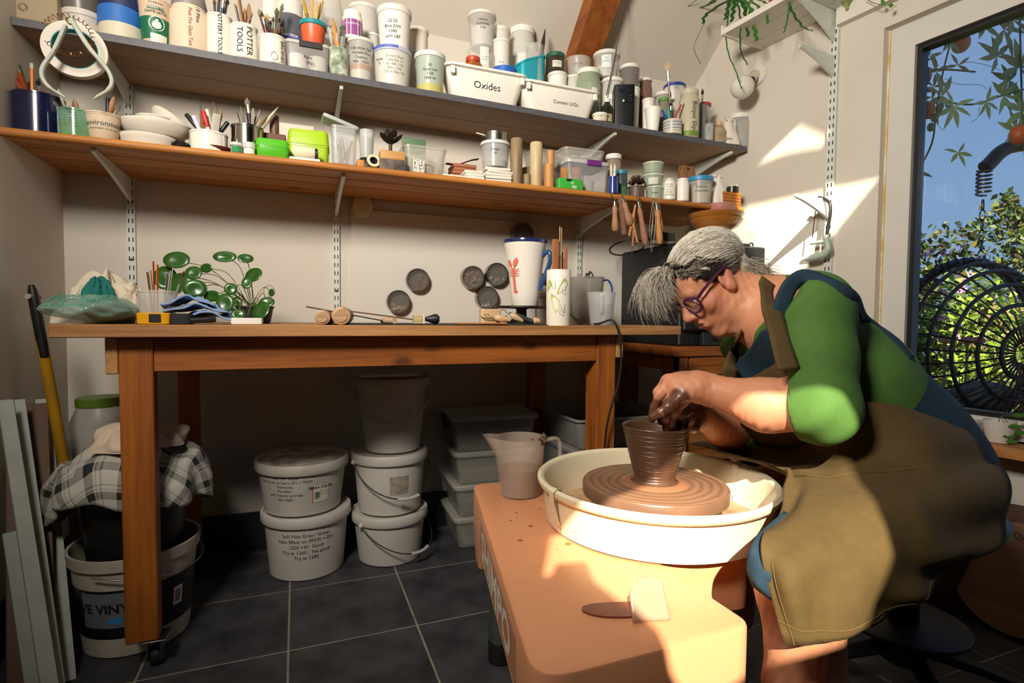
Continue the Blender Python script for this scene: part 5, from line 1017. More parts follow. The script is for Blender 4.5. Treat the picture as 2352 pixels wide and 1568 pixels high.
# tiles
M_bisq = mat('white_tile_bisque', 'e2dacb', .65, noise=(20, .05)); M_terra = mat('terracotta_tile', 'a8654a', .7, noise=(20, .12))
def tiles(label, group, cat, cx, Y, z, n, w, d, h, m, seed, name='test_tile'):
    rnd = np.random.RandomState(seed); ords = ['bottom', 'second', 'third', 'fourth', 'fifth', 'sixth']
    for k in range(n):
        nm = ords[k] if k < n-1 else 'top'
        obj(name, rbox(w, d, h-.0005, .002), m, loc=(cx+rnd.uniform(-.006, .006), Y+rnd.uniform(-.004, .004), z+k*h), rot=(0, 0, rnd.uniform(-.12, .12)), label=label.replace('#', nm), cat=cat, group=group)
zt_ = zl(.85); Xa = onY(1142, 405, G_+.05)[0]; Xb = onY(1085, 405, G_+.05)[0]
tiles('# white test tile of the taller pile under the blue-clip jar', 'white test tiles', 'tile', Xa, G_+.055, zt_, 5, .094, .08, .0105, M_bisq, 1)
tiles('# white test tile of the lower pile beside the terracotta tiles', 'white test tiles', 'tile', Xb, G_+.05, zt_, 3, .066, .075, .0105, M_bisq, 2)
tiles('# terracotta test tile of the pile behind the white tiles', 'terracotta test tiles', 'tile', Xb-.012, G_+.145, zt_, 6, .085, .08, .0125, M_terra, 3)
obj('leather_strap', tube(smooth_path([(Xb-.075, G_+.13, zt_+.076), (Xb-.03, G_+.135, zt_+.078), (Xb+.02, G_+.14, zt_+.100), (Xb+.05, G_+.14, zt_+.108)], 5), .012, 8, flat=.2), M('6a4526', .6), label='curled brown leather strap lying over the terracotta tiles', cat='strap')
obj('plaster_bat', rbox(.085, .05, .008, .004), M_bisq, loc=(onY(1040, 398, G_+.04)[0], G_+.04, zl(.6)), label='single flat white tile lying beside the lower tile pile', cat='tile')
cj = Lw('clip_jar', 'clear square jar with a blue clip standing on the white tiles', 'jar', 1103, 1172, 318, G_+.055, base=zt_+.0525, style='tub', m=M('c9c8c4', .2, clear=.62), lid=('d2d3d0', .012, .003), taper=.9, fill=('b8b0a2', .3), text=['Design', 'cut'], ts=.011, tz=.66)
obj('clip', xf(rbox(.026, .006, .030, .003), (-.024, -.030, cj['h']*.58), (-.15, 0, -.6)), M('2f62a8', .4), cj['t'])
Lw('metal_tin', 'round steel tin with a white stick, on top of the blue-clip jar', 'tin', 1108, 1168, 299, G_+.055, base=cj['top'], taper=1.0, m=mat('brushed_tin', 'b8b4aa', .25, 1.0))
obj('paper_stick', tube([onY(1094, 305, G_+.05), onY(1112, 310, G_+.05)], .0022, 6), MW, label='thin white paper stick poking from the round steel tin', cat='stick')
# wooden rollers
def roller(label, xl, xr, yt, Y, m, notch=False, base=None):
    X, z0, r, h = frust(xl, xr, yt, Y, zl, base); t = thing('wooden_roller', label, 'roller', (X, Y, z0))
    if notch:
        obj('shaft', lathe([(r, 0), (r, h*.62)], 20), m, t); obj('thin_end', xf(lathe([(r*.72, h*.60), (r*.72, h-.003), (r*.6, h), (.001, h)], 18), (r*.26, 0, 0)), m, t)
    else: obj('shaft', lathe([(r*.95, 0), (r, .003), (r, h-.004), (r*.9, h), (.001, h)], 22), m, t)
M_w1 = wood('grey_wood', '9a8562', '6a573c', axis=2, knots=False); M_w2 = wood('cream_wood', 'cdb98d', 'a68f63', axis=2, knots=False); M_w3 = wood('tan_wood', 'c9945a', 'a06d35', axis=2, knots=False)
roller('tall dusky wooden roller standing right of the white tiles', 1172, 1200, 314, G_+.03, M_w1)
roller('tall cream wooden roller standing on a small plank', 1217, 1246, 323, G_+.03, M_w2)
roller('notched tan wooden roller beside the green boxes', 1249, 1274, 341, G_+.03, M_w3, True)
roller('short stubby wood offcut between the two tall rollers', 1200, 1220, 398, G_+.035, M_w1)
roller('wider stubby wood offcut behind the two tall rollers', 1198, 1226, 382, G_+.10, M_w1)
slabbox('clear_box', 'clear tub standing behind the wooden rollers', 1226, 1298, 343, G_+.16, .12, zl, M('b5b0a6', .3, clear=.66), taper=.9, open_=True, r=.02)
cp_ = slabbox('clip_box', 'cloudy clear box with a purple clip handle', 1303, 1402, 368, G_+.03, .15, zl, M('b9b9bb', .3, clear=.62), taper=.90, lidm=M('c6c6c8', .35, clear=.2), r=.02)
obj('clip', box(-.012, .050, -.081, -.075, cp_['h']*.84, cp_['h']*1.02), M('6a2a78', .4), cp_['t'])
obj('inner_tub', lathe([(.022, .004), (.03, .05), (.001, .05)], 20), M('d0cfcc', .3, clear=.3), cp_['t'], loc=(.015, -.03, 0))
ct = slabbox('clear_box', 'clear tray of ceramic shards stacked on the purple-clip box', 1296, 1394, 341, G_+.045, .12, zl, M('cbc7bd', .3, clear=.66), base=cp_['top'], taper=.92, open_=True, r=.02)
for q in range(7): obj('ceramic_shard', xf(rbox(.03, .018, .006, .002), (random.uniform(-.04, .04), random.uniform(-.03, .03), .006+q*.0045), (random.uniform(-.3, .3), random.uniform(-.3, .3), random.uniform(0, 3))), M_bisq, ct['t'])
for k, (xl, xr, lab) in enumerate(((1286, 1309, 'cork stopper next to the tan roller'), (1311, 1336, 'cork stopper next to the purple-clip box'))):
    X, z0, r, h = frust(xl, xr, 383, G_+.06, zl); obj('cork_stopper', lathe([(r*.86, 0), (r*.88, .002), (r, h-.003), (r*.96, h), (.001, h)], 20), mat('cork', 'b07a45', .8, noise=(60, .35)), loc=(X, G_+.06, z0), label=lab, cat='cork')
cbx = brick('tea_light_box', 'small bright green carton of nozzles at the shelf edge', 1284, 1340, 410, G_+.008, .03, zl, M('3aa83a', .5), cat='carton')
obj('carton_lettering', xf(text2d('20', .013, .02), (.004, -.0156, cbx['h']*.5), (math.pi/2, 0, 0)), M('d9e6cf', .6), cbx['t'], smooth=False)
obj('carton_logo', box(-.020, .002, -.0158, -.0151, cbx['h']*.74, cbx['h']*.95, .0001), M_black, cbx['t'])
obj('barcode', join(*[box(.004+q*.0032, .004+q*.0032+.0016, -.0158, -.0152, cbx['h']*.10, cbx['h']*.38, .0001) for q in range(6)]), M('d9dcd2', .6), cbx['t'], smooth=False)
Lw('screw_jar', 'white-lidded jar behind the blue enamel tin', 'jar', 1391, 1427, 350, G_+.10, style='jar', m=M('b09a84', .2, clear=.55), lid=('e0dbcf', .020, -.001), fill=('9a6a4a', .6))
c = Lw('enamel_tin', 'royal blue enamel cylinder holding two chrome rods', 'tin', 1396, 1420, 403, G_+.018, taper=1.0, m=mat('blue_enamel', '23377f', .15, coat=.6))
for px in (1403, 1412): implement('tool', (c['X']+(px-1408)*.0012, c['Y'], c['z0']+.01), onY(px, 376, c['Y']), ('chrome' if px < 1408 else 'white')+' rod standing in the royal blue enamel tin', 'rods in the enamel tin', 'c9c7c0' if px < 1408 else 'e6e3da', 'c9c7c0', .0045, name='metal_rod', cat='rod')
Lw('spice_jar', 'dark jar with teal cap and green label behind the bristle pot', 'jar', 1413, 1440, 388, G_+.07, style='jar', m=M('3a4a48', .3), lid=('2a7a92', .016, -.001), paper=('3f6a4a', .0, .45, 3.0))
c = Lw('bristle_pot', 'dark pot with a bushy brown bristle brush', 'pot', 1441, 1481, 424, G_+.06, taper=.9, m=M('5a4a3c', .5))
rnd = np.random.RandomState(4); br_ = []
for q in range(260):
    v = rnd.normal(size=3); v[2] = abs(v[2]); v /= np.linalg.norm(v); br_.append(tube([v*.012+np.array([0, 0, c['h']+.012]), v*.034+np.array([0, 0, c['h']+.014])], .0009, 3))
obj('bristles', join(*br_), M('4f2d18', .9), c['t'], kind='stuff')
z = None
for k, (yt, lab, fl) in enumerate(((424, 'clear tub marked in pencil at the bottom of the green tub stack', '6a6a5c'), (395, 'green-filled clear tub with paper label in the middle of the stack', '8fa07a'), (367, 'green-filled clear tub on top of the stack', '9db088'))):
    c = Lw('clear_tub', lab, 'tub', 1476 if k else 1482, 1524, yt, G_+.06, base=z, m=M('c3cdb8', .3, clear=.55), lid=('c9d3bd', .007, .0015), fill=(fl, .8), taper=.88, paper=('d6d2c6', .1, .7, 1.0) if k == 1 else None, text=['Copper'] if k == 0 else None, ts=.009, tz=.5); z = c['top']
Lw('pill_bottle', 'white bottle with a handwritten list of oxides', 'bottle', 1523, 1552, 406, G_+.022, style='jar', m=MW, lid=('c3bfb2', .010), text=['YT OX', 'CO 2', 'Iron 1', 'Rutile', 'Cadmium'], ts=.0085, tz=.70)
Lw('pill_bottle', 'plain glossy white bottle beside the oxide list bottle', 'bottle', 1552, 1583, 406, G_+.022, style='jar', m=MW, lid=('e6e3d9', .010))
Lw('screw_jar', 'clear tub of beige powder with bright blue lid marked Calcium Chloride', 'tub', 1578, 1637, 399, G_+.045, style='tub', m=MC, lid=('2f8ab8', .018, .003), taper=.86, fill=('cbb597', .7), text=['Calcium', 'Chloride'], ts=.014, tz=.62, ta=.15)
bag('crushed brown paper bag behind the white bottles', 1548, 1604, 376, G_+.15, zl, mat('brown_paper', '8a6038', .8, noise=(10, .2)), 6)
bag('creased white paper bag between the blue-lidded tub and the wooden box', 1628, 1668, 398, G_+.05, zl, M('e6e0d4', .7), 9)
wb = brick('bottle_crate', 'small orange wooden slatted crate at the right end of the pine shelf', 1661, 1703, 441, G_+.02, .055, zl, wood('orange_crate', 'c97a28', '8a4a12', axis=0, knots=False), cat='crate')
for q in range(4): obj('slat_line', box(-wb['w']/2-.0004, wb['w']/2+.0004, -.0282, -.0274, wb['h']*(.2+.2*q), wb['h']*(.2+.2*q)+.0015, .0001), M_slot, wb['t'])
tub('ink_bottle', 'dark little bottle with pale cap standing on the orange crate', 'bottle', 1667, 1696, 421, G_+.048, base=wb['top'], style='jar', m=M('2a2520', .3), lid=('cfc8ba', .008), minh=.02)
# ---- calipers and tape hanging from the long bracket end
Pc = onY(160, 60, G_-.045)
t = thing('outside_calipers', 'pair of pale metal outside calipers with a copper spring', 'calipers', Pc)
M_cal = mat('pale_caliper_metal', 'cdd3c6', .4, noise=(40, .15))
def pxp(x, y, Y=G_-.045): return onY(x, y, Y)-Pc
obj('arm', tube(smooth_path([pxp(151, 58), pxp(125, 115), pxp(97, 160), pxp(108, 195), pxp(150, 224)], 6), [.0085]*12+[.0085]*8+[.006]*4+[.003], 8, flat=.6), M_cal, t)
obj('arm', tube(smooth_path([pxp(163, 45), pxp(205, 110), pxp(250, 165), pxp(254, 200), pxp(216, 227)], 6), [.0105]*8+[.0090]*8+[.0085]*4+[.006]*4+[.003], 8, flat=.6), M_cal, t)
obj('pivot', xf(lathe([(.006, -.004), (.009, -.004), (.009, .004), (.006, .005), (.001, .005)], 20), pxp(161, 48), (math.pi/2, 0, 0)), M('8a7a52', .35, metal=1), t)
sp_ = []
for i in range(220):
    u = i/219; a = math.pi*(1.15+u*1.75); cpt = pxp(157, 80); th = u*2*math.pi*26
    rad = .058+.0055*math.cos(th); sp_.append(cpt+np.array([rad*math.cos(a)*.9, .0055*math.sin(th), rad*math.sin(a)*.85]))
obj('spring', tube(sp_, .0009, 5), mat('copper_wire', 'a8643a', .3, 1), t)
Pt = onY(171, 114, G_+.02); tape_roll('cream tape roll with turquoise core hanging beside the calipers', Pt[0], G_+.035, Pt[2], .073, .050, .022, 'd9cfc0', rot=(math.pi/2, 0, .12), core='2f9aa0')
# ---- ring of tools hanging from the pine shelf
tg = 'turning tools hanging on the cable ring'
ring_c = onY(1442, 465, G_-.02)
obj('cable_loop', tube(smooth_path([onY(1400, 440, G_-.012), onY(1418, 470, G_-.02), onY(1442, 478, G_-.024), onY(1466, 462, G_-.02), onY(1470, 450, G_-.015)], 6), .0018, 6), M_black, label='thin black cable loop hanging from the pine shelf edge', cat='cable')
for q, px in enumerate((1428, 1464, 1506)):
    h_ = onY(px, 452+6*q, G_-.016); obj('cup_hook', tube(smooth_path([h_+np.array([0, .012, .016]), h_+np.array([0, .004, .012]), h_, h_+np.array([.004, -.006, -.010]), h_+np.array([.0, -.010, -.002])], 4), .0016, 6), M('b9b6ad', .25, metal=1), label='small metal cup hook '+('beside the wooden-handled pair', 'in the middle of the tool ring', 'nearest the bowls')[q]+' under the pine shelf', cat='hook')
def hang(label, kind, xt, yt, xb, yb, w, c1='a87a5c', c2='7d6a58', dz=0):
    Yh = G_-.024-dz; A = onY(xt, yt, Yh); B = onY(xb, yb, Yh); ax = B-A; Ln = np.linalg.norm(ax); ax /= Ln
    o = thing('turning_tool', label, 'tool', A, group=tg); o.rotation_mode = 'QUATERNION'; o.rotation_quaternion = Vector(ax).to_track_quat('Z', 'Y')
    hm = mat('clay_stained_handle_'+c1, c1, .65, noise=(40, .25)); st = M('9a958a', .35, metal=1)
    if kind == 'wood':
        obj('hanging_loop', tube([(0.004*math.sin(a), 0, -.004+.006*math.cos(a)) for a in np.linspace(0, 6.28, 13)], .0009, 5), st, o)
        obj('ferrule', lathe([(w*.55, .002), (w*.6, Ln*.15)], 10), st, o); obj('handle', lathe([(w*.55, Ln*.15), (w*.75, Ln*.25), (w*.70, Ln*.42), (w*.82, Ln*.60), (w, Ln*.80), (w*.9, Ln*.93), (w*.5, Ln), (.0005, Ln)], 14), hm, o)
    elif kind == 'flat': obj('handle', rbox(w*2, w*1.2, Ln*.97, .001), hm, o); obj('end_notch', rbox(w*1.2, w*.8, Ln*.16, .001), M('3a2a20', .7), o, loc=(w*.7, 0, Ln*.82))
    elif kind == 'loop':
        obj('wire', join(tube([(-.003, 0, 0), (-w, 0, Ln*.55)], .001, 5), tube([(.003, 0, 0), (w, 0, Ln*.55)], .001, 5), tube([(w*math.cos(a), 0, Ln*.55+Ln*.42*math.sin(a)) for a in np.linspace(0, math.pi, 12)], .001, 5)), st, o)
    elif kind == 'stick':
        obj('handle', lathe([(w*.6, 0), (w, Ln*.3), (w*.8, Ln*.8)], 8), hm, o)
        obj('wire', tube([(w*1.4*math.sin(a), 0, Ln*.8+Ln*.10*(1-math.cos(a))) for a in np.linspace(0, 6.28, 13)], .0009, 5), st, o)
hang('wooden-handled tool hanging leftmost on the ring', 'wood', 1412, 462, 1413, 531, .0135)
hang('square wooden tool hanging second on the ring', 'flat', 1424, 452, 1434, 542, .0095, '8a6248')
hang('slanted pear-handled tool third on the ring', 'wood', 1430, 455, 1448, 517, .0155, dz=.006)
hang('crossed modelling stick with wire end, pointing down-left', 'stick', 1460, 470, 1441, 560, .0055, 'c08a50', dz=.004)
hang('crossed modelling stick with wire end, pointing down-right', 'stick', 1448, 490, 1468, 572, .0055, 'bd8648', dz=.010)
hang('thin modelling stick with long wire tip in the middle', 'stick', 1458, 470, 1452, 590, .005, '9a7350')
hang('metal-collared pinkish tool in the middle of the ring', 'wood', 1466, 462, 1483, 562, .013, 'a5705c', dz=.004)
hang('big wire loop tool hanging behind the right-hand handle', 'loop', 1500, 462, 1492, 548, .008)
hang('second wire loop tool beside the pale handle', 'loop', 1507, 462, 1496, 582, .010, dz=.005)
hang('pale new wooden handle hanging rightmost on the ring', 'wood', 1508, 468, 1516, 560, .0135, 'c98f55', dz=.004)
hang('small wooden handle half hidden behind the pale handle', 'wood', 1512, 470, 1519, 532, .010, 'b88550', dz=-.006)
# ================================================================ on the back wall and the bench
YP = YW-.0125
def tin(px, py, label, fill, n=14):
    P = onY(px, py, YP); r = 26.5*zc(P)/FPX; t = thing('magnetic_tin', label, 'tin', (P[0], YP, P[2]), rot=(math.pi/2, 0, 0), group='magnetic tins on the white board')
    obj('wall', lathe([(r*.96, 0), (r, .002), (r, .026), (r*.985, .032), (r*.90, .032), (r*.90, .028), (r*.93, .027), (r*.93, .003), (.001, .003)], 40), mat('tin_steel', 'a5a195', .3, 1), t, smooth=40)
    obj('window', lathe([(r*.90, .0290), (r*.90, .0298), (.001, .0298)], 36), M('cfcdc6', .05, clear=.93), t); obj('dark_back', lathe([(r*.925, .0032), (r*.925, .0040), (.001, .0040)], 30), M('4a433a', .5), t)
    rnd = np.random.RandomState(int(px)); 
    for k in range(n):
        a = rnd.uniform(0, 6.28) if fill[1] > .9 else rnd.uniform(math.pi*1.15, math.pi*1.85); q = rnd.uniform(.15 if fill[1] > .9 else .45, .78)*r
        ch = fill[2][k % len(fill[2])]; v, f = text2d(ch, .017, .03); cx_ = sum(p[0] for p in v)/len(v); cy_ = sum(p[1] for p in v)/len(v); ro = rnd.uniform(-1.2, 1.2)
        V = [(q*math.cos(a)+(x-cx_)*math.cos(ro)-(y-cy_)*math.sin(ro), q*math.sin(a)+(x-cx_)*math.sin(ro)+(y-cy_)*math.cos(ro), .006+.0012*k) for x, y, z in v]
        obj('letter_stamp', (V, f), M(fill[0], .7), t, smooth=False)
tin(957, 644, 'round tin of dark red letter stamps on the white board', ('7a3f3a', 1, 'RBSPOQAE'), 14)
tin(913, 693, 'lowest round tin, thin wooden letters lying in its lower half', ('b08a60', .5, 'WZKNERI'), 10)
tin(1082, 638, 'round tin of tangled brown letter stamps', ('9a6a52', 1, 'RSEHNKVA'), 16)
tin(1137, 631, 'round tin of cream scraps nearest the lobster mug', ('cfc2a2', .5, 'IJLI'), 6)
tin(1115, 684, 'round tin with a white peg inside, below the other two near the mug', ('d9d0b8', .5, 'ILI'), 5)
tin(1196, 538, 'empty round tin above the lobster mug', ('8a857a', .5, 'O'), 1)
P = onY(832, 474, YP); t = thing('kitchen_timer', 'cream oval kitchen timer stuck to the wall under the pine shelf', 'timer', (P[0], YP, P[2]), rot=(math.pi/2, 0, 0)); r = 25*zc(P)/FPX
obj('case', lathe([(r*.9, 0), (r, .003), (r, .010), (r*.93, .016), (r*.6, .019), (.001, .020)], 36, sx=.92, sy=1.05), M('ddd0a4', .4), t)
obj('display', box(-.015, .015, .010, .025, .0150, .0185, .0005), M('2a2622', .2), t)
for qx, qy in ((-.013, -.012), (0, -.019), (.013, -.012)): obj('button', xf(lathe([(.0052, .012), (.0052, .0185), (.004, .0198), (.001, .0198)], 14), (qx, qy, 0)), M('d3c594', .4), t)
YT0 = 1.5
def bz_(px, py, Y): return onY(px, py, Y)
M_teal = mat('teal_plastic_film', '8fb8a8', .18, clear=.42, noise=(10, .3))
# plastic bag
def blob(name, label, c, z, sx, sy, h, m, seed, cat, k=4, amp=.12, parent=None, p=2.2):
    rnd = np.random.RandomState(seed); ph = rnd.rand(10)*6.28; n1, n2 = 26, 56; V = []; F = []
    for i in range(n1+1):
        th = math.pi*i/n1
        for j in range(n2):
            a = 2*math.pi*j/n2; d = 1+amp*math.sin(k*a+ph[0]+2*th)+amp*.7*math.sin((k*2+1)*a+ph[1]-3*th)+amp*.6*math.sin(3*a+5*th+ph[2])
            s_ = math.sin(th)**(2/p) if math.sin(th) > 0 else 0; cz = math.copysign(abs(math.cos(th))**(1.0), -math.cos(th))
            V.append((sx*d*s_*math.cos(a), sy*d*s_*math.sin(a), max(0.0, h*.5+h*.5*cz*(1+amp*math.sin(5*a+ph[4])*s_))))
    for i in range(n1):
        for j in range(n2): F.append((i*n2+j, i*n2+(j+1) % n2, (i+1)*n2+(j+1) % n2, (i+1)*n2+j))
    return obj(name, (V, F), m, parent, loc=(c[0], c[1], z), smooth=True, label=label, cat=cat)
Pb_ = bz_(205, 710, YT0+.12); hb = onY(230, 676, YT0+.08)[2]-ZB
t = thing('plastic_bag', 'crinkled teal netted plastic bag at the left end of the bench', 'bag', (Pb_[0], YT0+.12, ZB))
w_ = (onY(325, 710, YT0+.12)[0]-onY(88, 710, YT0+.12)[0])/2
def film(sx, sy, h, seed):
    rnd = np.random.RandomState(seed); ph = rnd.rand(8)*6.28; n1, n2 = 18, 40; V = []; F = []
    for i in range(n1+1):
        u = i/n1*2-1; hx = (1-abs(u)**2.4)**.6*(.62+.38*(u+1)/2 if u < 0 else 1)
        for j in range(n2):
            a = 2*math.pi*j/n2; cr = 1+.07*math.sin(5*a+ph[0]+7*u)+.05*math.sin(9*a-11*u+ph[1])
            V.append((sx*u, sy*hx*math.cos(a)*cr, h*.5+h*.5*hx*math.sin(a)*cr if math.sin(a) > 0 else h*.5+h*.5*hx*math.sin(a)))
    for i in range(n1):
        for j in range(n2): F.append((i*n2+j, i*n2+(j+1) % n2, (i+1)*n2+(j+1) % n2, (i+1)*n2+j))
    return V, F
vb = film(w_, .085, hb, 3); obj('film', ([(x, y, max(.0005, z-hb*.5+hb*.5*(1 if z > hb*.5 else 1))) for x, y, z in vb[0]], vb[1]), M_teal, t, smooth=True)
nn = []
for i in range(-5, 4):
    u = i*.13; nn.append(tube([(w_*u+.02*v, -.075*math.sin(v*math.pi)*.9 if 0 else -.080*math.cos(v*1.45), hb*(.48+.50*math.sin(v*1.45))) for v in np.linspace(.05, .95, 8)], .0007, 4))
for v in (.2, .45, .7, .9): nn.append(tube([(w_*u, -.082*math.cos(v*1.45)*(1-abs(u)**2.4)**.6, hb*(.48+.52*math.sin(v*1.45)*(1-abs(u)**2.4)**.6)) for u in np.linspace(-.75, .45, 14)], .0007, 4))
obj('netting', join(*nn), M('3fa890', .5), t, kind='stuff')
obj('grey_contents', sphere(.5, (w_*.35, .01, hb*.45), 20, 12, (w_*.95, .11, hb*.75)), M('77736c', .7), t)
# cloth pile in three rags
Pc_ = bz_(255, 680, YT0+.24)
rag('cotton_rag', (Pc_[0]-.018, YT0+.27), ZB, .082, .105, mat('cream_muslin', 'd6cab4', .9, noise=(20, .1), bump=(200, .2)), 11, 'heap of frayed cream muslin rags behind the netted bag', k=4, sx=1.15, jag=.5)
rag('green_rag', (Pc_[0]-.012, YT0+.185), ZB+.045, .034, .060, mat('teal_cotton', '0f6a60', .85), 13, 'deep teal rag tucked into the cream muslin heap', k=3, jag=.3)
rag('cotton_rag', (Pc_[0]+.062, YT0+.21), ZB, .036, .075, mat('grey_muslin', 'cabda9', .9, noise=(20, .1)), 17, 'smaller twist of off-white rag beside the sandpaper tub', k=3, jag=.4)
c = tub('clear_tub', 'clear plastic tub holding orange sandpaper sheets', 'tub', 322, 403, 666, YT0+.14, zf=lambda X: ZB, taper=.88, m=M('d6d0c6', .3, clear=.62))
for k, (px, py, w, col) in enumerate(((352, 600, .016, 'd9721c'), (362, 608, .018, 'e07a20'), (338, 625, .030, 'd6ccbb'), (346, 620, .004, '5a2f26'), (392, 622, .012, 'cfc6b2'), (384, 628, .016, '8a8478'), (397, 615, .006, 'd9d6ca'))):
    A = np.array([c['X']+(px-362)*.0004*c['r']/.05, YT0+.12+.008*k, ZB+.005]); B = onY(px, py, YT0+.12+.008*k); ax = B-A; Ln = np.linalg.norm(ax)
    o = obj('sandpaper_sheet', rbox(w, .0015, Ln, .0004, .9), M(col, .85), loc=A, label=('folded bright orange sandpaper standing highest in the clear tub', 'second orange sandpaper sheet in the clear tub', 'cream sandpaper with a slanted top in the clear tub', 'thin maroon-edged sheet in the clear tub', 'narrow cream strip in the clear tub', 'grey sandpaper strip in the clear tub', 'thin white card in the clear tub next to the plant')[k], cat='sandpaper', group='sandpaper in the clear tub')
    o.rotation_mode = 'QUATERNION'; o.rotation_quaternion = Vector(ax/Ln).to_track_quat('Z', 'Y')
implement('brush', (c['X']+.01, YT0+.19, ZB+.008), onY(423, 622, YT0+.17), 'small silver-ferruled brush leaning in the sandpaper tub', None, '8a857c', '4a2a20', .003)
P = bz_(345, 740, YT0+.03); t = thing('tape_measure', 'yellow and black tape measure at the bench edge', 'tape measure', (P[0]+.008, YT0+.035, ZB))
obj('yellow_case', rbox(.070, .034, .028, .008, .96), mat('yellow_plastic', 'd99a0a', .35), t); obj('black_grip', rbox(.026, .036, .022, .003), M_black, t, loc=(.004, 0, .004)); obj('black_end', rbox(.05, .032, .027, .008), M_black, t, loc=(.055, .003, 0)); obj('hook', box(-.038, -.034, -.008, .008, 0, .012), M_steel, t)
# folded blue cloth
M_blue = mat('pale_blue_cotton', '7f9cc4', .9, noise=(30, .12), bump=(150, .2))
Pq = bz_(445, 735, YT0+.07); wq = (onY(523, 735, YT0+.07)[0]-onY(368, 735, YT0+.07)[0])/2; hq = onY(440, 684, YT0+.07)[2]-ZB
t = thing('folded_cloth', 'crumpled pale blue cotton cloth on the bench in front of the plant', 'cloth', (Pq[0], YT0+.09, ZB))
for k, (dz, sc_, sk) in enumerate(((.0, 1.0, .30), (.018, .95, .12), (.034, .78, -.10))):
    grid = [[(wq*sc_*(u/3-1)+(wq*sk), (v-2)*.026, .010+dz+(hq-.030)*(1-abs(u/3-1)**1.6)*(.55 if k < 2 else .66)*(1 if v < 3 else .7)+.005*math.sin(u*2.1+v*1.7+k)) for v in range(5)] for u in range(7)]
    Gc, Nc = sheet(grid, .003, 5, 5); obj('fold', sheet_mesh(Gc, Nc, .0045), M_blue, t, smooth=True)
implement('marker', bz_(437, 735, YT0+.028)+np.array([0, 0, -.001]), bz_(496, 733, YT0+.04), 'black pen lying under the blue cloth', None, '17171a', '202022', .0075)
brick('eraser_block', 'small white box lying beside the blue cloth', 530, 602, 730, YT0+.03, .05, lambda X: ZB, MW, cat='box')
# pilea plant
Pp = bz_(580, 735, YT0+.33); t = thing('potted_pilea', 'pilea plant with round green leaves on long stalks', 'plant', (Pp[0], YT0+.33, ZB)); o0 = np.array([Pp[0], YT0+.33, ZB])
obj('pot', lathe([(.045, 0), (.05, .003), (.058, .045), (.061, .047), (.061, .052), (.056, .052), (.054, .042), (.001, .040)], 30), M('2a2624', .5), t)
obj('soil', lathe([(.054, .041), (.03, .050), (.001, .052)], 20), mat('mossy_soil', '6a5f4a', .95, noise=(50, .5), bump=(80, .8)), t)
M_leaf = mat('pilea_leaf', '2a5a1a', .32, noise=(24, .25), coat=.3); M_stalk = M('5f6a34', .5)
leaves = [(408, 599, 29, 20, .36), (380, 640, 24, 30, .37), (409, 655, 26, 27, .30), (446, 628, 19, 16, .33), (448, 664, 25, 22, .26), (476, 616, 15, 11, .34), (518, 591, 26, 13, .36), (564, 595, 17, 11, .34), (585, 633, 21, 17, .33), (568, 650, 12, 15, .30), (530, 664, 14, 14, .28), (490, 680, 22, 13, .26), (518, 697, 20, 23, .22), (548, 722, 16, 12, .20), (602, 714, 21, 21, .24), (614, 695, 17, 12, .28), (565, 737, 14, 6, .2), (625, 672, 8, 9, .34), (543, 700, 14, 18, .29)]
for k, (px, py, a, b, dY) in enumerate(leaves):
    c_ = onY(px, min(py, 736), YT0+dY)-o0; s_ = zc(c_+o0)/FPX
    nrm = np.array([-.25+.4*math.sin(k*2.1), -1.0, .30+.25*math.sin(k)]); nrm /= np.linalg.norm(nrm); ex = np.cross([0, 0, 1.0], nrm); ex /= np.linalg.norm(ex); ey = np.cross(nrm, ex); ti = .5*math.sin(k*3.3)
    f_ = b/max(.3, abs(ey@UP)); L = []
    for q, cup in ((0, 0), (.5, .0022), (1, .006)):
        L.append([c_+(ex*math.cos(th+ti)*a*q*s_+ey*math.sin(th+ti)*min(a*1.3, f_)*q*s_)+nrm*cup*(a/25)*(1 if q else 0) if q else c_+(ex*math.cos(th)+ey*math.sin(th))*1e-4 for th in [2*math.pi*j/20 for j in range(20)]])
    vf = loft(L, True, False); o = obj('leaf', vf, M_leaf, t, smooth=True); md = o.modifiers.new('thickness', 'SOLIDIFY'); md.thickness = .0009
    mid = c_*.55+np.array([0, .01, .045]); obj('stalk', tube(smooth_path([(.006*math.sin(k), .006*math.cos(k), .048), mid+np.array([.008*math.sin(k*1.3), 0, .012]), c_-nrm*.001], 5), .0012, 5), M_stalk, t)
obj('wire_spiral', tube(smooth_path([onY(610, 690, YT0+.30)-o0, onY(606, 665, YT0+.30)-o0, onY(620, 655, YT0+.30)-o0, onY(631, 668, YT0+.30)-o0, onY(622, 682, YT0+.30)-o0, onY(614, 678, YT0+.30)-o0], 6), .0007, 5), M('3a3a30', .5), t)
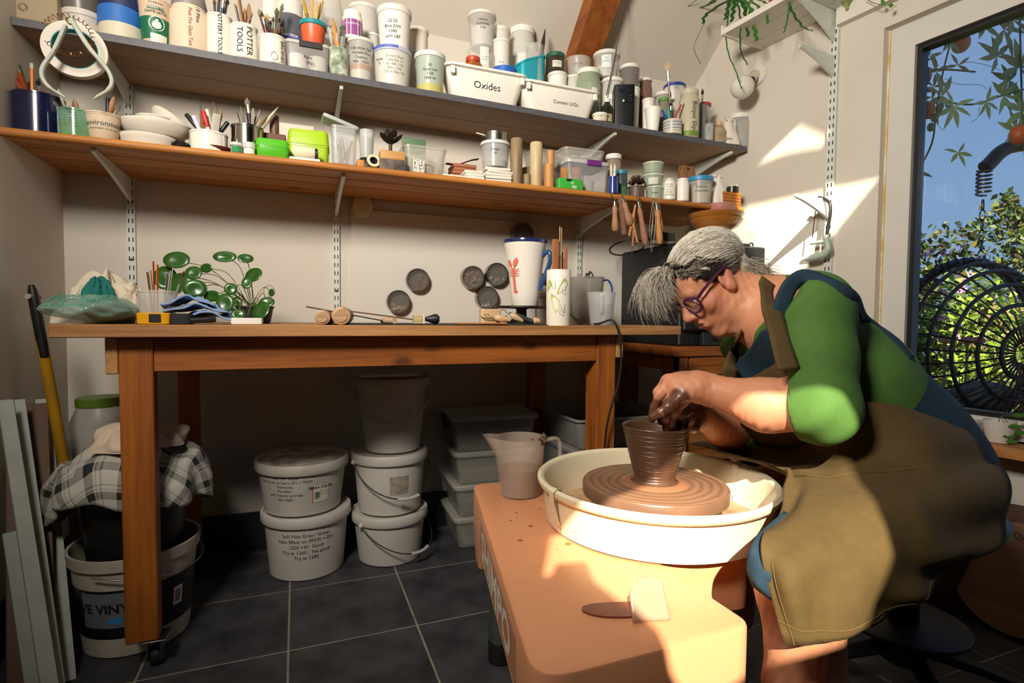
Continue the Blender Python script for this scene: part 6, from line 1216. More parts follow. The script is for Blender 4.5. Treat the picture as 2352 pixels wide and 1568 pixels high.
# rolling pins end-on
def pin(label, px, py, R, col, Y):
    P = onY(px, py, Y); r = R*zc(P)/FPX; t = thing('rolling_pin', label, 'rolling pin', (P[0], Y, ZB+r), rot=(-math.pi/2, 0, -.12)); m = wood('pin_'+col, col, '9a7550', axis=2, knots=False)
    obj('barrel', lathe([(r*.72, 0), (r*.97, .004), (r, .012), (r, .32), (r*.7, .33)], 28), m, t); obj('end_grain', lathe([(r*.66, -.0005), (r*.66, -.002), (.001, -.002)], 24), wood('end_'+col, 'c9a57c', '8a6548', axis=0, scale=2, knots=False), t)
pin('smaller pale rolling pin lying end-on', 740, 733, 17.5, 'd6b596', YT0+.02); pin('larger pale rolling pin lying end-on with banded end', 783, 729, 21.5, 'd0ab88', YT0+.02)
A, B = onY(703, 706, YT0+.20), onY(985, 741, YT0+.20)
def strip(label, A, B, w, h, m, dY=0, name='wood_strip'):
    A = np.array(A); B = np.array(B); ax = B-A; Ln = np.linalg.norm(ax); t = thing(name, label, 'strip', A); t.rotation_mode = 'QUATERNION'; t.rotation_quaternion = Vector(ax/Ln).to_track_quat('X', 'Z'); obj('lath', box(0, Ln, -w/2, w/2, -h/2, h/2, .0006), m, t); return t
strip('dark thin metal rule propped up across the rolling pins', onY(703, 704, YT0+.10), onY(905, 741, YT0+.10), .03, .003, M('3a2a20', .5)); strip('brown wooden lath propped from pins to mat', onY(800, 714, YT0+.15), onY(975, 737, YT0+.15), .02, .004, wood('lath', '8a6a48', '5f452c', axis=0))
Pm0, Pm1 = onY(800, 745, YT0+.01), onY(1262, 745, YT0+.01)
obj('cutting_mat', rbox(Pm1[0]-Pm0[0], .30, .003, .004), mat('dark_mat', '23282a', .6), loc=((Pm0[0]+Pm1[0])/2, YT0+.162, ZB), label='dark green cutting mat lying on the bench', cat='mat')
pe = onY(902, 735, YT0+.05); t = thing('wooden_peg', 'short pale wooden handle lying end-on at the mat', 'handle', (pe[0], YT0+.02, ZB+.012), rot=(-math.pi/2, 0, .2)); obj('peg', lathe([(.008, 0), (.009, .002), (.0085, .09), (.004, .093)], 16), wood('pin_d6b596', 'd6b596', '9a7550', axis=2), t)
P = onY(962, 735, YT0+.04); t = thing('stamp_tool', 'square wooden clay stamp with black bulb handle', 'stamp', (P[0], YT0+.05, ZB+.003), -.08); obj('stamp_head', box(-.014, .012, -.014, .014, 0, .026), wood('stamp_wood', 'cbb088', '9a7f58', axis=0, knots=False), t); obj('stamp_plate', box(.012, .018, -.016, .016, 0, .028), M('d9d0bd', .6), t)
obj('bulb_handle', xf(lathe([(.004, .018), (.006, .022), (.010, .034), (.0145, .046), (.0145, .054), (.009, .060), (.001, .061)], 20), (0, 0, .0145), (0, math.pi/2, 0)), M_black, t)
# wooden tools at the right of the mat
P = onY(1128, 727, YT0+.07); t = thing('wire_cutter', 'pale wooden block tool with a wire bow', 'tool', (P[0], YT0+.08, ZB+.004)); obj('block', rbox(.064, .028, .045, .007), wood('tool_birch', 'd9b98f', 'ae8a5e', axis=0, knots=False), t); obj('wire_bow', tube(smooth_path([(-.034, -.016, .022), (-.02, -.020, .016), (.02, -.020, .016), (.05, -.018, .026)], 5), .0012, 6), M_steel, t)
for k, (x0, y0, x1, y1, w, lab) in enumerate(((1135, 728, 1173, 736, .011, 'egg-shaped wooden tool handle lying nearest the block tool'), (1172, 722, 1202, 738, .010, 'wooden tool handle lying slanted behind the egg-shaped handle'), (1225, 740, 1241, 741, .011, 'short wooden handle end beside the slab vase'))):
    A, B = onY(x0, y0, YT0+.05+.02*k), onY(x1, y1, YT0+.04+.02*k); A[2] = max(A[2], ZB+w+.004); B[2] = max(B[2], ZB+w*.8+.004); ax = B-A; Ln = np.linalg.norm(ax); o = thing('ribbon_tool', lab, 'tool', A); o.rotation_mode = 'QUATERNION'; o.rotation_quaternion = Vector(ax/Ln).to_track_quat('Z', 'Y')
    obj('handle_body', lathe([(.004, 0), (w*.8, Ln*.1), (w, Ln*.35), (w*.75, Ln*.7), (w*.5, Ln*.95), (.002, Ln)], 16), wood('tool_birch', 'd9b98f', 'ae8a5e', axis=0, knots=False), o)
    obj('wire', tube(smooth_path([(0, 0, 0), (.008, 0, -.012), (-.004, .004, -.022), (.004, 0, -.03)], 4), .0011, 5), M('8a6a3a', .4, metal=1), o)
A, B = onY(1182, 722, YT0+.10), onY(1222, 738, YT0+.10); ax = B-A; o = thing('craft_knife', 'dark grey craft knife lying behind the wooden handles', 'knife', A); o.rotation_mode = 'QUATERNION'; o.rotation_quaternion = Vector(ax/np.linalg.norm(ax)).to_track_quat('X', 'Z'); obj('grip', box(0, np.linalg.norm(ax), -.008, .008, -.007, .007, .003), M('3a3f42', .4), o); obj('blade', box(-.02, 0, -.005, .005, -.001, .001, .0003), M_steel, o)
obj('wood_offcut', box(-.075, .075, -.02, .02, 0, .005), wood('offcut_orange', 'c98a55', '9a6035', axis=0), loc=(onY(1105, 744, YT0+.03)[0], YT0+.03, ZB+.0032), rot=(0, 0, -.05), label='thin orange wood offcut lying on the mat edge', cat='offcut')
# banding wheel + lobster mug
Pm = onY(1208, 703, YT0+.36); zt2 = Pm[2]; t = thing('banding_stand', 'dark metal banding stand carrying the lobster mug', 'stand', (Pm[0]-.018, YT0+.36, ZB))
rw_ = 62*zc(Pm)/FPX; hz2 = zt2-ZB; obj('turntable', lathe([(rw_*.97, hz2-.008), (rw_, hz2-.006), (rw_, hz2-.001), (rw_*.98, hz2), (.001, hz2)], 44), M('4a4844', .45, metal=1), t); obj('column', lathe([(.055, 0), (.056, .012), (.02, .022), (.019, hz2-.012), (.03, hz2-.008)], 28), M('3a322a', .5, metal=1), t)
mh = onY(1205, 548, YT0+.30)[2]-zt2; rm = 50*zc(Pm)/FPX
t = thing('lobster_mug', 'tall white mug with a red lobster and dark blue rim', 'mug', (Pm[0]-.004, YT0+.36, zt2)); fa = face_cam((Pm[0], YT0+.36))
obj('mug_body', lathe([(rm*.58, 0), (rm*.60, .003), (rm*.66, mh*.2), (rm*.80, mh*.6), (rm*.93, mh*.9), (rm*1.0, mh-.006), (rm*1.0, mh), (rm*.95, mh), (rm*.75, mh*.6), (rm*.55, .008)], 44), MCer, t)
obj('blue_rim', lathe([(rm*1.004, mh-.010), (rm*1.012, mh-.004), (rm*1.0, mh+.002), (rm*.945, mh+.002), (rm*.94, mh-.004)], 44), mat('blue_glaze', '1f2c5c', .15, coat=.6), t)
ha = math.atan2(RT[1], RT[0]); hp = [(.84, .76), (1.02, .82), (1.20, .80), (1.22, .68), (1.06, .52), (.88, .38), (.76, .29), (.78, .25)]
obj('handle', tube(smooth_path([(rm*r*math.cos(ha-.45), rm*r*math.sin(ha-.45), mh*z) for r, z in hp], 5), .0085, 12), mat('blue_glass_glaze', '2f4f86', .1, noise=(14, .3), coat=.7), t)
LB = []
def ell(x, y, a, b, ro=0, n=14): return [(x+a*math.cos(q)*math.cos(ro)-b*math.sin(q)*math.sin(ro), y+a*math.cos(q)*math.sin(ro)+b*math.sin(q)*math.cos(ro), 0) for q in np.linspace(0, 2*math.pi, n+1)[:-1]], [tuple(range(n))]
def seg(x0, y0, x1, y1, w): d = np.array([x1-x0, y1-y0]); d /= np.linalg.norm(d); nx, ny = -d[1]*w, d[0]*w; return [(x0+nx, y0+ny, 0), (x0-nx, y0-ny, 0), (x1-nx, y1-ny, 0), (x1+nx, y1+ny, 0)], [(0, 1, 2, 3)]
LB += [ell(0, 0, .0085, .016), seg(0, -.014, .002, -.060, .0055), ell(.004, -.066, .009, .006), ell(.012, .036, .009, .017, -.5), ell(-.016, .034, .008, .015, .5), seg(.004, .012, .010, .026, .0025), seg(-.004, .012, -.012, .026, .0025)]
LB += [seg(.006, .006-.006*k, .024, .014-.008*k, .0009) for k in range(4)]+[seg(-.006, .006-.006*k, -.022, .014-.008*k, .0009) for k in range(4)]
obj('lobster_print', wrap(join(*LB), rm*.62, mh*.50, fa-.72, R2=rm*.97, H=mh, off=.001), M('e0705a', .5), t, smooth=False)
# slab vase with wood sticks
X, z0, r, h = frust(1256, 1313, 617, YT0+.05, lambda X: ZB); t = thing('slab_vase', 'tall cream cylinder vase with green leaf marks and black doodles', 'vase', (X, YT0+.055, ZB)); fa = face_cam((X, YT0))
obj('vase_body', lathe([(r*.95, 0), (r*.97, .003), (r*.985, h*.5), (r*.97, h-.003), (r*.93, h), (r*.88, h-.002), (r*.88, .01)], 40), MCer, t)
for a_, z_, s_, ro in ((.22, .70, 1, .5), (-.42, .40, 1.15, -.35), (-.95, .72, .7, .2)):
    L = []
    for q in range(9):
        u = q/8; L.append(((u-.5)*.046*math.sin(ro)+.008*math.sin(u*3)*s_, (u-.5)*.050*s_))
    w_ = [.002+.010*math.sin(math.pi*q/8)**.7*s_ for q in range(9)]; V = [(x-w, y, 0) for (x, y), w in zip(L, w_)]+[(x+w, y, 0) for (x, y), w in zip(L, w_)]
    obj('leaf_print', wrap((V, [(i, i+9, i+10, i+1) for i in range(8)]), r*.985, h*z_, fa+a_, off=.0008), mat('leaf_green_wash', 'b9bf6a', .4), t, smooth=False)
def loopdoodle(): 
    P = [(0.007*math.sin(q)+.002*math.sin(3*q), .010*math.cos(q)+.004*math.sin(2*q), 0) for q in np.linspace(0, 7.2, 30)]; V = []; F = []
    for i, p in enumerate(P): V += [(p[0]-.0004, p[1], 0), (p[0]+.0004, p[1]+.0003, 0)]
    return V, [(2*i, 2*i+1, 2*i+3, 2*i+2) for i in range(len(P)-1)]
for a_, z_ in ((.45, .62), (.42, .30), (-.40, .72), (.30, .24)): obj('doodle', wrap(loopdoodle(), r*.985, h*z_, fa+a_, off=.0010), M_ink, t, smooth=False)
Dv = dict(X=X, Y=YT0+.055)
for k, (px, py, w, d, col) in enumerate(((1273, 549, .021, .006, 'b5764a'), (1275, 572, .017, .006, 'a86a42'), (1286, 519, .003, .003, 'd9c49a'), (1290, 522, .003, .003, 'd3bd90'), (1302, 564, .009, .005, 'b0724a'), (1297, 592, .012, .005, 'a5684a'), (1292, 578, .004, .004, 'a8653c'), (1284, 585, .010, .005, '9f6038'))):
    Yk = Dv['Y']-.013+.0042*k; B = onY(px, py, Yk); zb = ZB+.01; lim_ = r*.84*math.sqrt(max(.1, 1-((Yk-Dv['Y'])/(r*.84))**2))-w/2-.001; B[0] = min(max(B[0], X-lim_), X+lim_)
    obj('wood_strip', rbox(w, d, B[2]-zb, .0008), wood('strip_'+col, col, '80502c', axis=2, knots=False), loc=(B[0], Yk, zb), label=('broad orange-brown wood strip standing tallest of the flat ones in the slab vase', 'second broad wood strip in front of the tallest flat one in the vase', 'pale square dowel, leftmost of the two highest in the slab vase', 'pale square dowel, rightmost of the two highest in the slab vase', 'narrow brown wood strip at the vase rim nearest the clear jug', 'short wood strip with a pencilled flower in the slab vase', 'thin brown dowel between the strips in the slab vase', 'half-hidden brown strip in the middle of the slab vase')[k], cat='wood strip', group='wood strips in the slab vase')
# jugs
def jug(label, xl, xr, yt, Y, m, handle_m, spout, hh=1.0, wide=1.0):
    X, z0, r, h = frust(xl, xr, yt, Y, lambda X: ZB); t = thing('plastic_jug', label, 'jug', (X, Y, ZB)); an = math.atan2(-RT[1], -RT[0])
    def lp(rr_, z, e, n=32): return [((rr_+e*max(0, math.cos(2*math.pi*i/n-an)-.8)*5)*math.cos(2*math.pi*i/n), (rr_+e*max(0, math.cos(2*math.pi*i/n-an)-.8)*5)*math.sin(2*math.pi*i/n), z) for i in range(n)]
    obj('body', loft([lp(r*.74, 0, 0), lp(r*.78, .003, 0), lp(r*.97, h-.006, spout), lp(r, h-.004, spout), lp(r, h, spout), lp(r*.96, h, spout), lp(r*.75, .006, 0)]), m, t)
    if handle_m: obj('handle', tube(smooth_path([(-r*q*math.cos(an+.2), -r*q*math.sin(an+.2), h*z) for q, z in ((.95, .93), (1.25, .95), (1.5, .82), (1.55, .55), (1.5, .40))], 5), .006, 8, flat=.6), handle_m, t)
    else: obj('handle', tube(smooth_path([(r*q*math.cos(face_cam((X, Y))), r*q*math.sin(face_cam((X, Y))), h*z) for q, z in ((.97, .95), (1.16, .93), (1.20, .75), (1.10, .42), (.92, .36))], 5), .005, 8, flat=.7), m, t)
    return t
jug('clear plastic measuring jug standing at the right of the slab vase', 1349, 1414, 669, YT0+.06, M('c5cac6', .25, clear=.66), None, .004)
jug('tall smoky jug with blue handle behind the clear measuring jug', 1308, 1388, 633, YT0+.30, M('9a958a', .2, clear=.5), M('1f5296', .35), .006)
rag('dark_bag', (onY(1345, 740, YT0+.44)[0], YT0+.42), ZB, .055, .17, mat('smoky_film', '4a4038', .3, noise=(8, .5)), 23, 'dark crumpled bag behind the jugs', k=3, jag=.3, cat='bag')
P = onY(1246, 660, YP+.01); t = thing('wall_socket', 'white double wall socket behind the lobster mug handle', 'socket', (P[0], YW-.001, P[2])); obj('faceplate', box(-.045, .045, -.010, 0, -.043, .043), M('d6d0c4', .4), t)
for q in (-.02, .02): obj('socket_holes', join(box(q-.003, q+.003, -.0108, -.0098, .010, .020), box(q-.010, q-.005, -.0108, -.0098, -.010, -.007), box(q+.005, q+.010, -.0108, -.0098, -.010, -.007)), M_black, t)
obj('plug', box(-.02, .025, -.045, -.011, .02, .06, .006), M_black, t)
# black cable over the bench edge
cab = [onY(1290, 700, YT0+.40), np.array([*onY(1330, 730, YT0+.20)[:2], ZB+.012]), np.array([*onY(1372, 735, YT0+.03)[:2], ZB+.006]), onY(1405, 735, YT0-.004), onY(1420, 760, YT0-.012), onY(1427, 820, YT0-.008), onY(1420, 880, YT0+.0), onY(1400, 950, YT0+.01), onY(1390, 1010, YT0+.02), onY(1388, 1100, YT0+.03), np.array([*onY(1388, 1100, YT0+.03)[:2], .01])]
obj('power_cable', tube(smooth_path(cab, 8), .0035, 8), M('1a1a1b', .5), label='black power cable trailing over the bench edge past the leg', cat='cable')
# ================================================================ kiln, stand and what lies on it
KY = 1.75; M_kiln = mat('black_kiln', '17181a', .45, noise=(40, .2))
kx0, kx1 = onY(1567, 770, KY)[0], onY(1757, 620, KY)[0]; kz0, kz1 = .775, onY(1757, 566, KY)[2]
t = thing('electric_kiln', 'big black front-opening kiln behind the potter', 'kiln', (kx0, KY, kz0)); kw, kh = kx1-kx0, kz1-kz0
obj('cabinet', box(0, kw, .02, .44, 0, kh, .006), M_kiln, t); obj('kiln_door', box(.004, kw-.004, -.006, .018, .06, kh-.004, .006), M_kiln, t)
obj('control_panel', box(.10, kw-.004, -.004, .018, .002, .055, .002), M('232427', .4), t)
for q in (.16, .24, .32): obj('control_knob', xf(lathe([(.010, 0), (.009, .012), (.001, .013)], 14), (q, -.004, .028), (math.pi/2, 0, 0)), M_black, t)
hx = onY(1737, 615, KY)[0]-kx0; hz_ = onY(1737, 615, KY)[2]-kz0
hd = obj('door_handle', tube(smooth_path([(hx, -.008, hz_), (hx+.012, -.04, hz_+.002), (hx+.02, -.048, hz_-.02), (hx+.022, -.048, hz_-.11)], 5), .0055, 10), mat('chrome', 'c9c7c2', .15, 1), t); obj('handle_rose', xf(lathe([(.014, 0), (.014, .004), (.011, .006)], 18), (hx, -.006, hz_), (math.pi/2, 0, 0)), M('a8a49a', .4, metal=1), hd)
t = thing('kiln_stand', 'stained wooden stand under the kiln', 'stand', (kx0, KY, 0)); sm = M_bench
obj('stand_top', box(-.05, kw, -.01, .45, .735, .774), sm, t); obj('rail', box(.04, kw-.02, 0, .03, .66, .734), sm, t); obj('side_rail', box(-.04, -.01, .0, .44, .68, .734), sm, t)
lx = onY(1562, 900, KY)[0]-kx0
for (x, y) in ((lx-.035, -.03), (kw-.09, .002), (.0, .36), (kw-.09, .36)): obj('leg', box(x, x+.07, y+.03, y+.08, 0, .734), M_benchz, t)
obj('side_panel', box(lx+.036, kw-.091, .032, .05, .30, .733), wood('stand_panel', 'a5692c', '744012', axis=0), t)
# on the kiln
YK = KY+.06
Ps = onY(1641, 552, YK); rS = 50*zc(Ps)/FPX
t = thing('round_scale', 'round white and green flat tub under the brown bowls', 'scale', (Ps[0], YK+.03, kz1)); hS = max(.02, onY(1641, 530, YK)[2]-kz1)
obj('green_base', lathe([(rS*.8, 0), (rS*.85, .002), (rS*.85, hS*.45), (rS*.7, hS*.5)], 36), M('2f7a34', .4), t); obj('white_top', lathe([(rS*.7, hS*.45), (rS, hS*.55), (rS*1.0, hS*.85), (rS*.96, hS), (.001, hS)], 36), M('d6d2c4', .4), t)
def bowl(label, px, w, yt, z, Y, m, h, foot=.45):
    P = onY(px, yt, Y); r = w/2*zc(P)/FPX; t = thing('ceramic_bowl', label, 'bowl', (P[0], Y, z)); obj('bowl_body', lathe([(r*foot, 0), (r*foot+.002, .002), (r*.78, h*.35), (r*.95, h*.75), (r, h-.002), (r*.985, h), (r*.95, h-.004), (r*.74, h*.38), (r*.3, .008), (.001, .007)], 44), m, t, smooth=50); return t
zb_ = kz1+hS; hB = onY(1646, 497, YK-.02)[2]-zb_; M_tan = mat('honey_glaze', 'a8682c', .2, noise=(10, .2), coat=.4)
bowl('honey-brown glazed bowl at the bottom of the bowl stack', 1646, 116, 500, zb_, YK+.03, M_tan, hB*.95); bowl('honey-brown glazed bowl nested second in the bowl stack', 1645, 122, 490, zb_+.020, YK+.03, M_tan, hB*.95+.004)
bowl('dusty pink small bowl at the top of the bowl stack', 1655, 66, 467, zb_+.032, YK+.03, mat('pink_bisque', 'b07468', .6), onY(1655, 467, YK)[2]-zb_-.030, .7)
P = onY(1527, 530, KY+.12); t = thing('wallpaper_brush', 'wide dark-bristled brush lying on the kiln beside the tool ring', 'brush', (P[0], KY+.14, kz1+.015)); obj('wood_back', box(-.06, .06, -.02, .02, -.015, .0, .003), M('8a8270', .6), t); obj('bristles', join(*[box(-.058+q*.0055, -.058+q*.0055+.004, -.016, .016, 0, .034+.003*math.sin(q*2), .0005) for q in range(21)]), M('3a332b', .9), t, kind='stuff')
Ph = onY(1440, 568, KY+.30); t = thing('steel_hoop', 'thin steel hoop resting on the kiln edge', 'hoop', Ph, rot=(.35, -.45, 0)); obj('hoop_ring', tube([(.075*math.cos(a), .075*math.sin(a), 0) for a in np.linspace(0, 6.2832, 41)], .0035, 8), M('55524c', .4, metal=1), t)
t = thing('kiln_tongs', 'flat black tool lying at the kiln top edge', 'tool', onY(1712, 556, KY+.03)); t.location.z = kz1+.006; obj('shank', box(-.07, .02, -.006, .006, -.005, .005), M_black, t); obj('eyelet', tube([(.032+.010*math.cos(a), 0, .010*math.sin(a)) for a in np.linspace(0, 6.28, 17)], .003, 6), M_black, t)
# ================================================================ right wall
Pb1 = wallray(1742, 172, .0); s0, _, zz0 = ws(Pb1)
t = thing('wall_lamp', 'bare globe bulb in a white wall lamp holder', 'lamp', RW(s0, 0, zz0)); tb = np.array(RW(s0, 0, zz0)); Pg = wallray(1705, 200, .125)
ax = Pg-tb; ax /= np.linalg.norm(ax)
M_bulb = mat('opal_bulb', 'dedbd0', .12, coat=.4)
nq = Vector(NW).to_track_quat('Z', 'Y').to_euler()
obj('wall_plate', xf(lathe([(.045, .001), (.046, .004), (.043, .012), (.020, .015), (.001, .015)], 32), (0, 0, 0), nq), M('d9d4c8', .35), t)
obj('lamp_holder', tube([NW*.012, NW*.02+ax*.01, ax*.065], [.019, .020, .018], 18), M('d2c9b4', .35), t); obj('collar', tube([ax*.065, ax*.078], [.0165, .0165], 16), M('3a3a34', .3, metal=1), t)
rb_ = .048; obj('bulb', sphere(rb_, Pg-tb, 28, 18), M_bulb, t)
# plant shelf
SZ = 2.052
t = thing('plant_shelf', 'white plank shelf high on the right wall carrying the cactus', 'shelf', RW(.39, 0, SZ)); o0 = RW(.39, 0, SZ)
def rl(vf): return [tuple(np.array(p)-o0) for p in vf[0]], vf[1]
for a, b in ((.002, .083), (.085, .166), (.168, .25)): obj('plank', rl(rwbox(.39, 1.15, a, b, SZ, SZ+.022)), M_white, t, smooth=False)
obj('end_batten', rl(rwbox(.385, .395, .0, .255, SZ-.004, SZ+.035)), M_white, t, smooth=False)
bracket(rwp(.712), 'white bracket under the plant shelf on the right wall', .22, SZ-.001, .11)
def strap(path, wmax, m, parent, o0, lobes=10, n=40):
    """fishbone cactus stem: a flat zigzag-lobed strap hanging along a path"""
    P = smooth_path(path, max(3, n//len(path))); V = []; F = []
    side = np.array(RT)
    for i, p in enumerate(P):
        u = i/(len(P)-1); w = wmax*(.25+.75*abs(((u*lobes) % 1)-.5)*2)*(1-.5*u)
        for s in (-1, 1):
            ph = .5 if s > 0 else 0; w = wmax*(.22+.78*abs((((u*lobes)+ph) % 1)-.5)*2)*(1-.45*u); V.append(p+side*s*w-o0+FW*.0015*math.sin(i))
    for i in range(len(P)-1): F.append((2*i, 2*i+1, 2*i+3, 2*i+2))
    o = obj('stem', (V, F), m, parent, smooth=False); md = o.modifiers.new('thickness', 'SOLIDIFY'); md.thickness = .002; return o
M_cact = mat('cactus_green', '3f7a2c', .4, noise=(20, .3)); M_cact2 = mat('cactus_dark', '2a5a24', .4, noise=(20, .3))
pb = RW(.60, .15, SZ+.0225); t = thing('fishbone_cactus', 'fishbone cactus trailing lobed stems over the plant shelf', 'plant', pb); c0 = np.array(pb)
obj('pot', lathe([(.045, 0), (.05, .003), (.065, .09), (.068, .09), (.068, .10), (.06, .10)], 28), M('b5654a', .7), t)
for k, (pts, w, lb) in enumerate((([(1680, -20), (1610, 18), (1578, 32)], .011, 4), ([(1690, -10), (1640, 20), (1618, 38), (1615, 55)], .010, 4), ([(1670, -10), (1672, 40), (1668, 80), (1672, 120), (1690, 165), (1703, 205)], .0035, 9), ([(1690, -10), (1700, 40), (1700, 90), (1702, 120), (1717, 150)], .004, 9), ([(1700, -10), (1722, 20), (1732, 60), (1738, 95)], .0125, 7), ([(1690, -10), (1708, 15), (1715, 50), (1718, 85)], .010, 6), ([(1710, -10), (1740, 15), (1760, 35), (1763, 55)], .008, 5), ([(1680, -10), (1672, 20), (1665, 45)], .010, 4), ([(1660, -10), (1628, 10), (1605, 18)], .010, 4), ([(1805, -6), (1818, 25), (1842, 60), (1866, 72)], .006, 6), ([(1812, 0), (1810, 35), (1800, 76)], .004, 6), ([(1690, -10), (1685, 20), (1680, 50)], .011, 4), ([(1720, -20), (1745, 0), (1770, 12)], .009, 4))):
    off = .19+.012*(k % 4); strap([wallray(x, y, off) for x, y in pts], w*1.55, (M_cact, M_cact2)[k % 2], t, c0, lb)
obj('runner', tube([p-c0 for p in smooth_path([wallray(1620, 50, .21), wallray(1600, 90, .21), wallray(1595, 115, .21), wallray(1609, 147, .21)], 5)], .0012, 5), M_cact2, t)
obj('runner', tube([p-c0 for p in smooth_path([wallray(1600, 0, .25), wallray(1570, 20, .26), wallray(1530, 32, .27)], 5)], .0012, 5), M_cact2, t)
pq = wallray(1945, 20, .04); t = thing('spider_plant', 'little spider plant tuft on the lintel', 'plant', pq)
obj('crown_base', sphere(.006, (0, 0, .002), 10, 6), M('a8a060', .6), t)
for k in range(11):
    a = k*.57; d = np.array(DW)*math.cos(a)+np.array(NW)*abs(math.sin(a))*.7; L = .05+.015*math.sin(k*2)
    obj('blade', tube(smooth_path([(0, 0, .003), d*L*.5+np.array([0, 0, .03]), d*L+np.array([0, 0, .012])], 4), [.0024]*5+[.002, .0016, .001, .0005], 4, flat=.25), mat('spider_leaf', '8aa04a', .45), t)
pv = wallray(1990, 0, .05); t = thing('trailing_vine', 'thin trailing vine with two heart leaves on the lintel', 'plant', pv); c0 = np.array(pv)
obj('vine_stem', tube([p-c0 for p in smooth_path([wallray(1985, -5, .06), wallray(2010, 8, .06), wallray(2032, 9, .06), wallray(2052, -6, .06)], 6)], .0013, 5), M('6a6a34', .6), t)
for px, py, s, ro in ((2028, 5, .016, .6), (2046, 12, .016, -1.5)):
    ctr = wallray(px, py, .065)-c0; pts = [(0, -.5), (.45, -.2), (.5, .1), (.28, .35), (0, .75), (-.28, .35), (-.5, .1), (-.45, -.2)]
    V = [ctr+s*((x*math.cos(ro)-y*math.sin(ro))*np.array(RT)+(x*math.sin(ro)+y*math.cos(ro))*np.array(UP))+dz*np.array(FW) for dz in (0, .0008) for x, y in pts]
    obj('leaf', (V, [tuple(range(7, -1, -1)), tuple(range(8, 16))]+[(i, (i+1) % 8, 8+(i+1) % 8, 8+i) for i in range(8)]), M('4f8a2a', .4), t, smooth=False)
# coping saw on the bracket
pz = wallray(1895, 560, .05); t = thing('coping_saw', 'coping saw with pale green handle hanging on the right wall', 'saw', pz); c0 = np.array(pz); sq = lambda x, y, o=.055: wallray(x, y, o)-c0
obj('saw_frame', tube(smooth_path([sq(1880, 453), sq(1895, 458), sq(1906, 468), sq(1907, 490), sq(1902, 520), sq(1898, 548)], 5), .006, 10), mat('black_steel', '1c201f', .35), t)
obj('saw_blade', tube([sq(1873, 484), sq(1866, 545)], .0018, 6), M('4a4a48', .35, metal=1), t); obj('cross_rod', tube([sq(1862, 556), sq(1900, 550)], .003, 8), M('b9b8b0', .25, metal=1), t)
obj('handle', tube(smooth_path([sq(1898, 540), sq(1900, 556), sq(1902, 570), sq(1892, 584), sq(1872, 590), sq(1852, 594)], 5), [.009]*4+[.011]*6+[.0125]*10+[.0135]*4+[.0135, .011], 12)[0:2], mat('pale_green_plastic', 'b9c7bb', .4), t)
obj('handle_fork', tube(smooth_path([sq(1900, 556), sq(1880, 556), sq(1862, 558)], 4), [.009, .009, .009, .008, .007, .007, .007, .007, .007], 10), mat('pale_green_plastic', 'b9c7bb', .4), t)
# pots on the sill
def sillpot(label, xl, xr, yt, off, m, taper):
    P = wallray((xl+xr)/2, (yt+60), off); r = (xr-xl)/2*zc(P)/FPX; s_, _, _ = ws(P); Q = RW(s_, off, WZ0); h = wallray((xl+xr)/2, yt, off+r)[2]-WZ0
    t = thing('small_pot', label, 'pot', Q); obj('pot_body', lathe([(r*taper-.003, 0), (r*taper, .002), (r, h-.002), (r*.99, h), (r*.9, h), (r*taper*.88, .006)], 30), m, t, smooth=45); return Q, r, h
sillpot('speckled glass beaker with flared rim on the window sill', 2206, 2258, 968, .005, mat('speckled_glass', 'b5b0a6', .25, noise=(60, .5)), .78)
Q, r, h = sillpot('white hand-built pot holding a green cutting on the window sill', 2262, 2324, 969, .035, mat('rough_white_pot', 'd0cbc2', .5, bump=(40, .6)), .72)
t = thing('plant_cutting', 'leafy cutting growing from the white pot on the sill', 'plant', Q+np.array([0, 0, .008]))
for k, (px, py) in enumerate(((2330, 985), (2345, 1000), (2318, 1008), (2340, 960), (2325, 1020))):
    E_ = wallray(px, py, .05)-Q; obj('stalk', tube(smooth_path([(0, 0, 0), (0, 0, h), E_*.7+np.array([0, 0, .02]), E_], 4), .001, 5), M('5f6a34', .5), t)
    V = [E_+.02*(x*np.array(RT)+y*np.array(UP)*.6+.2*y*np.array(FW))+d*np.array(FW) for d in (0, .0008) for x, y in ((-1, 0), (-.3, .55), (.5, .4), (1, 0), (.5, -.4), (-.3, -.5))]
    obj('leaf', (V, [tuple(range(5, -1, -1)), tuple(range(6, 12))]+[(i, (i+1) % 6, 6+(i+1) % 6, 6+i) for i in range(6)]), M('3f7a22', .4), t, smooth=False)
# ================================================================ garden outside
M_ground = mat('garden_ground', '5a4f3c', .95, noise=(2, .4))
struct('ground', box(2.1, 16, -8, 14, -.25, -.15, .01), M_ground)
rnd = np.random.RandomState(12)
LM = [mat('hedge_leaf_%d' % i, c, .5) for i, c in enumerate(('44561f', '2c3c1a', '5d7026', '7d7430', '4a3a22', '22301a'))]
def leaf_cloud(name, label, cat, n, pos, size, mats, weights, parent=None):
    V = []; F = []; MI = []
    for k in range(n):
        p = pos(rnd); s = size*rnd.uniform(.6, 1.4); a = rnd.normal(size=3); a /= np.linalg.norm(a); b = np.cross(a, rnd.normal(size=3)); b /= np.linalg.norm(b); c = np.cross(a, b); i = len(V)
        V += [p-a*s, p+b*s*.5+c*s*.15, p+a*s, p-b*s*.5+c*s*.15]; F.append((i, i+1, i+2, i+3)); MI.append(rnd.choice(len(mats), p=weights))
    return obj(name, (V, F), mats, parent, smooth=False, label=label, cat=cat, kind='stuff', mat_idx=MI)
HZ = lambda X, Y: 3.25+.30*math.sin(Y*1.7)+.2*math.sin(X*2.3+Y)
hd0 = Wp(2220, 560, 6.2)
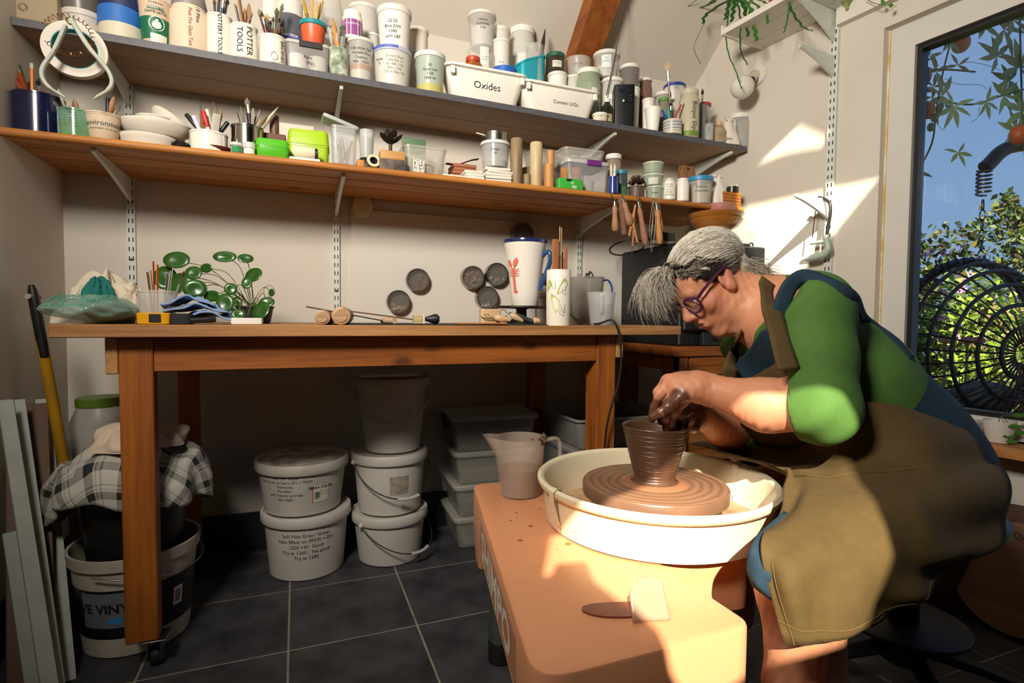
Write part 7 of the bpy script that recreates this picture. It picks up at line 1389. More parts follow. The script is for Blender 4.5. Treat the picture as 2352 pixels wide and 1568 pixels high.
def hpos(r):
    u = r.uniform(-3.6, 3.2); d = abs(r.normal())*.28; P = Wp(1176+FPX*(.83+u*.22), 760, 6.4)  # a bank running away to the right of the window
    top = 2.15+.22*math.sin(u*3.1)+.12*math.sin(u*7.3); z = -.15+(top+.15)*r.uniform(0, 1)**.8
    return np.array([P[0]+d*.7+.25*math.sin(z*3+u*4), P[1]+d*.7+.2*math.sin(z*2.2+u*5), z+r.normal()*.05])
hedge = leaf_cloud('garden_hedge', 'tall leafy hedge of green and yellowing leaves beyond the window', 'hedge', 26000, hpos, .046, LM, [.28, .2, .2, .12, .08, .12])
def hpos2(r):
    u = r.uniform(-1.3, 1.5); P = Wp(1176+FPX*(.80+u*.12), 820, 4.2); z = -.15+r.uniform(0, 1)*(1.25+.2*math.sin(u*5)); return np.array([P[0]+r.normal()*.12, P[1]+r.normal()*.12, z])
leaf_cloud('climbing_thunbergia', 'bright green climber with pink flowers behind the hanging chair', 'climber', 4200, hpos2, .035, [LM[2], LM[0], mat('lime_leaf', '9ab83a', .5)], [.4, .25, .35])
fl = bpy.data.objects['climbing_thunbergia']; M_pet = mat('pink_petal', 'e08fb0', .6); M_eye = M('2a1218', .7)
for k, (px, py) in enumerate(((2140, 576), (2124, 585), (2165, 582), (2200, 600), (2228, 630), (2212, 662), (2203, 668), (2160, 670), (2172, 676), (2160, 728), (2172, 732), (2198, 775), (2150, 772), (2178, 800), (2225, 940), (2142, 865), (2215, 645))):
    c = Wp(px, py, 3.95); s = .024; ex, ey, ez = np.array(RT), np.array(UP), -np.array(FW)
    for q in range(5):
        a = q*2*math.pi/5+k; d = ex*math.cos(a)+ey*math.sin(a); e = -ex*math.sin(a)+ey*math.cos(a)
        V = [c+d*s*.15, c+d*s*.7+e*s*.45+ez*.006, c+d*s*1.1+ez*.004, c+d*s*.7-e*s*.45+ez*.006]
        obj('petal', (V, [(0, 1, 2, 3)]), M_pet, fl, smooth=False)
    obj('flower_eye', sphere(.007, c+ez*.004, 8, 6), M_eye, fl)
# garden fence boards
for k in range(6):
    p = Wp(2230+28*k, 780, 4.9); obj('fence_board', box(-.045, .045, -.01, .01, -.15, 1.05), wood('fence_wood', 'a58a62', '7d6242', axis=2), loc=(p[0], p[1], 0), rot=(0, 0, -.4), label='sunlit timber fence board behind the hanging chair, '+('first', 'second', 'third', 'fourth', 'fifth', 'sixth')[k]+' counted from the house', cat='fence board', group='fence boards')
for k, px in enumerate((2172, 2222, 2248)):
    p = Wp(px, 788, 3.6); t = thing('stake_ornament', 'clay ball on a garden stake, '+('nearest the window frame', 'middle of three', 'farthest from the window frame')[k], 'ornament', (p[0], p[1], -.15), group='clay balls on stakes'); obj('stake', lathe([(.008, 0), (.008, p[2]+.15)], 8), M('7d6a4a', .8), t); obj('clay_ball', lathe([(.001, p[2]+.145), (.035, p[2]+.155), (.037, p[2]+.17), (.02, p[2]+.19), (.001, p[2]+.195)], 14), M('a5664a', .7), t)
# hanging egg chair: woven rings and spokes
Cc = Wp(2215, 795, 2.55); Rx = 150*2.55/FPX; Rz = 192*2.55/FPX
t = thing('hanging_chair', 'black wicker egg chair hanging outside the window', 'chair', (Cc[0], Cc[1], -.15)); bt = np.array([Cc[0], Cc[1], -.15])
_v = (Cc-CAM)/np.linalg.norm(Cc-CAM); _s = np.cross(_v, [0, 0, 1.0]); _s /= np.linalg.norm(_s); fd = -.66*_s+.75*_v; fd[2] = .05; fd /= np.linalg.norm(fd)      # the way the basket opens
sd = np.cross([0, 0, 1.0], fd); sd /= np.linalg.norm(sd); ud = np.cross(fd, sd)
M_rat = mat('black_rattan', '131314', .3, noise=(60, .3)); Rr_ = Rz
def shell(th, ph): # th: 0 at the opening rim .. 1 at the back pole
    r = Rr_*math.cos(th*math.pi/2)**.85; dep = .75*Rr_*math.sin(th*math.pi/2)
    return Cc-bt+sd*r*math.cos(ph)*.86+ud*r*math.sin(ph)-fd*dep
rings = [0, .16, .34, .52, .70, .86]
for k, th in enumerate(rings): obj('ring', tube([shell(th, p) for p in np.linspace(0, 2*math.pi, 49)], .016 if k == 0 else .009, 6), M_rat, t)
for k in range(34):
    ph = 2*math.pi*k/34; obj('spoke', tube([shell(q, ph) for q in np.linspace(0, .95, 12)], .0042, 5), M_rat, t)
obj('rim_wrap', tube([shell(0, p)+fd*.004*math.sin(p*90) for p in np.linspace(0, 2*math.pi, 241)], [.021+.003*math.sin(i*1.6) for i in range(241)], 6), M_rat, t)
top = shell(.10, math.pi/2); ch = []
for k in range(6): ch.append(tube([top+np.array([.012*math.cos(a)*(1 if k % 2 else .2), .012*math.cos(a)*(.2 if k % 2 else 1), .03+.045*k+.025*math.sin(a)]) for a in np.linspace(0, 6.28, 11)], .003, 5))
obj('chain', join(*ch), M('4a4a48', .35, metal=1), t); obj('spring', tube([top+np.array([.026*math.cos(i*.5), .026*math.sin(i*.5), .30+.0014*i]) for i in range(80)], .005, 5), M('6a6a68', .35, metal=1), t)
obj('stand_pole', tube(smooth_path([top+np.array([0, 0, .42]), top+RT*.15+np.array([0, 0, .52]), top+RT*.6+np.array([0, 0, .5]), top+RT*.95+np.array([0, 0, .1]), top+RT*1.0+np.array([0, 0, -1.0]), np.array([*(RT*.9)[:2], .012])], 8), .03, 10), M_rat, t)
obj('stand_foot', lathe([(.5, 0), (.5, .02), (.46, .025), (.001, .025)], 32), M_rat, t)
obj('cushion', sphere(.5, Cc-bt-ud*Rz*.55-fd*.12, 20, 12, (Rx*1.0, Rx*.8, .14)), M('3a3836', .8), t)
# passion-flower vine close to the pane
lf = [(0, 0), (.2, .08), (.5, .145), (.8, .10), (1.15, 0), (.8, -.10), (.5, -.145), (.2, -.08)]
def leafmesh(): 
    V = [(x, y, .05*math.sin(x*3)+d) for d in (0, .006) for x, y in lf]; return V, [tuple(range(7, -1, -1)), tuple(range(8, 16))]+[(i, (i+1) % 8, 8+(i+1) % 8, 8+i) for i in range(8)]
M_pv = mat('passion_leaf', '8a9a5a', .45, noise=(30, .25))
VZ = 2.15
t = thing('passion_vine', 'passion-flower vine with palmate leaves hanging across the window', 'vine', Wp(2230, -60, VZ)); c0 = np.array(t.location); base_leaf = None
for pts in ([(2190, -40), (2185, 80), (2165, 170), (2150, 260), (2140, 330), (2105, 400), (2095, 430)], [(2150, 230), (2230, 240), (2300, 220), (2352, 205), (2400, 190)], [(2340, -40), (2345, 150), (2350, 300), (2360, 420)], [(2120, 160), (2180, 160), (2240, 165)]):
    obj('stem', tube([p-c0 for p in smooth_path([Wp(x, y, VZ) for x, y in pts], 5)], .0035, 6), M('55602f', .6), t)
for pts in ([(2180, 158), (2220, 143), (2260, 148), (2300, 162)], [(2170, 180), (2200, 193), (2250, 195), (2266, 204)], [(2160, 250), (2152, 280), (2165, 300)], [(2250, 245), (2245, 270), (2232, 280)]):
    obj('tendril', tube([p-c0 for p in smooth_path([Wp(x, y, VZ) for x, y in pts], 5)], .0010, 4), M('55602f', .6), t)
clusters = [(2305, 68, 68, 5), (2150, 165, 42, 4), (2115, 205, 44, 6), (2165, 220, 52, 6), (2190, 245, 46, 7), (2265, 235, 36, 6), (2305, 220, 46, 6), (2340, 155, 60, 6), (2348, 255, 60, 6), (2245, 30, 50, 6), (2180, 95, 34, 4), (2110, 140, 30, 4), (2352, 20, 62, 6), (2335, 300, 48, 5), (2148, 265, 26, 4), (2105, 395, 40, 5), (2200, 350, 34, 5), (2260, 60, 40, 4), (2135, 130, 30, 4), (2290, 130, 50, 6), (2320, 185, 44, 6), (2270, 20, 46, 5), (2325, 45, 50, 5), (2100, 230, 36, 5), (2200, 150, 30, 4), (2145, 200, 34, 5)]
for k, (px, py, s, n) in enumerate(clusters):
    c = Wp(px, py, VZ+.02*math.sin(k)); r0 = k*1.1
    for q in range(n):
        a = r0+(q-(n-1)/2)*5.2/n; d = np.array(RT)*math.cos(a)+np.array(UP)*math.sin(a); sc_ = s*VZ/FPX*(1-.25*abs(q-(n-1)/2)/n)
        if base_leaf is None: o = obj('leaf', leafmesh(), M_pv, t, smooth=False); base_leaf = o.data
        else: o = bpy.data.objects.new('leaf', base_leaf); COL.objects.link(o); o.parent = t
        ex = d+np.array(FW)*.25*math.sin(q+k); ex /= np.linalg.norm(ex); ez = -np.array(FW)+.5*np.array(UP)*math.sin(k*2+q); ey = np.cross(ez, ex); ey /= np.linalg.norm(ey); ez = np.cross(ex, ey)
        mm = Matrix.Identity(4)
        for i in range(3): mm[i][0] = ex[i]*sc_; mm[i][1] = ey[i]*sc_; mm[i][2] = ez[i]*sc_; mm[i][3] = (c-c0)[i]
        o.matrix_local = mm
M_fr = mat('orange_fruit', 'd0612a', .45, noise=(8, .2)); 
for k, (px, py, r_) in enumerate(((2207, 100, 18.5, ), (2119, 172, 17), (2130, 252, 15.5), (2340, 310, 19.5))):
    p = Wp(px, py, VZ); t = thing('passion_fruit', ('round orange passion fruit highest on the vine', 'shaded brownish passion fruit at the window edge', 'small orange-red passion fruit lowest beside the window frame', 'big orange passion fruit at the right edge of the view')[k], 'fruit', p, group='passion fruits on the vine'); obj('fruit_body', sphere(r_*VZ/FPX, (0, 0, 0), 20, 14, (1, 1, 1.14)), M_fr if k != 1 else M('8a5a3c', .5), t); obj('calyx', lathe([(.001, r_*VZ/FPX*1.12), (.006, r_*VZ/FPX*1.16), (.002, r_*VZ/FPX*1.3)], 8), M('5a7a38', .6), t)  # the shaded fruit has its shade put into a brown base colour
for k, (px, py) in enumerate(((2146, 270), (2138, 292))):
    p = Wp(px, py, VZ); obj('flower_bud', sphere(.013, (0, 0, 0), 12, 8, (1, 1, 1.35)), M('7d8a5a', .5), loc=p, label='pale green passion-flower bud hanging '+('upper', 'lower')[k]+' of two below the small fruit', cat='bud')
# ================================================================ the potter
# ---- smooth implicit surfaces: blended limbs and ellipsoids, polygonised by surface nets on a sparse grid
def rc(a, b, r1, r2, k=.02): return dict(t='c', a=np.array(a, float), b=np.array(b, float), r1=r1, r2=r2, k=k, op=0)
def el(c, A, r, k=.02, op=0): return dict(t='e', c=np.array(c, float), A=np.array(A, float), r=np.array(r, float), k=k, op=op)
def sd(p, X):
    if p['t'] == 'c':
        ba = p['b']-p['a']; h = np.clip(((X-p['a'])@ba)/(ba@ba+1e-12), 0, 1); return np.linalg.norm(X-p['a']-h[:, None]*ba, axis=1)-(p['r1']+(p['r2']-p['r1'])*h)
    q = (X-p['c'])@p['A'].T; k0 = np.linalg.norm(q/p['r'], axis=1); k1 = np.linalg.norm(q/(p['r']**2), axis=1); return k0*(k0-1)/(k1+1e-9)
def blend(prims, X, disp=None, cut=None):
    d = np.full(len(X), 1.0)
    for p in prims:
        e = sd(p, X); k = p['k']
        if p['op'] == 0: h = np.clip(.5+.5*(d-e)/k, 0, 1); d = d+(e-d)*h-k*h*(1-h)
        else: h = np.clip(.5-.5*(d+e)/k, 0, 1); d = d+(-e-d)*h+k*h*(1-h)
    if disp is not None: d = d+disp(X)
    if cut is not None: d = np.maximum(d, cut(X))
    return d
def surface(prims, h, disp=None, cut=None, B=12):
    lo = np.min([np.minimum(p['a'], p['b'])-max(p['r1'], p['r2']) if p['t'] == 'c' else p['c']-p['r'].max() for p in prims if p['op'] == 0], axis=0)-3*h
    hi = np.max([np.maximum(p['a'], p['b'])+max(p['r1'], p['r2']) if p['t'] == 'c' else p['c']+p['r'].max() for p in prims if p['op'] == 0], axis=0)+3*h
    nb = np.ceil((hi-lo)/(B*h)).astype(int)+1; N = nb*B+2; half = B*h*.5*1.7321
    I = np.stack(np.meshgrid(*[np.arange(n) for n in nb], indexing='ij'), -1).reshape(-1, 3); C = lo+(I+.5)*B*h
    pos = [p for p in prims if p['op'] == 0]
    D = np.stack([sd(p, C) if p['t'] == 'c' else np.linalg.norm(C-p['c'], axis=1)-p['r'].max() for p in prims], 1)
    near = np.array([D[:, [i for i, p in enumerate(prims) if p['op'] == 0]].min(1)])[0]
    act = near < half+.012
    g = np.stack(np.meshgrid(*[np.arange(-1, B+1)]*3, indexing='ij'), -1).reshape(-1, 3); S = B+2
    keys = []; verts = []; quads = []
    st = (N[1]*N[2], N[2], 1)
    corner = np.array([(x, y, z) for x in (0, 1) for y in (0, 1) for z in (0, 1)])
    for bi in np.nonzero(act)[0]:
        sel = [p for i, p in enumerate(prims) if D[bi, i] < half+.04]
        X = lo+(I[bi]*B+g)*h; v = blend(sel, X, disp, cut).reshape(S, S, S)
        if v.min() > 0 or v.max() < 0: continue
        neg = v < 0
        n8 = sum(neg[c[0]:S-1+c[0], c[1]:S-1+c[1], c[2]:S-1+c[2]].astype(np.int8) for c in corner)
        ii = np.argwhere((n8 > 0) & (n8 < 8))
        if len(ii) == 0: continue
        acc = np.zeros((len(ii), 3)); cnt = np.zeros(len(ii))
        for a in range(8):
            for b in range(a+1, 8):
                if np.abs(corner[a]-corner[b]).sum() != 1: continue
                va = v[tuple((ii+corner[a]).T)]; vb = v[tuple((ii+corner[b]).T)]; m = (va < 0) != (vb < 0)
                t = np.where(m, va/(va-vb+1e-20), 0); acc += m[:, None]*(corner[a]+t[:, None]*(corner[b]-corner[a])); cnt += m
        G = I[bi]*B+ii-1
        keys.append(((G+1) @ np.array(st))); verts.append(lo+(G+acc/cnt[:, None])*h)
        for ax in range(3):
            e = np.eye(3, dtype=int)[ax]; u = np.eye(3, dtype=int)[(ax+1) % 3]; w = np.eye(3, dtype=int)[(ax+2) % 3]
            P = np.stack(np.meshgrid(*[np.arange(1, B+1)]*3, indexing='ij'), -1).reshape(-1, 3)
            P = P[(P+e).max(1) <= B+1]; a_ = neg[tuple(P.T)]; b_ = neg[tuple((P+e).T)]; m = a_ != b_
            P = P[m]; fl = a_[m]
            if len(P) == 0: continue
            Q = I[bi]*B+P-1
            kk = [((Q-du*u-dw*w+1) @ np.array(st)) for du, dw in ((1, 1), (0, 1), (0, 0), (1, 0))]
            q = np.stack(kk, 1); q[~fl] = q[~fl][:, ::-1]; quads.append(q)
    K = np.concatenate(keys); V = np.concatenate(verts); U, ix = np.unique(K, return_index=True); V = V[ix]; Qs = np.concatenate(quads)
    pos_ = np.searchsorted(U, Qs); pos_ = np.clip(pos_, 0, len(U)-1); ok = (U[pos_] == Qs).all(1)
    return V, pos_[ok]
def mesh_from(name, V, Fq, m, parent, smooth_it=0):
    me = bpy.data.meshes.new(name); me.vertices.add(len(V)); me.vertices.foreach_set('co', V.astype(np.float32).ravel())
    me.loops.add(len(Fq)*4); me.loops.foreach_set('vertex_index', Fq.astype(np.int32).ravel()); me.polygons.add(len(Fq)); me.polygons.foreach_set('loop_start', np.arange(0, len(Fq)*4, 4, dtype=np.int32))
    me.polygons.foreach_set('loop_total', np.full(len(Fq), 4, np.int32)) if False else None
    me.materials.append(m); me.update(calc_edges=True); me.validate(); me.polygons.foreach_set('use_smooth', [True]*len(me.polygons))
    o = bpy.data.objects.new(name, me); COL.objects.link(o); o.parent = parent; return o
# ---- figure frame
per = thing('person', 'person in green top, denim dress and olive apron leaning over the pottery wheel', 'person', (1.30, .80, 0)); PO = np.array([1.30, .80, 0])
w_ = lambda x, y, z: Wp(x, y, z)-PO
HS = .90; F2 = -.755*RT-.656*UP; U2 = -.656*RT+.755*UP; HF = .985*F2-.17*FW; HL = -.985*FW-.17*F2; HU = U2; HC = w_(1633, 640, 1.245)
HA = np.array([HF, HL, HU]); hd_ = lambda x, y, z: HC+HS*(x*HF+y*HL+z*HU)
def he(c, r, k=.02, op=0, tilt=0.0):
    A = HA
    if tilt: A = np.array([[math.cos(tilt), 0, math.sin(tilt)], [0, 1, 0], [-math.sin(tilt), 0, math.cos(tilt)]])@HA
    return el(hd_(*c), A, np.array(r)*HS, k*HS, op)
def hc(a, b, r1, r2, k=.012): return rc(hd_(*a), hd_(*b), r1*HS, r2*HS, k*HS)
SLp, SRp, ELp, ERp = w_(1866, 712, 1.07), w_(1735, 775, 1.38), w_(1890, 938, 1.00), w_(1728, 1005, 1.36)
WLp, WRp = w_(1622, 893, 1.135), w_(1604, 952, 1.26)
NB = w_(1800, 722, 1.22); T1, T2, T3, T4 = w_(1822, 748, 1.22), w_(1932, 890, 1.20), w_(2055, 1022, 1.20), w_(2115, 1092, 1.20)
KL, KR = w_(1842, 1345, .84), w_(1715, 1105, 1.45)
HL_, HR_ = w_(2110, 1120, 1.09), w_(2090, 1090, 1.32)
AL = np.array([KL[0]+.02, KL[1]-.015, .085]); AR = np.array([KR[0], KR[1]+.02, .085])
head = [he((-.010, 0, .034), (.088, .071, .074)), he((.036, 0, -.03), (.060, .060, .086), .03), he((.030, 0, -.082), (.050, .050, .036), .03), he((.072, 0, -.109), (.021, .024, .018), .02), he((.052, 0, .035), (.045, .060, .045), .03),
        hc((.088, 0, .012), (.116, 0, -.034), .0085, .0125, .014), he((.106, .011, -.040), (.010, .0075, .0075), .008), he((.106, -.011, -.040), (.010, .0075, .0075), .008),
        he((.064, .043, -.030), (.025, .022, .024), .025), he((.064, -.043, -.030), (.025, .022, .024), .025), hc((.086, -.036, .014), (.086, .036, .014), .0105, .0105, .014),
        he((.078, 0, -.066), (.024, .030, .024), .02), hc((.1005, -.015, -.0615), (.1005, .015, -.0615), .0058, .0058, .005), hc((.0985, -.014, -.0735), (.0985, .014, -.0735), .0066, .0066, .005),
        he((.028, .046, -.072), (.032, .018, .030), .02), he((.028, -.046, -.072), (.032, .018, .030), .02),
        he((.084, .034, -.008), (.010, .017, .010), .006, 1), he((.084, -.034, -.008), (.010, .017, .010), .006, 1), he((.076, .033, -.008), (.0135, .0145, .0125), .004), he((.076, -.033, -.008), (.0135, .0145, .0125), .004),
        hc((.108, -.014, -.0672), (.106, .014, -.0672), .0022, .0022, .003)]
head[-1]['op'] = 1
for s in (1, -1): head += [he((.010, .074*s, -.004), (.019, .0085, .033), .006, tilt=.25), he((.014, .0815*s, .000), (.0105, .006, .019), .005, 1, tilt=.25), he((.014, .075*s, -.034), (.009, .007, .010), .008)]
neck = [rc(hd_(-.025, 0, -.055), NB, .058*HS, .068, .04), rc(hd_(.02, 0, -.085), w_(1770, 745, 1.2), .03, .05, .04)]
torso = [rc(T1, T2, .105, .130, .05), rc(T2, T3, .130, .122, .05), rc(T3, T4, .122, .115, .05), rc(SLp, SRp, .058, .058, .05)]
arms = [rc(SLp, ELp, .055, .044, .03), rc(ELp, w_(1760, 930, 1.065), .045, .047, .03), rc(w_(1760, 930, 1.065), WLp, .047, .030, .03), rc(SRp, ERp, .052, .044, .03), rc(ERp, w_(1670, 985, 1.32), .044, .044, .03), rc(w_(1670, 985, 1.32), WRp, .044, .029, .03)]
def finger(pts, r0, r1, k=.006): 
    P = [w_(*p) for p in pts]; n = len(P)-1; return [rc(P[i], P[i+1], r0+(r1-r0)*i/n, r0+(r1-r0)*(i+1)/n, k) for i in range(n)]
hands = [rc(WLp, w_(1575, 885, 1.14), .029, .026, .02), rc(w_(1600, 893, 1.12), w_(1571, 906, 1.112), .021, .0145, .02), rc(w_(1600, 885, 1.14), w_(1540, 876, 1.145), .022, .0135, .02), rc(w_(1595, 882, 1.15), w_(1532, 874, 1.165), .020, .0125, .02), rc(w_(1598, 888, 1.13), w_(1553, 890, 1.125), .022, .014, .02)]
hands += finger([(1571, 906, 1.112), (1535, 933, 1.105), (1516, 948, 1.108), (1500, 957, 1.112)], .0105, .0075)
hands += finger([(1553, 890, 1.125), (1534, 925, 1.120), (1527, 955, 1.130), (1531, 986, 1.140)], .0105, .0078)
hands += finger([(1540, 876, 1.145), (1515, 905, 1.140), (1503, 936, 1.145), (1497, 962, 1.150)], .0110, .0080)
hands += finger([(1532, 874, 1.165), (1511, 900, 1.172), (1512, 935, 1.180), (1518, 968, 1.185)], .0105, .0080)
hands += finger([(1598, 893, 1.16), (1568, 920, 1.185), (1550, 950, 1.195), (1543, 978, 1.195)], .0125, .0090, .01)
hands += [rc(WRp, w_(1578, 948, 1.245), .028, .025, .02), rc(w_(1590, 955, 1.25), w_(1566, 966, 1.225), .021, .014, .02), rc(w_(1585, 945, 1.25), w_(1558, 935, 1.25), .020, .013, .02)]
hands += finger([(1566, 966, 1.225), (1576, 968, 1.200), (1586, 964, 1.195), (1590, 955, 1.200)], .0105, .0082)
hands += finger([(1560, 955, 1.235), (1548, 968, 1.215), (1546, 990, 1.210), (1550, 1008, 1.215)], .0105, .0080)
hands += finger([(1557, 945, 1.245), (1538, 955, 1.240), (1532, 978, 1.238), (1534, 1000, 1.238)], .0108, .0080)
hands += finger([(1558, 935, 1.255), (1535, 940, 1.262), (1524, 962, 1.265), (1524, 985, 1.262)], .0105, .0080)
hands += finger([(1592, 962, 1.245), (1594, 975, 1.225), (1593, 982, 1.212), (1586, 984, 1.200)], .0125, .0092, .01)
legs = [rc(HL_, KL, .082, .064, .04), rc(KL, (KL*.55+AL*.45)+np.array([.01, .01, 0]), .060, .056, .03), rc((KL*.55+AL*.45)+np.array([.01, .01, 0]), AL, .056, .035, .03), rc(AL, AL+np.array([-.15, -.01, -.055]), .034, .026, .03), rc(AL, AL+np.array([.03, 0, -.05]), .034, .030, .03),
        rc(HR_, KR, .082, .060, .04), rc(KR, (KR*.55+AR*.45)+np.array([.01, 0, 0]), .058, .054, .03), rc((KR*.55+AR*.45)+np.array([.01, 0, 0]), AR, .054, .035, .03), rc(AR, AR+np.array([-.15, 0, -.055]), .034, .026, .03)]
def wrinkle(X):
    u = X@np.array([1.0, .3, .2]); v = X@np.array([-.2, .9, .4]); return .0003*np.sin(u*420+3*np.sin(v*60))+.0003*np.sin(v*380+2*np.sin(u*70))
V, Fq = surface(head+neck+torso+arms+hands+legs, .0031, wrinkle)
M_skin = bpy.data.materials.new('skin'); M_skin.use_nodes = True
_nt = M_skin.node_tree; _N = _nt.nodes; _L = _nt.links; _b = _N['Principled BSDF']; _b.inputs['Specular IOR Level'].default_value = .45
_at = _N.new('ShaderNodeAttribute'); _at.attribute_name = 'skin_marks'; _sp = _N.new('ShaderNodeSeparateXYZ'); _L.new(_at.outputs['Vector'], _sp.inputs[0])
_tc = _N.new('ShaderNodeTexCoord'); _n = _N.new('ShaderNodeTexNoise'); _n.inputs['Scale'].default_value = 55; _n.inputs['Detail'].default_value = 6; _L.new(_tc.outputs['Object'], _n.inputs['Vector'])
_n2 = _N.new('ShaderNodeTexNoise'); _n2.inputs['Scale'].default_value = 9; _L.new(_tc.outputs['Object'], _n2.inputs['Vector'])
def _mix(fac, a, b):
    m = _N.new('ShaderNodeMix'); m.data_type = 'RGBA'
    if isinstance(fac, float): m.inputs['Factor'].default_value = fac
    else: _L.new(fac, m.inputs['Factor'])
    for s, q in (('A', a), ('B', b)):
        if isinstance(q, str): m.inputs[s].default_value = lin(q)
        else: _L.new(q, m.inputs[s])
    return m.outputs['Result']
_c = _mix(_n2.outputs['Fac'], 'd39a78', 'b06c4c'); _c = _mix(_n.outputs['Fac'], _c, 'cf8d6a'); _c = _mix(_sp.outputs['Y'], _c, 'a8524a')
_ms = _N.new('ShaderNodeMath'); _ms.operation = 'MULTIPLY_ADD'; _ms.inputs[1].default_value = 3.2; _ms.inputs[2].default_value = -1.3; _ad = _N.new('ShaderNodeMath'); _ad.operation = 'ADD'; _L.new(_n.outputs['Fac'], _ad.inputs[0]); _L.new(_sp.outputs['X'], _ad.inputs[1])
_mm = _N.new('ShaderNodeMath'); _mm.operation = 'MULTIPLY'; _mm.use_clamp = True; _L.new(_ad.outputs[0], _ms.inputs[0]); _ms.use_clamp = True; _L.new(_ms.outputs[0], _mm.inputs[0])
_gt = _N.new('ShaderNodeMath'); _gt.operation = 'MULTIPLY'; _gt.inputs[1].default_value = 2.5; _gt.use_clamp = True; _L.new(_sp.outputs['X'], _gt.inputs[0]); _L.new(_gt.outputs[0], _mm.inputs[1])
_c = _mix(_mm.outputs[0], _c, '64402f'); _L.new(_c, _b.inputs['Base Color'])
_rg = _N.new('ShaderNodeMapRange'); _rg.inputs[3].default_value = .52; _rg.inputs[4].default_value = .32; _L.new(_mm.outputs[0], _rg.inputs[0]); _L.new(_rg.outputs[0], _b.inputs['Roughness'])
_bp = _N.new('ShaderNodeBump'); _bp.inputs['Strength'].default_value = .25; _bp.inputs['Distance'].default_value = .003; _L.new(_n.outputs['Fac'], _bp.inputs['Height']); _L.new(_bp.outputs[0], _b.inputs['Normal'])
body = mesh_from('body', V, Fq, M_skin, per)
tips = np.array([w_(*q) for q in ((1500, 957, 1.112), (1531, 986, 1.14), (1497, 962, 1.15), (1518, 968, 1.185), (1543, 978, 1.195), (1520, 945, 1.12), (1505, 935, 1.145), (1535, 935, 1.108), (1560, 915, 1.108))])
mud = np.clip(1-np.min(np.linalg.norm(V[:, None]-tips[None], axis=2), 1)/.026, 0, 1)**.8
farh = np.linalg.norm(V-w_(1568, 955, 1.235), axis=1); mud = np.maximum(mud, np.clip(1.5-farh/.042, 0, 1)); kn = np.linalg.norm(V-w_(1572, 872, 1.14), axis=1); mud = np.maximum(mud, .45*np.clip(1-kn/.03, 0, 1))
q = (V-HC)@HA.T/HS; lip = np.clip(1-np.abs(q[:, 2]+.0675)/.013, 0, 1)*(q[:, 0] > .088)*np.clip(1-np.abs(q[:, 1])/.024, 0, 1)
blush = .45*np.clip(1-np.linalg.norm(q-np.array([.07, .045, -.035]), axis=1)/.045, 0, 1)+.5*np.clip(1-np.linalg.norm(q-np.array([.118, 0, -.036]), axis=1)/.03, 0, 1)+.55*np.clip(1-np.linalg.norm(q-np.array([.012, .082, -.005]), axis=1)/.04, 0, 1)
at_ = body.data.attributes.new('skin_marks', 'FLOAT_VECTOR', 'POINT'); at_.data.foreach_set('vector', np.stack([mud, np.clip(np.maximum(lip*.9, blush), 0, 1), 0*mud], 1).astype(np.float32).ravel())
for s in (1, -1):
    obj('eye', [tuple(hd_(*(np.array([.0785, .033*s, -.0085])+np.array(p)))) for p in sphere(.0118, (0, 0, 0), 16, 10)[0]] and ([tuple(hd_(*(np.array([.0795, .033*s, -.0085])+np.array(p)))) for p in sphere(.0115, (0, 0, 0), 16, 10)[0]], sphere(.0115, (0, 0, 0), 16, 10)[1]), mat('eye_white', 'd9cdbf', .2), per)
    obj('eyebrow', tube([hd_(.094-.012*abs(u), .012*s+.034*s*u, .014+.006*math.sin(u*2.6)) for u in np.linspace(0, 1, 7)], [.003*HS]*6+[.001], 6), mat('grey_brow', 'a59a8c', .8), per)
# ---- green top
axT = (T3-T1)/np.linalg.norm(T3-T1)
def folds(amp):
    def f(X):
        a = X@np.array([.6, .5, .62]); b = X@np.array([-.7, .3, .64]); c = X@np.array([.2, -.8, .55]); return amp*(np.sin(a*70+4*np.sin(b*14))*np.clip(np.sin(c*11)+.2, 0, 1)+.6*np.sin(b*95+3*np.sin(a*17))*np.clip(np.sin(a*13+1), 0, 1))
    return f
CL, CR_ = w_(1834, 942, 1.028), w_(1690, 990, 1.335)
shirt = [rc(T1, T2, .112, .136, .05), rc(T2, T3, .136, .130, .05), rc(SLp, SRp, .066, .068, .06), rc(SLp, w_(1878, 820, 1.035), .068, .062, .04), rc(w_(1878, 820, 1.035), ELp, .062, .058, .03), rc(ELp, CL, .058, .0535, .03), rc(SRp, ERp, .066, .058, .04), rc(ERp, CR_, .056, .051, .03)]
def cut_cuffs(X):
    dl = (CL-ELp)/np.linalg.norm(CL-ELp); dr = (CR_-ERp)/np.linalg.norm(CR_-ERp)
    nl = np.linalg.norm(X-CL, axis=1) < .10; nr = np.linalg.norm(X-CR_, axis=1) < .09
    c = np.full(len(X), -1.0); c = np.where(nl, (X-CL)@dl, c); c = np.where(nr, np.maximum(c, (X-CR_)@dr), c)
    nk = (X-w_(1765, 715, 1.2))@((HC-T1)/np.linalg.norm(HC-T1)); return np.maximum(c, nk-.012)
Vs, Fs = surface(shirt, .0045, folds(.0060), cut_cuffs)
M_green = mat('green_jersey', '486f2b', .85, noise=(60, .10), bump=(260, .12))
mesh_from('green_top', Vs, Fs, M_green, per)
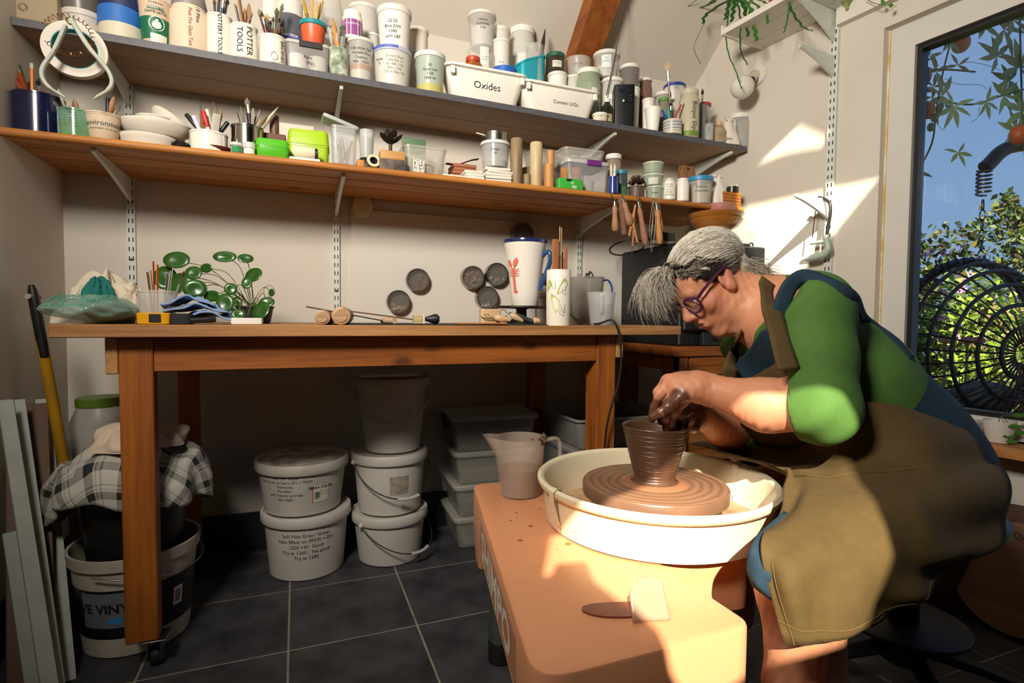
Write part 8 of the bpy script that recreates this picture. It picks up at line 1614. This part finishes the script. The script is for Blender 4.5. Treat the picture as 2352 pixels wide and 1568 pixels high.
for C_, E_, r_ in ((CL, ELp, .0548), (CR_, ERp, .0512)):
    d = (C_-E_)/np.linalg.norm(C_-E_); u = np.cross(d, [0, 0, 1.0]); u /= np.linalg.norm(u); v = np.cross(d, u); ring = lambda o, r: [C_+d*o+(u*math.cos(a)+v*math.sin(a))*r for a in np.linspace(0, 2*math.pi, 37)[:-1]]
    obj('cuff', loft([ring(-.022, r_+.0015), ring(-.002, r_+.0025), ring(.001, r_+.001), ring(.0, r_-.004), ring(-.02, r_-.004)], False, False), M_green, per, smooth=True)
# ---- denim dress: back, hips and straps
M_denim = mat('dark_denim', '123041', .85, noise=(90, .22), bump=(300, .2))
p0 = (w_(1965, 845, 1.2)+w_(2055, 778, 1.2))/2
V2, F2_ = surface([rc(T2, T3, .144, .138, .05), rc(T3, T4, .134, .125, .05), rc(T4, w_(2135, 1125, 1.2), .125, .118, .05), rc(HL_, w_(1990, 1200, 1.0), .095, .09, .05)], .0065, folds(.0035), lambda X: -((X-p0)@axT)-.085)
mesh_from('denim_dress', V2, F2_, M_denim, per)
def band(name, pts, wid, m, t=.003, seamy=False):
    P = smooth_path([w_(*p) for p in pts], 6); G = []
    for i, p in enumerate(P):
        tg_ = P[min(i+1, len(P)-1)]-P[max(i-1, 0)]; tg_ /= np.linalg.norm(tg_); s = np.cross(tg_, FW); s /= np.linalg.norm(s); wd = wid[0]+(wid[1]-wid[0])*i/(len(P)-1)
        G.append([p-s*wd/2, p-s*wd/4-FW*.001, p-FW*.0015, p+s*wd/4-FW*.001, p+s*wd/2])
    G = np.array(G); du = np.gradient(G, axis=0); dv = np.gradient(G, axis=1); N = np.cross(du, dv); N /= np.linalg.norm(N, axis=2, keepdims=True)+1e-9
    return obj(name, sheet_mesh(G, N, t), m, per, smooth=True)
def snap(x, y, dz, prims):
    zz = np.arange(.70, 1.60, .003); X = np.array([w_(x, y, z) for z in zz]); v = blend(prims, X); k = np.nonzero(v < 0)[0]
    return (zz[k[0]] if len(k) else 1.25)-dz
SK = lambda pts, dz, pr=None: [(x, y, snap(x, y, dz, pr or (shirt[:3]+neck))) for x, y in pts]
CLG = [None, None]
def cloth(name, grid, m, t=.003, nu=7, nv=7, wob=0):
    G, N = sheet([[w_(*p) for p in row] for row in grid], t, nu, nv)
    if wob:
        n, k = G.shape[:2]; uu, vv = np.meshgrid(np.linspace(0, 1, k), np.linspace(0, 1, n)); G = G+N*(wob*(np.sin(vv*17+6*np.sin(uu*5))*np.clip(np.sin(uu*7+vv*3), 0, 1)+.6*np.sin(uu*23+5*vv)*np.clip(np.sin(vv*9), 0, 1)))[..., None]
    CLG[:] = [G, N]; return obj(name, sheet_mesh(G, N, t), m, per, smooth=True)
def edge(x, y):
    zz = np.arange(.75, 1.5, .008); last = (x, y)
    for q in range(0, 160, 3):
        X = np.array([w_(x+q*.75, y-q*.66, z) for z in zz])
        if blend(shirt+neck, X).min() > 0: break
        last = (x+q*.75, y-q*.66)
    return (last[0]-6, last[1]+5)
band('dress_strap', SK([edge(2030, 880), edge(1990, 830), edge(1950, 770), edge(1915, 720), (1862, 636), (1822, 648), (1800, 690), (1797, 735), (1806, 775)], .004, shirt+neck), (.012, .040), M_denim)
cloth('dress_front', [SK([(1688, 838), (1722, 800), (1752, 758), (1778, 765)], .010), SK([(1692, 862), (1735, 835), (1770, 800), (1800, 800)], .012), SK([(1700, 895), (1750, 872), (1790, 842), (1825, 840)], .012)], M_denim)
cloth('dress_hem', [[(1800, 1175, .90), (1850, 1200, .88), (1900, 1230, .87)], [(1735, 1235, .80), (1790, 1290, .775), (1850, 1310, .775)], [(1716, 1300, .79), (1745, 1340, .765), (1820, 1350, .765)], [(1728, 1345, .79), (1788, 1386, .765), (1830, 1390, .765)]], M_denim)
# ---- olive apron
M_olive = mat('olive_canvas', '52401a', .85, noise=(50, .15), bump=(300, .2))
AP = [[(1580, 1018, 1.40), (1680, 1012, 1.40), (1800, 985, 1.25), (1920, 930, 1.065), (2050, 930, 1.030), (2212, 985, 1.08)],
      [(1635, 1035, 1.30), (1720, 1055, 1.27), (1830, 1040, 1.17), (1960, 1025, 1.03), (2100, 1012, .985), (2268, 1040, 1.03)],
      [(1790, 1072, 1.12), (1830, 1095, 1.06), (1900, 1105, .985), (2010, 1095, .945), (2140, 1085, .940), (2302, 1075, 1.00)],
      [(1803, 1140, .97), (1855, 1158, .890), (1940, 1165, .860), (2050, 1165, .850), (2170, 1160, .870), (2312, 1160, .96)],
      [(1776, 1198, .85), (1850, 1245, .782), (1945, 1268, .780), (2050, 1275, .795), (2170, 1255, .835), (2312, 1215, .94)],
      [(1747, 1262, .775), (1830, 1340, .742), (1940, 1368, .755), (2050, 1358, .780), (2160, 1300, .830), (2285, 1255, .92)],
      [(1800, 1478, .748), (1870, 1478, .742), (1945, 1462, .752), (2050, 1410, .780), (2150, 1340, .825), (2242, 1245, .90)]]
apron = cloth('apron_skirt', AP, M_olive, .004, 9, 9, .0085)
M_seam = mat('olive_stitching', '5f4c22', .85)
GA = CLG[0]; nA = -CLG[1]*np.sign((CLG[1]@FW).mean())
def seam(pts, r=.0008): obj('seam', tube([GA[i, j]+nA[i, j]*.003 for i, j in pts], r, 5), M_seam, apron)
ni, nj = GA.shape[:2]; R_i = lambda q: min(ni-1, int(round(q*9)))
seam([(R_i(5.78), j) for j in range(0, nj, 2)]); seam([(i, int(.35*9)) for i in range(R_i(5.05), ni)])
seam([(R_i(1.75+.15*math.sin(j/nj*3)), j) for j in range(int(.9*9), int(3.9*9))]); seam([(R_i(1.62), int(3.9*9)), (R_i(1.9), int(3.95*9)), (R_i(2.2), int(4.0*9))]); seam([(R_i(2.5), int(3.2*9)), (R_i(2.9), int(3.1*9)), (R_i(3.2), int(3.05*9))])
cloth('apron_bib', [SK([(1688, 885), (1725, 866), (1773, 840), (1808, 810), (1832, 850)], .040), SK([(1690, 930), (1735, 925), (1795, 915), (1835, 905), (1865, 915)], .045), [(1715, 1020, 1.36), (1765, 1030, 1.25), (1850, 1025, 1.17), (1930, 1005, 1.13), (1990, 960, 1.10)]], M_olive, .004, 6, 6, .002)
_st = [(x, y, min(snap(x+14, y, .010, shirt+neck), snap(x-12, y, .010, shirt+neck))) for x, y in ((1812, 848), (1799, 805), (1785, 752), (1769, 702), (1759, 664), (1764, 645))]; band('apron_strap', _st, (.040, .034), M_olive, .004)
band('apron_strap', SK([(1674, 868), (1680, 835), (1688, 800), (1696, 770)], .030), (.036, .030), M_olive, .004)
# ---- hair
M_hair = mat('grey_hair', 'c6bdab', .5, noise=(70, .55), col2='857b6e'); M_haird = mat('dark_hair_streak', '3a302a', .5, noise=(70, .4)); M_hairl = mat('white_hair', 'd6cfc0', .45)
capV, capF = surface([he((-.012, 0, .036), (.094, .076, .078), .02), he((-.062, 0, -.022), (.038, .058, .058), .03), he((.005, .060, .032), (.056, .020, .032), .02), he((.005, -.060, .032), (.056, .020, .032), .02)], .004, lambda X: .0012*np.sin((X@HF)*260+3*np.sin((X@HU)*90)), lambda X: np.maximum(((X-HC)@HF)/HS*.75-((X-HC)@HU)/HS*.66-.006, -1)*HS)
hair = mesh_from('hair', capV, capF, M_hair, per)
rnd = np.random.RandomState(3)
def strands(name, n, roots, field, L, off, m, T=9, r=.0007, jit=.004, hug=True):
    P = roots(n); tr = [P]; C0 = np.array([-.012, 0, .036]); R0 = np.array([.095, .077, .079])
    for s in range(T-1):
        d = field(P, s/(T-1)); q = (P-C0)/R0; nn = q/R0; nn /= np.linalg.norm(nn, axis=1, keepdims=True)
        d = d-nn*np.minimum(0, (d*nn).sum(1, keepdims=True)); d /= np.linalg.norm(d, axis=1, keepdims=True)+1e-9
        P = P+d*L/(T-1)*(.8+.4*jr[:n, None])+jv[:n]*jit/(T-1)*1.5; q = (P-C0)/R0; k = np.linalg.norm(q, axis=1, keepdims=True); tgt = 1+off*(.3+.7*jr[:n, None])
        P = np.where((k < tgt) | hug, C0+(P-C0)*tgt/k, P); tr.append(P)
    A = np.stack(tr, 1); Wd = HC+HS*(A[..., 0:1]*HF+A[..., 1:2]*HL+A[..., 2:3]*HU)
    N_, T_ = Wd.shape[:2]; tg = np.gradient(Wd, axis=1); u = np.cross(tg, FW); u /= np.linalg.norm(u, axis=2, keepdims=True)+1e-9; v = np.cross(tg, u); v /= np.linalg.norm(v, axis=2, keepdims=True)+1e-9
    rad = r*np.linspace(1, .35, T_)[None, :, None]; Vv = np.stack([Wd+rad*(u*math.cos(a)+v*math.sin(a)) for a in (0, 2.094, 4.189)], 2).reshape(-1, 3)
    idx = (np.arange(N_)[:, None, None]*T_+np.arange(T_-1)[None, :, None])*3+np.arange(3)[None, None, :]; nx = (np.arange(N_)[:, None, None]*T_+np.arange(T_-1)[None, :, None])*3+((np.arange(3)+1) % 3)[None, None, :]
    Fq_ = np.stack([idx, nx, nx+3, idx+3], -1).reshape(-1, 4); o = mesh_from(name, Vv, Fq_, m, hair); o['kind'] = 'stuff'; return o
jr = rnd.rand(6000); jv = rnd.normal(size=(6000, 3))
def rt_top(n):
    a = rnd.uniform(0, 2*math.pi, n); z = rnd.uniform(.15, 1, n); q = np.sqrt(1-z*z); return np.stack([-.012+.096*q*np.cos(a), .078*q*np.sin(a), .036+.080*z], 1)
def fld_back(P, s): return np.stack([-1.0+0*P[:, 0]-.2*s, .55*np.sign(P[:, 1])*np.clip(np.abs(P[:, 1])/.05, 0, 1)*(1-s*.5), -.30-.9*s*(P[:, 0] < -.06)], 1)
strands('hair_strands', 3800, rt_top, fld_back, .13, .10, M_hair, jit=.010); strands('pale_hair_strands', 1600, rt_top, fld_back, .14, .12, M_hairl, jit=.012)
def rt_side(n): a = rnd.uniform(-.2, 1, n); return np.stack([.060-.070*a, .064+.012*rnd.rand(n)+0*a, .068-.030*rnd.rand(n)], 1)
strands('side_hair_strands', 900, rt_side, lambda P, s: np.stack([-.45-.4*s+0*P[:, 0], .10+0*P[:, 0], -.75+.2*s+0*P[:, 0]], 1), .075, .10, M_hair, jit=.006)
strands('dark_hair_strands', 700, lambda n: np.stack([.070-.045*rnd.rand(n), .050+.020*rnd.rand(n), .076-.028*rnd.rand(n)], 1), lambda P, s: np.stack([-.35-.5*s+0*P[:, 0], .15+0*P[:, 0], -.8+.4*s+0*P[:, 0]], 1), .065, .13, M_haird, jit=.006)
def rt_front(n): a = rnd.uniform(-1, 1, n); return np.stack([.060+.020*rnd.rand(n), .052*a-.01, .070+.030*rnd.rand(n)], 1)
def fld_front(P, s): th = .45-2.15*s; return np.stack([math.cos(th)+0*P[:, 0], -.06+0*P[:, 0], math.sin(th)+0*P[:, 0]], 1)
strands('fringe_strands', 1500, rt_front, fld_front, .092, .02, M_hair, T=11, jit=.010, hug=False); strands('pale_fringe_strands', 500, rt_front, fld_front, .105, .02, M_hairl, T=11, jit=.014, hug=False)
strands('temple_strands', 600, lambda n: np.stack([.050+.036*rnd.rand(n), .040+.024*rnd.rand(n), .054+.024*rnd.rand(n)], 1), lambda P, s: np.stack([-.05-.35*s+0*P[:, 0], .12+0*P[:, 0], -1+0*P[:, 0]], 1), .048, .10, M_hair, jit=.006)
strands('brow_strands', 700, lambda n: np.stack([.066+.016*rnd.rand(n), -.055+.09*rnd.rand(n), .066+.026*rnd.rand(n)], 1), lambda P, s: np.stack([.75-.6*s+0*P[:, 0], -.05+0*P[:, 0], .3-1.4*s+0*P[:, 0]], 1), .070, .03, M_hair, jit=.008, hug=False)
strands('flyaway_strands', 160, rt_top, fld_back, .10, .16, M_hairl, jit=.03, r=.0004)
def rt_nape(n): a = rnd.uniform(-1, 1, n); return np.stack([-.062-.032*rnd.rand(n), .058*a, -.015-.055*rnd.rand(n)], 1)
strands('nape_strands', 800, rt_nape, lambda P, s: np.stack([-.14-.3*s+0*P[:, 0], .2*np.sign(P[:, 1]), -1+0*P[:, 0]], 1), .050, .02, M_hair, jit=.008, hug=False)
clip_ = obj('hair_clip', tube([hd_(.068, .060, .076), hd_(.080, .035, .094), hd_(.085, .0, .102), hd_(.082, -.03, .096)], [.008, .010, .010, .008], 8, flat=.5), M_black, per); obj('clip_tab', tube([hd_(.080, .035, .092), hd_(.090, .030, .117)], [.008, .007], 8), M_black, clip_)
# ---- glasses
M_gl = mat('purple_acetate', '4a1f4a', .2, coat=.5); gx = .104
gl = obj('glasses', join(*[tube([hd_(gx-.010*abs(math.cos(a))*(1 if s*math.cos(a) > 0 else -.1), .034*s+.0255*math.cos(a)*(abs(math.cos(a))**-.12), -.012+.0205*math.sin(a)*(abs(math.sin(a)+1e-6)**-.12)) for a in np.linspace(0.01, 2*math.pi+.01, 33)], .0030, 6) for s in (1, -1)], tube([hd_(gx, -.009, -.008), hd_(gx+.004, 0, -.005), hd_(gx, .009, -.008)], .003, 6)), M_gl, per)
for s in (1, -1):
    obj('temple_arm', tube([hd_(gx-.012, .062*s, -.002), hd_(gx-.025, .074*s, .004), hd_(.03, .080*s, .012), hd_(-.005, .083*s, .014)], [.0055, .0055, .005, .004], 8, flat=.5), M_gl, gl)
    L = [hd_(gx-.003, .034*s+.023*math.cos(a), -.012+.0185*math.sin(a)) for a in np.linspace(0, 2*math.pi, 25)[:-1]]; obj('lens', (L, [tuple(range(24))]), M('cfc8c6', .03, clear=.75), gl, smooth=False)
# ================================================================ stool and bats
SX, SY = 1.36, .86
t = thing('studio_stool', 'black swivel stool with blue seat under the person', 'stool', (SX, SY, 0))
obj('seat', lathe([(.10, .395), (.175, .40), (.19, .415), (.19, .435), (.175, .447), (.001, .45)], 40), M('2a4a5c', .45), t); obj('gas_column', lathe([(.034, .14), (.034, .27), (.022, .272), (.022, .395)], 22), M_black, t)
obj('base_hub', lathe([(.03, .055), (.05, .07), (.05, .12), (.036, .145)], 24), M_black, t)
for k in range(5):
    a = 2*math.pi*k/5+.35; d = np.array([math.cos(a), math.sin(a), 0]); l = obj('base_arm', tube([d*.03+np.array([0, 0, .10]), d*.15+np.array([0, 0, .085]), d*.27+np.array([0, 0, .060])], [.024, .02, .015], 8, flat=.6), M_black, t)
    obj('castor_wheel', xf(lathe([(.006, -.011), (.024, -.010), (.025, 0), (.024, .010), (.006, .011)], 16), d*.28+np.array([0, 0, .026]), (math.pi/2, 0, a)), M_rubber, l)
obj('foot_plate', loft([circ(.13, .15, 40), circ(.135, .153, 40), circ(.135, .160, 40), circ(.13, .162, 40)]), M_black, t)
M_bat = wood('bat_ply', '8a6248', '6d4a34', axis=0, scale=.6, knots=False)
for k, (s_, off, R, lab) in enumerate(((1.33, .075, .175, 'large dark round throwing bat leaning on the wall under the window'), (1.36, .115, .155, 'round plywood throwing bat with pencilled initials, leaning in front of the dark one'))):
    Q = RW(s_, off, 0); t = thing('throwing_bat', lab, 'bat', Q); q = Vector(NW*.94+np.array([0, 0, .34])).to_track_quat('Z', 'Y'); t.rotation_mode = 'QUATERNION'; t.rotation_quaternion = q; t.location.z = R*.94+.012
    obj('disc', lathe([(R-.002, -.009), (R, -.007), (R, .007), (R-.002, .009), (.001, .009)], 56), M_bat if k else M('4a2a1c', .6), t)
    if k: obj('pencil_writing', xf(text2d('S BOND', .026), (.02, .105, .0096), (0, 0, 2.6)), M_ink, t, smooth=False)
p_ = onZ(2190, 1415, 0); t = thing('wooden_box', 'small slanted wooden box on the floor behind the stool', 'box', (p_[0]-.02, p_[1]+.10, 0), -.5); obj('front_board', box(-.10, .10, -.07, -.055, 0, .26), wood('box_board', '7a5236', '5a3a24', axis=0), t); obj('side_board', box(.088, .10, -.055, .07, 0, .26), wood('box_board', '7a5236', '5a3a24', axis=0), t); obj('side_board', box(-.10, -.088, -.055, .07, 0, .26), wood('box_board', '7a5236', '5a3a24', axis=0), t); obj('bottom_board', box(-.088, .088, -.055, .07, 0, .012), M_bat, t)
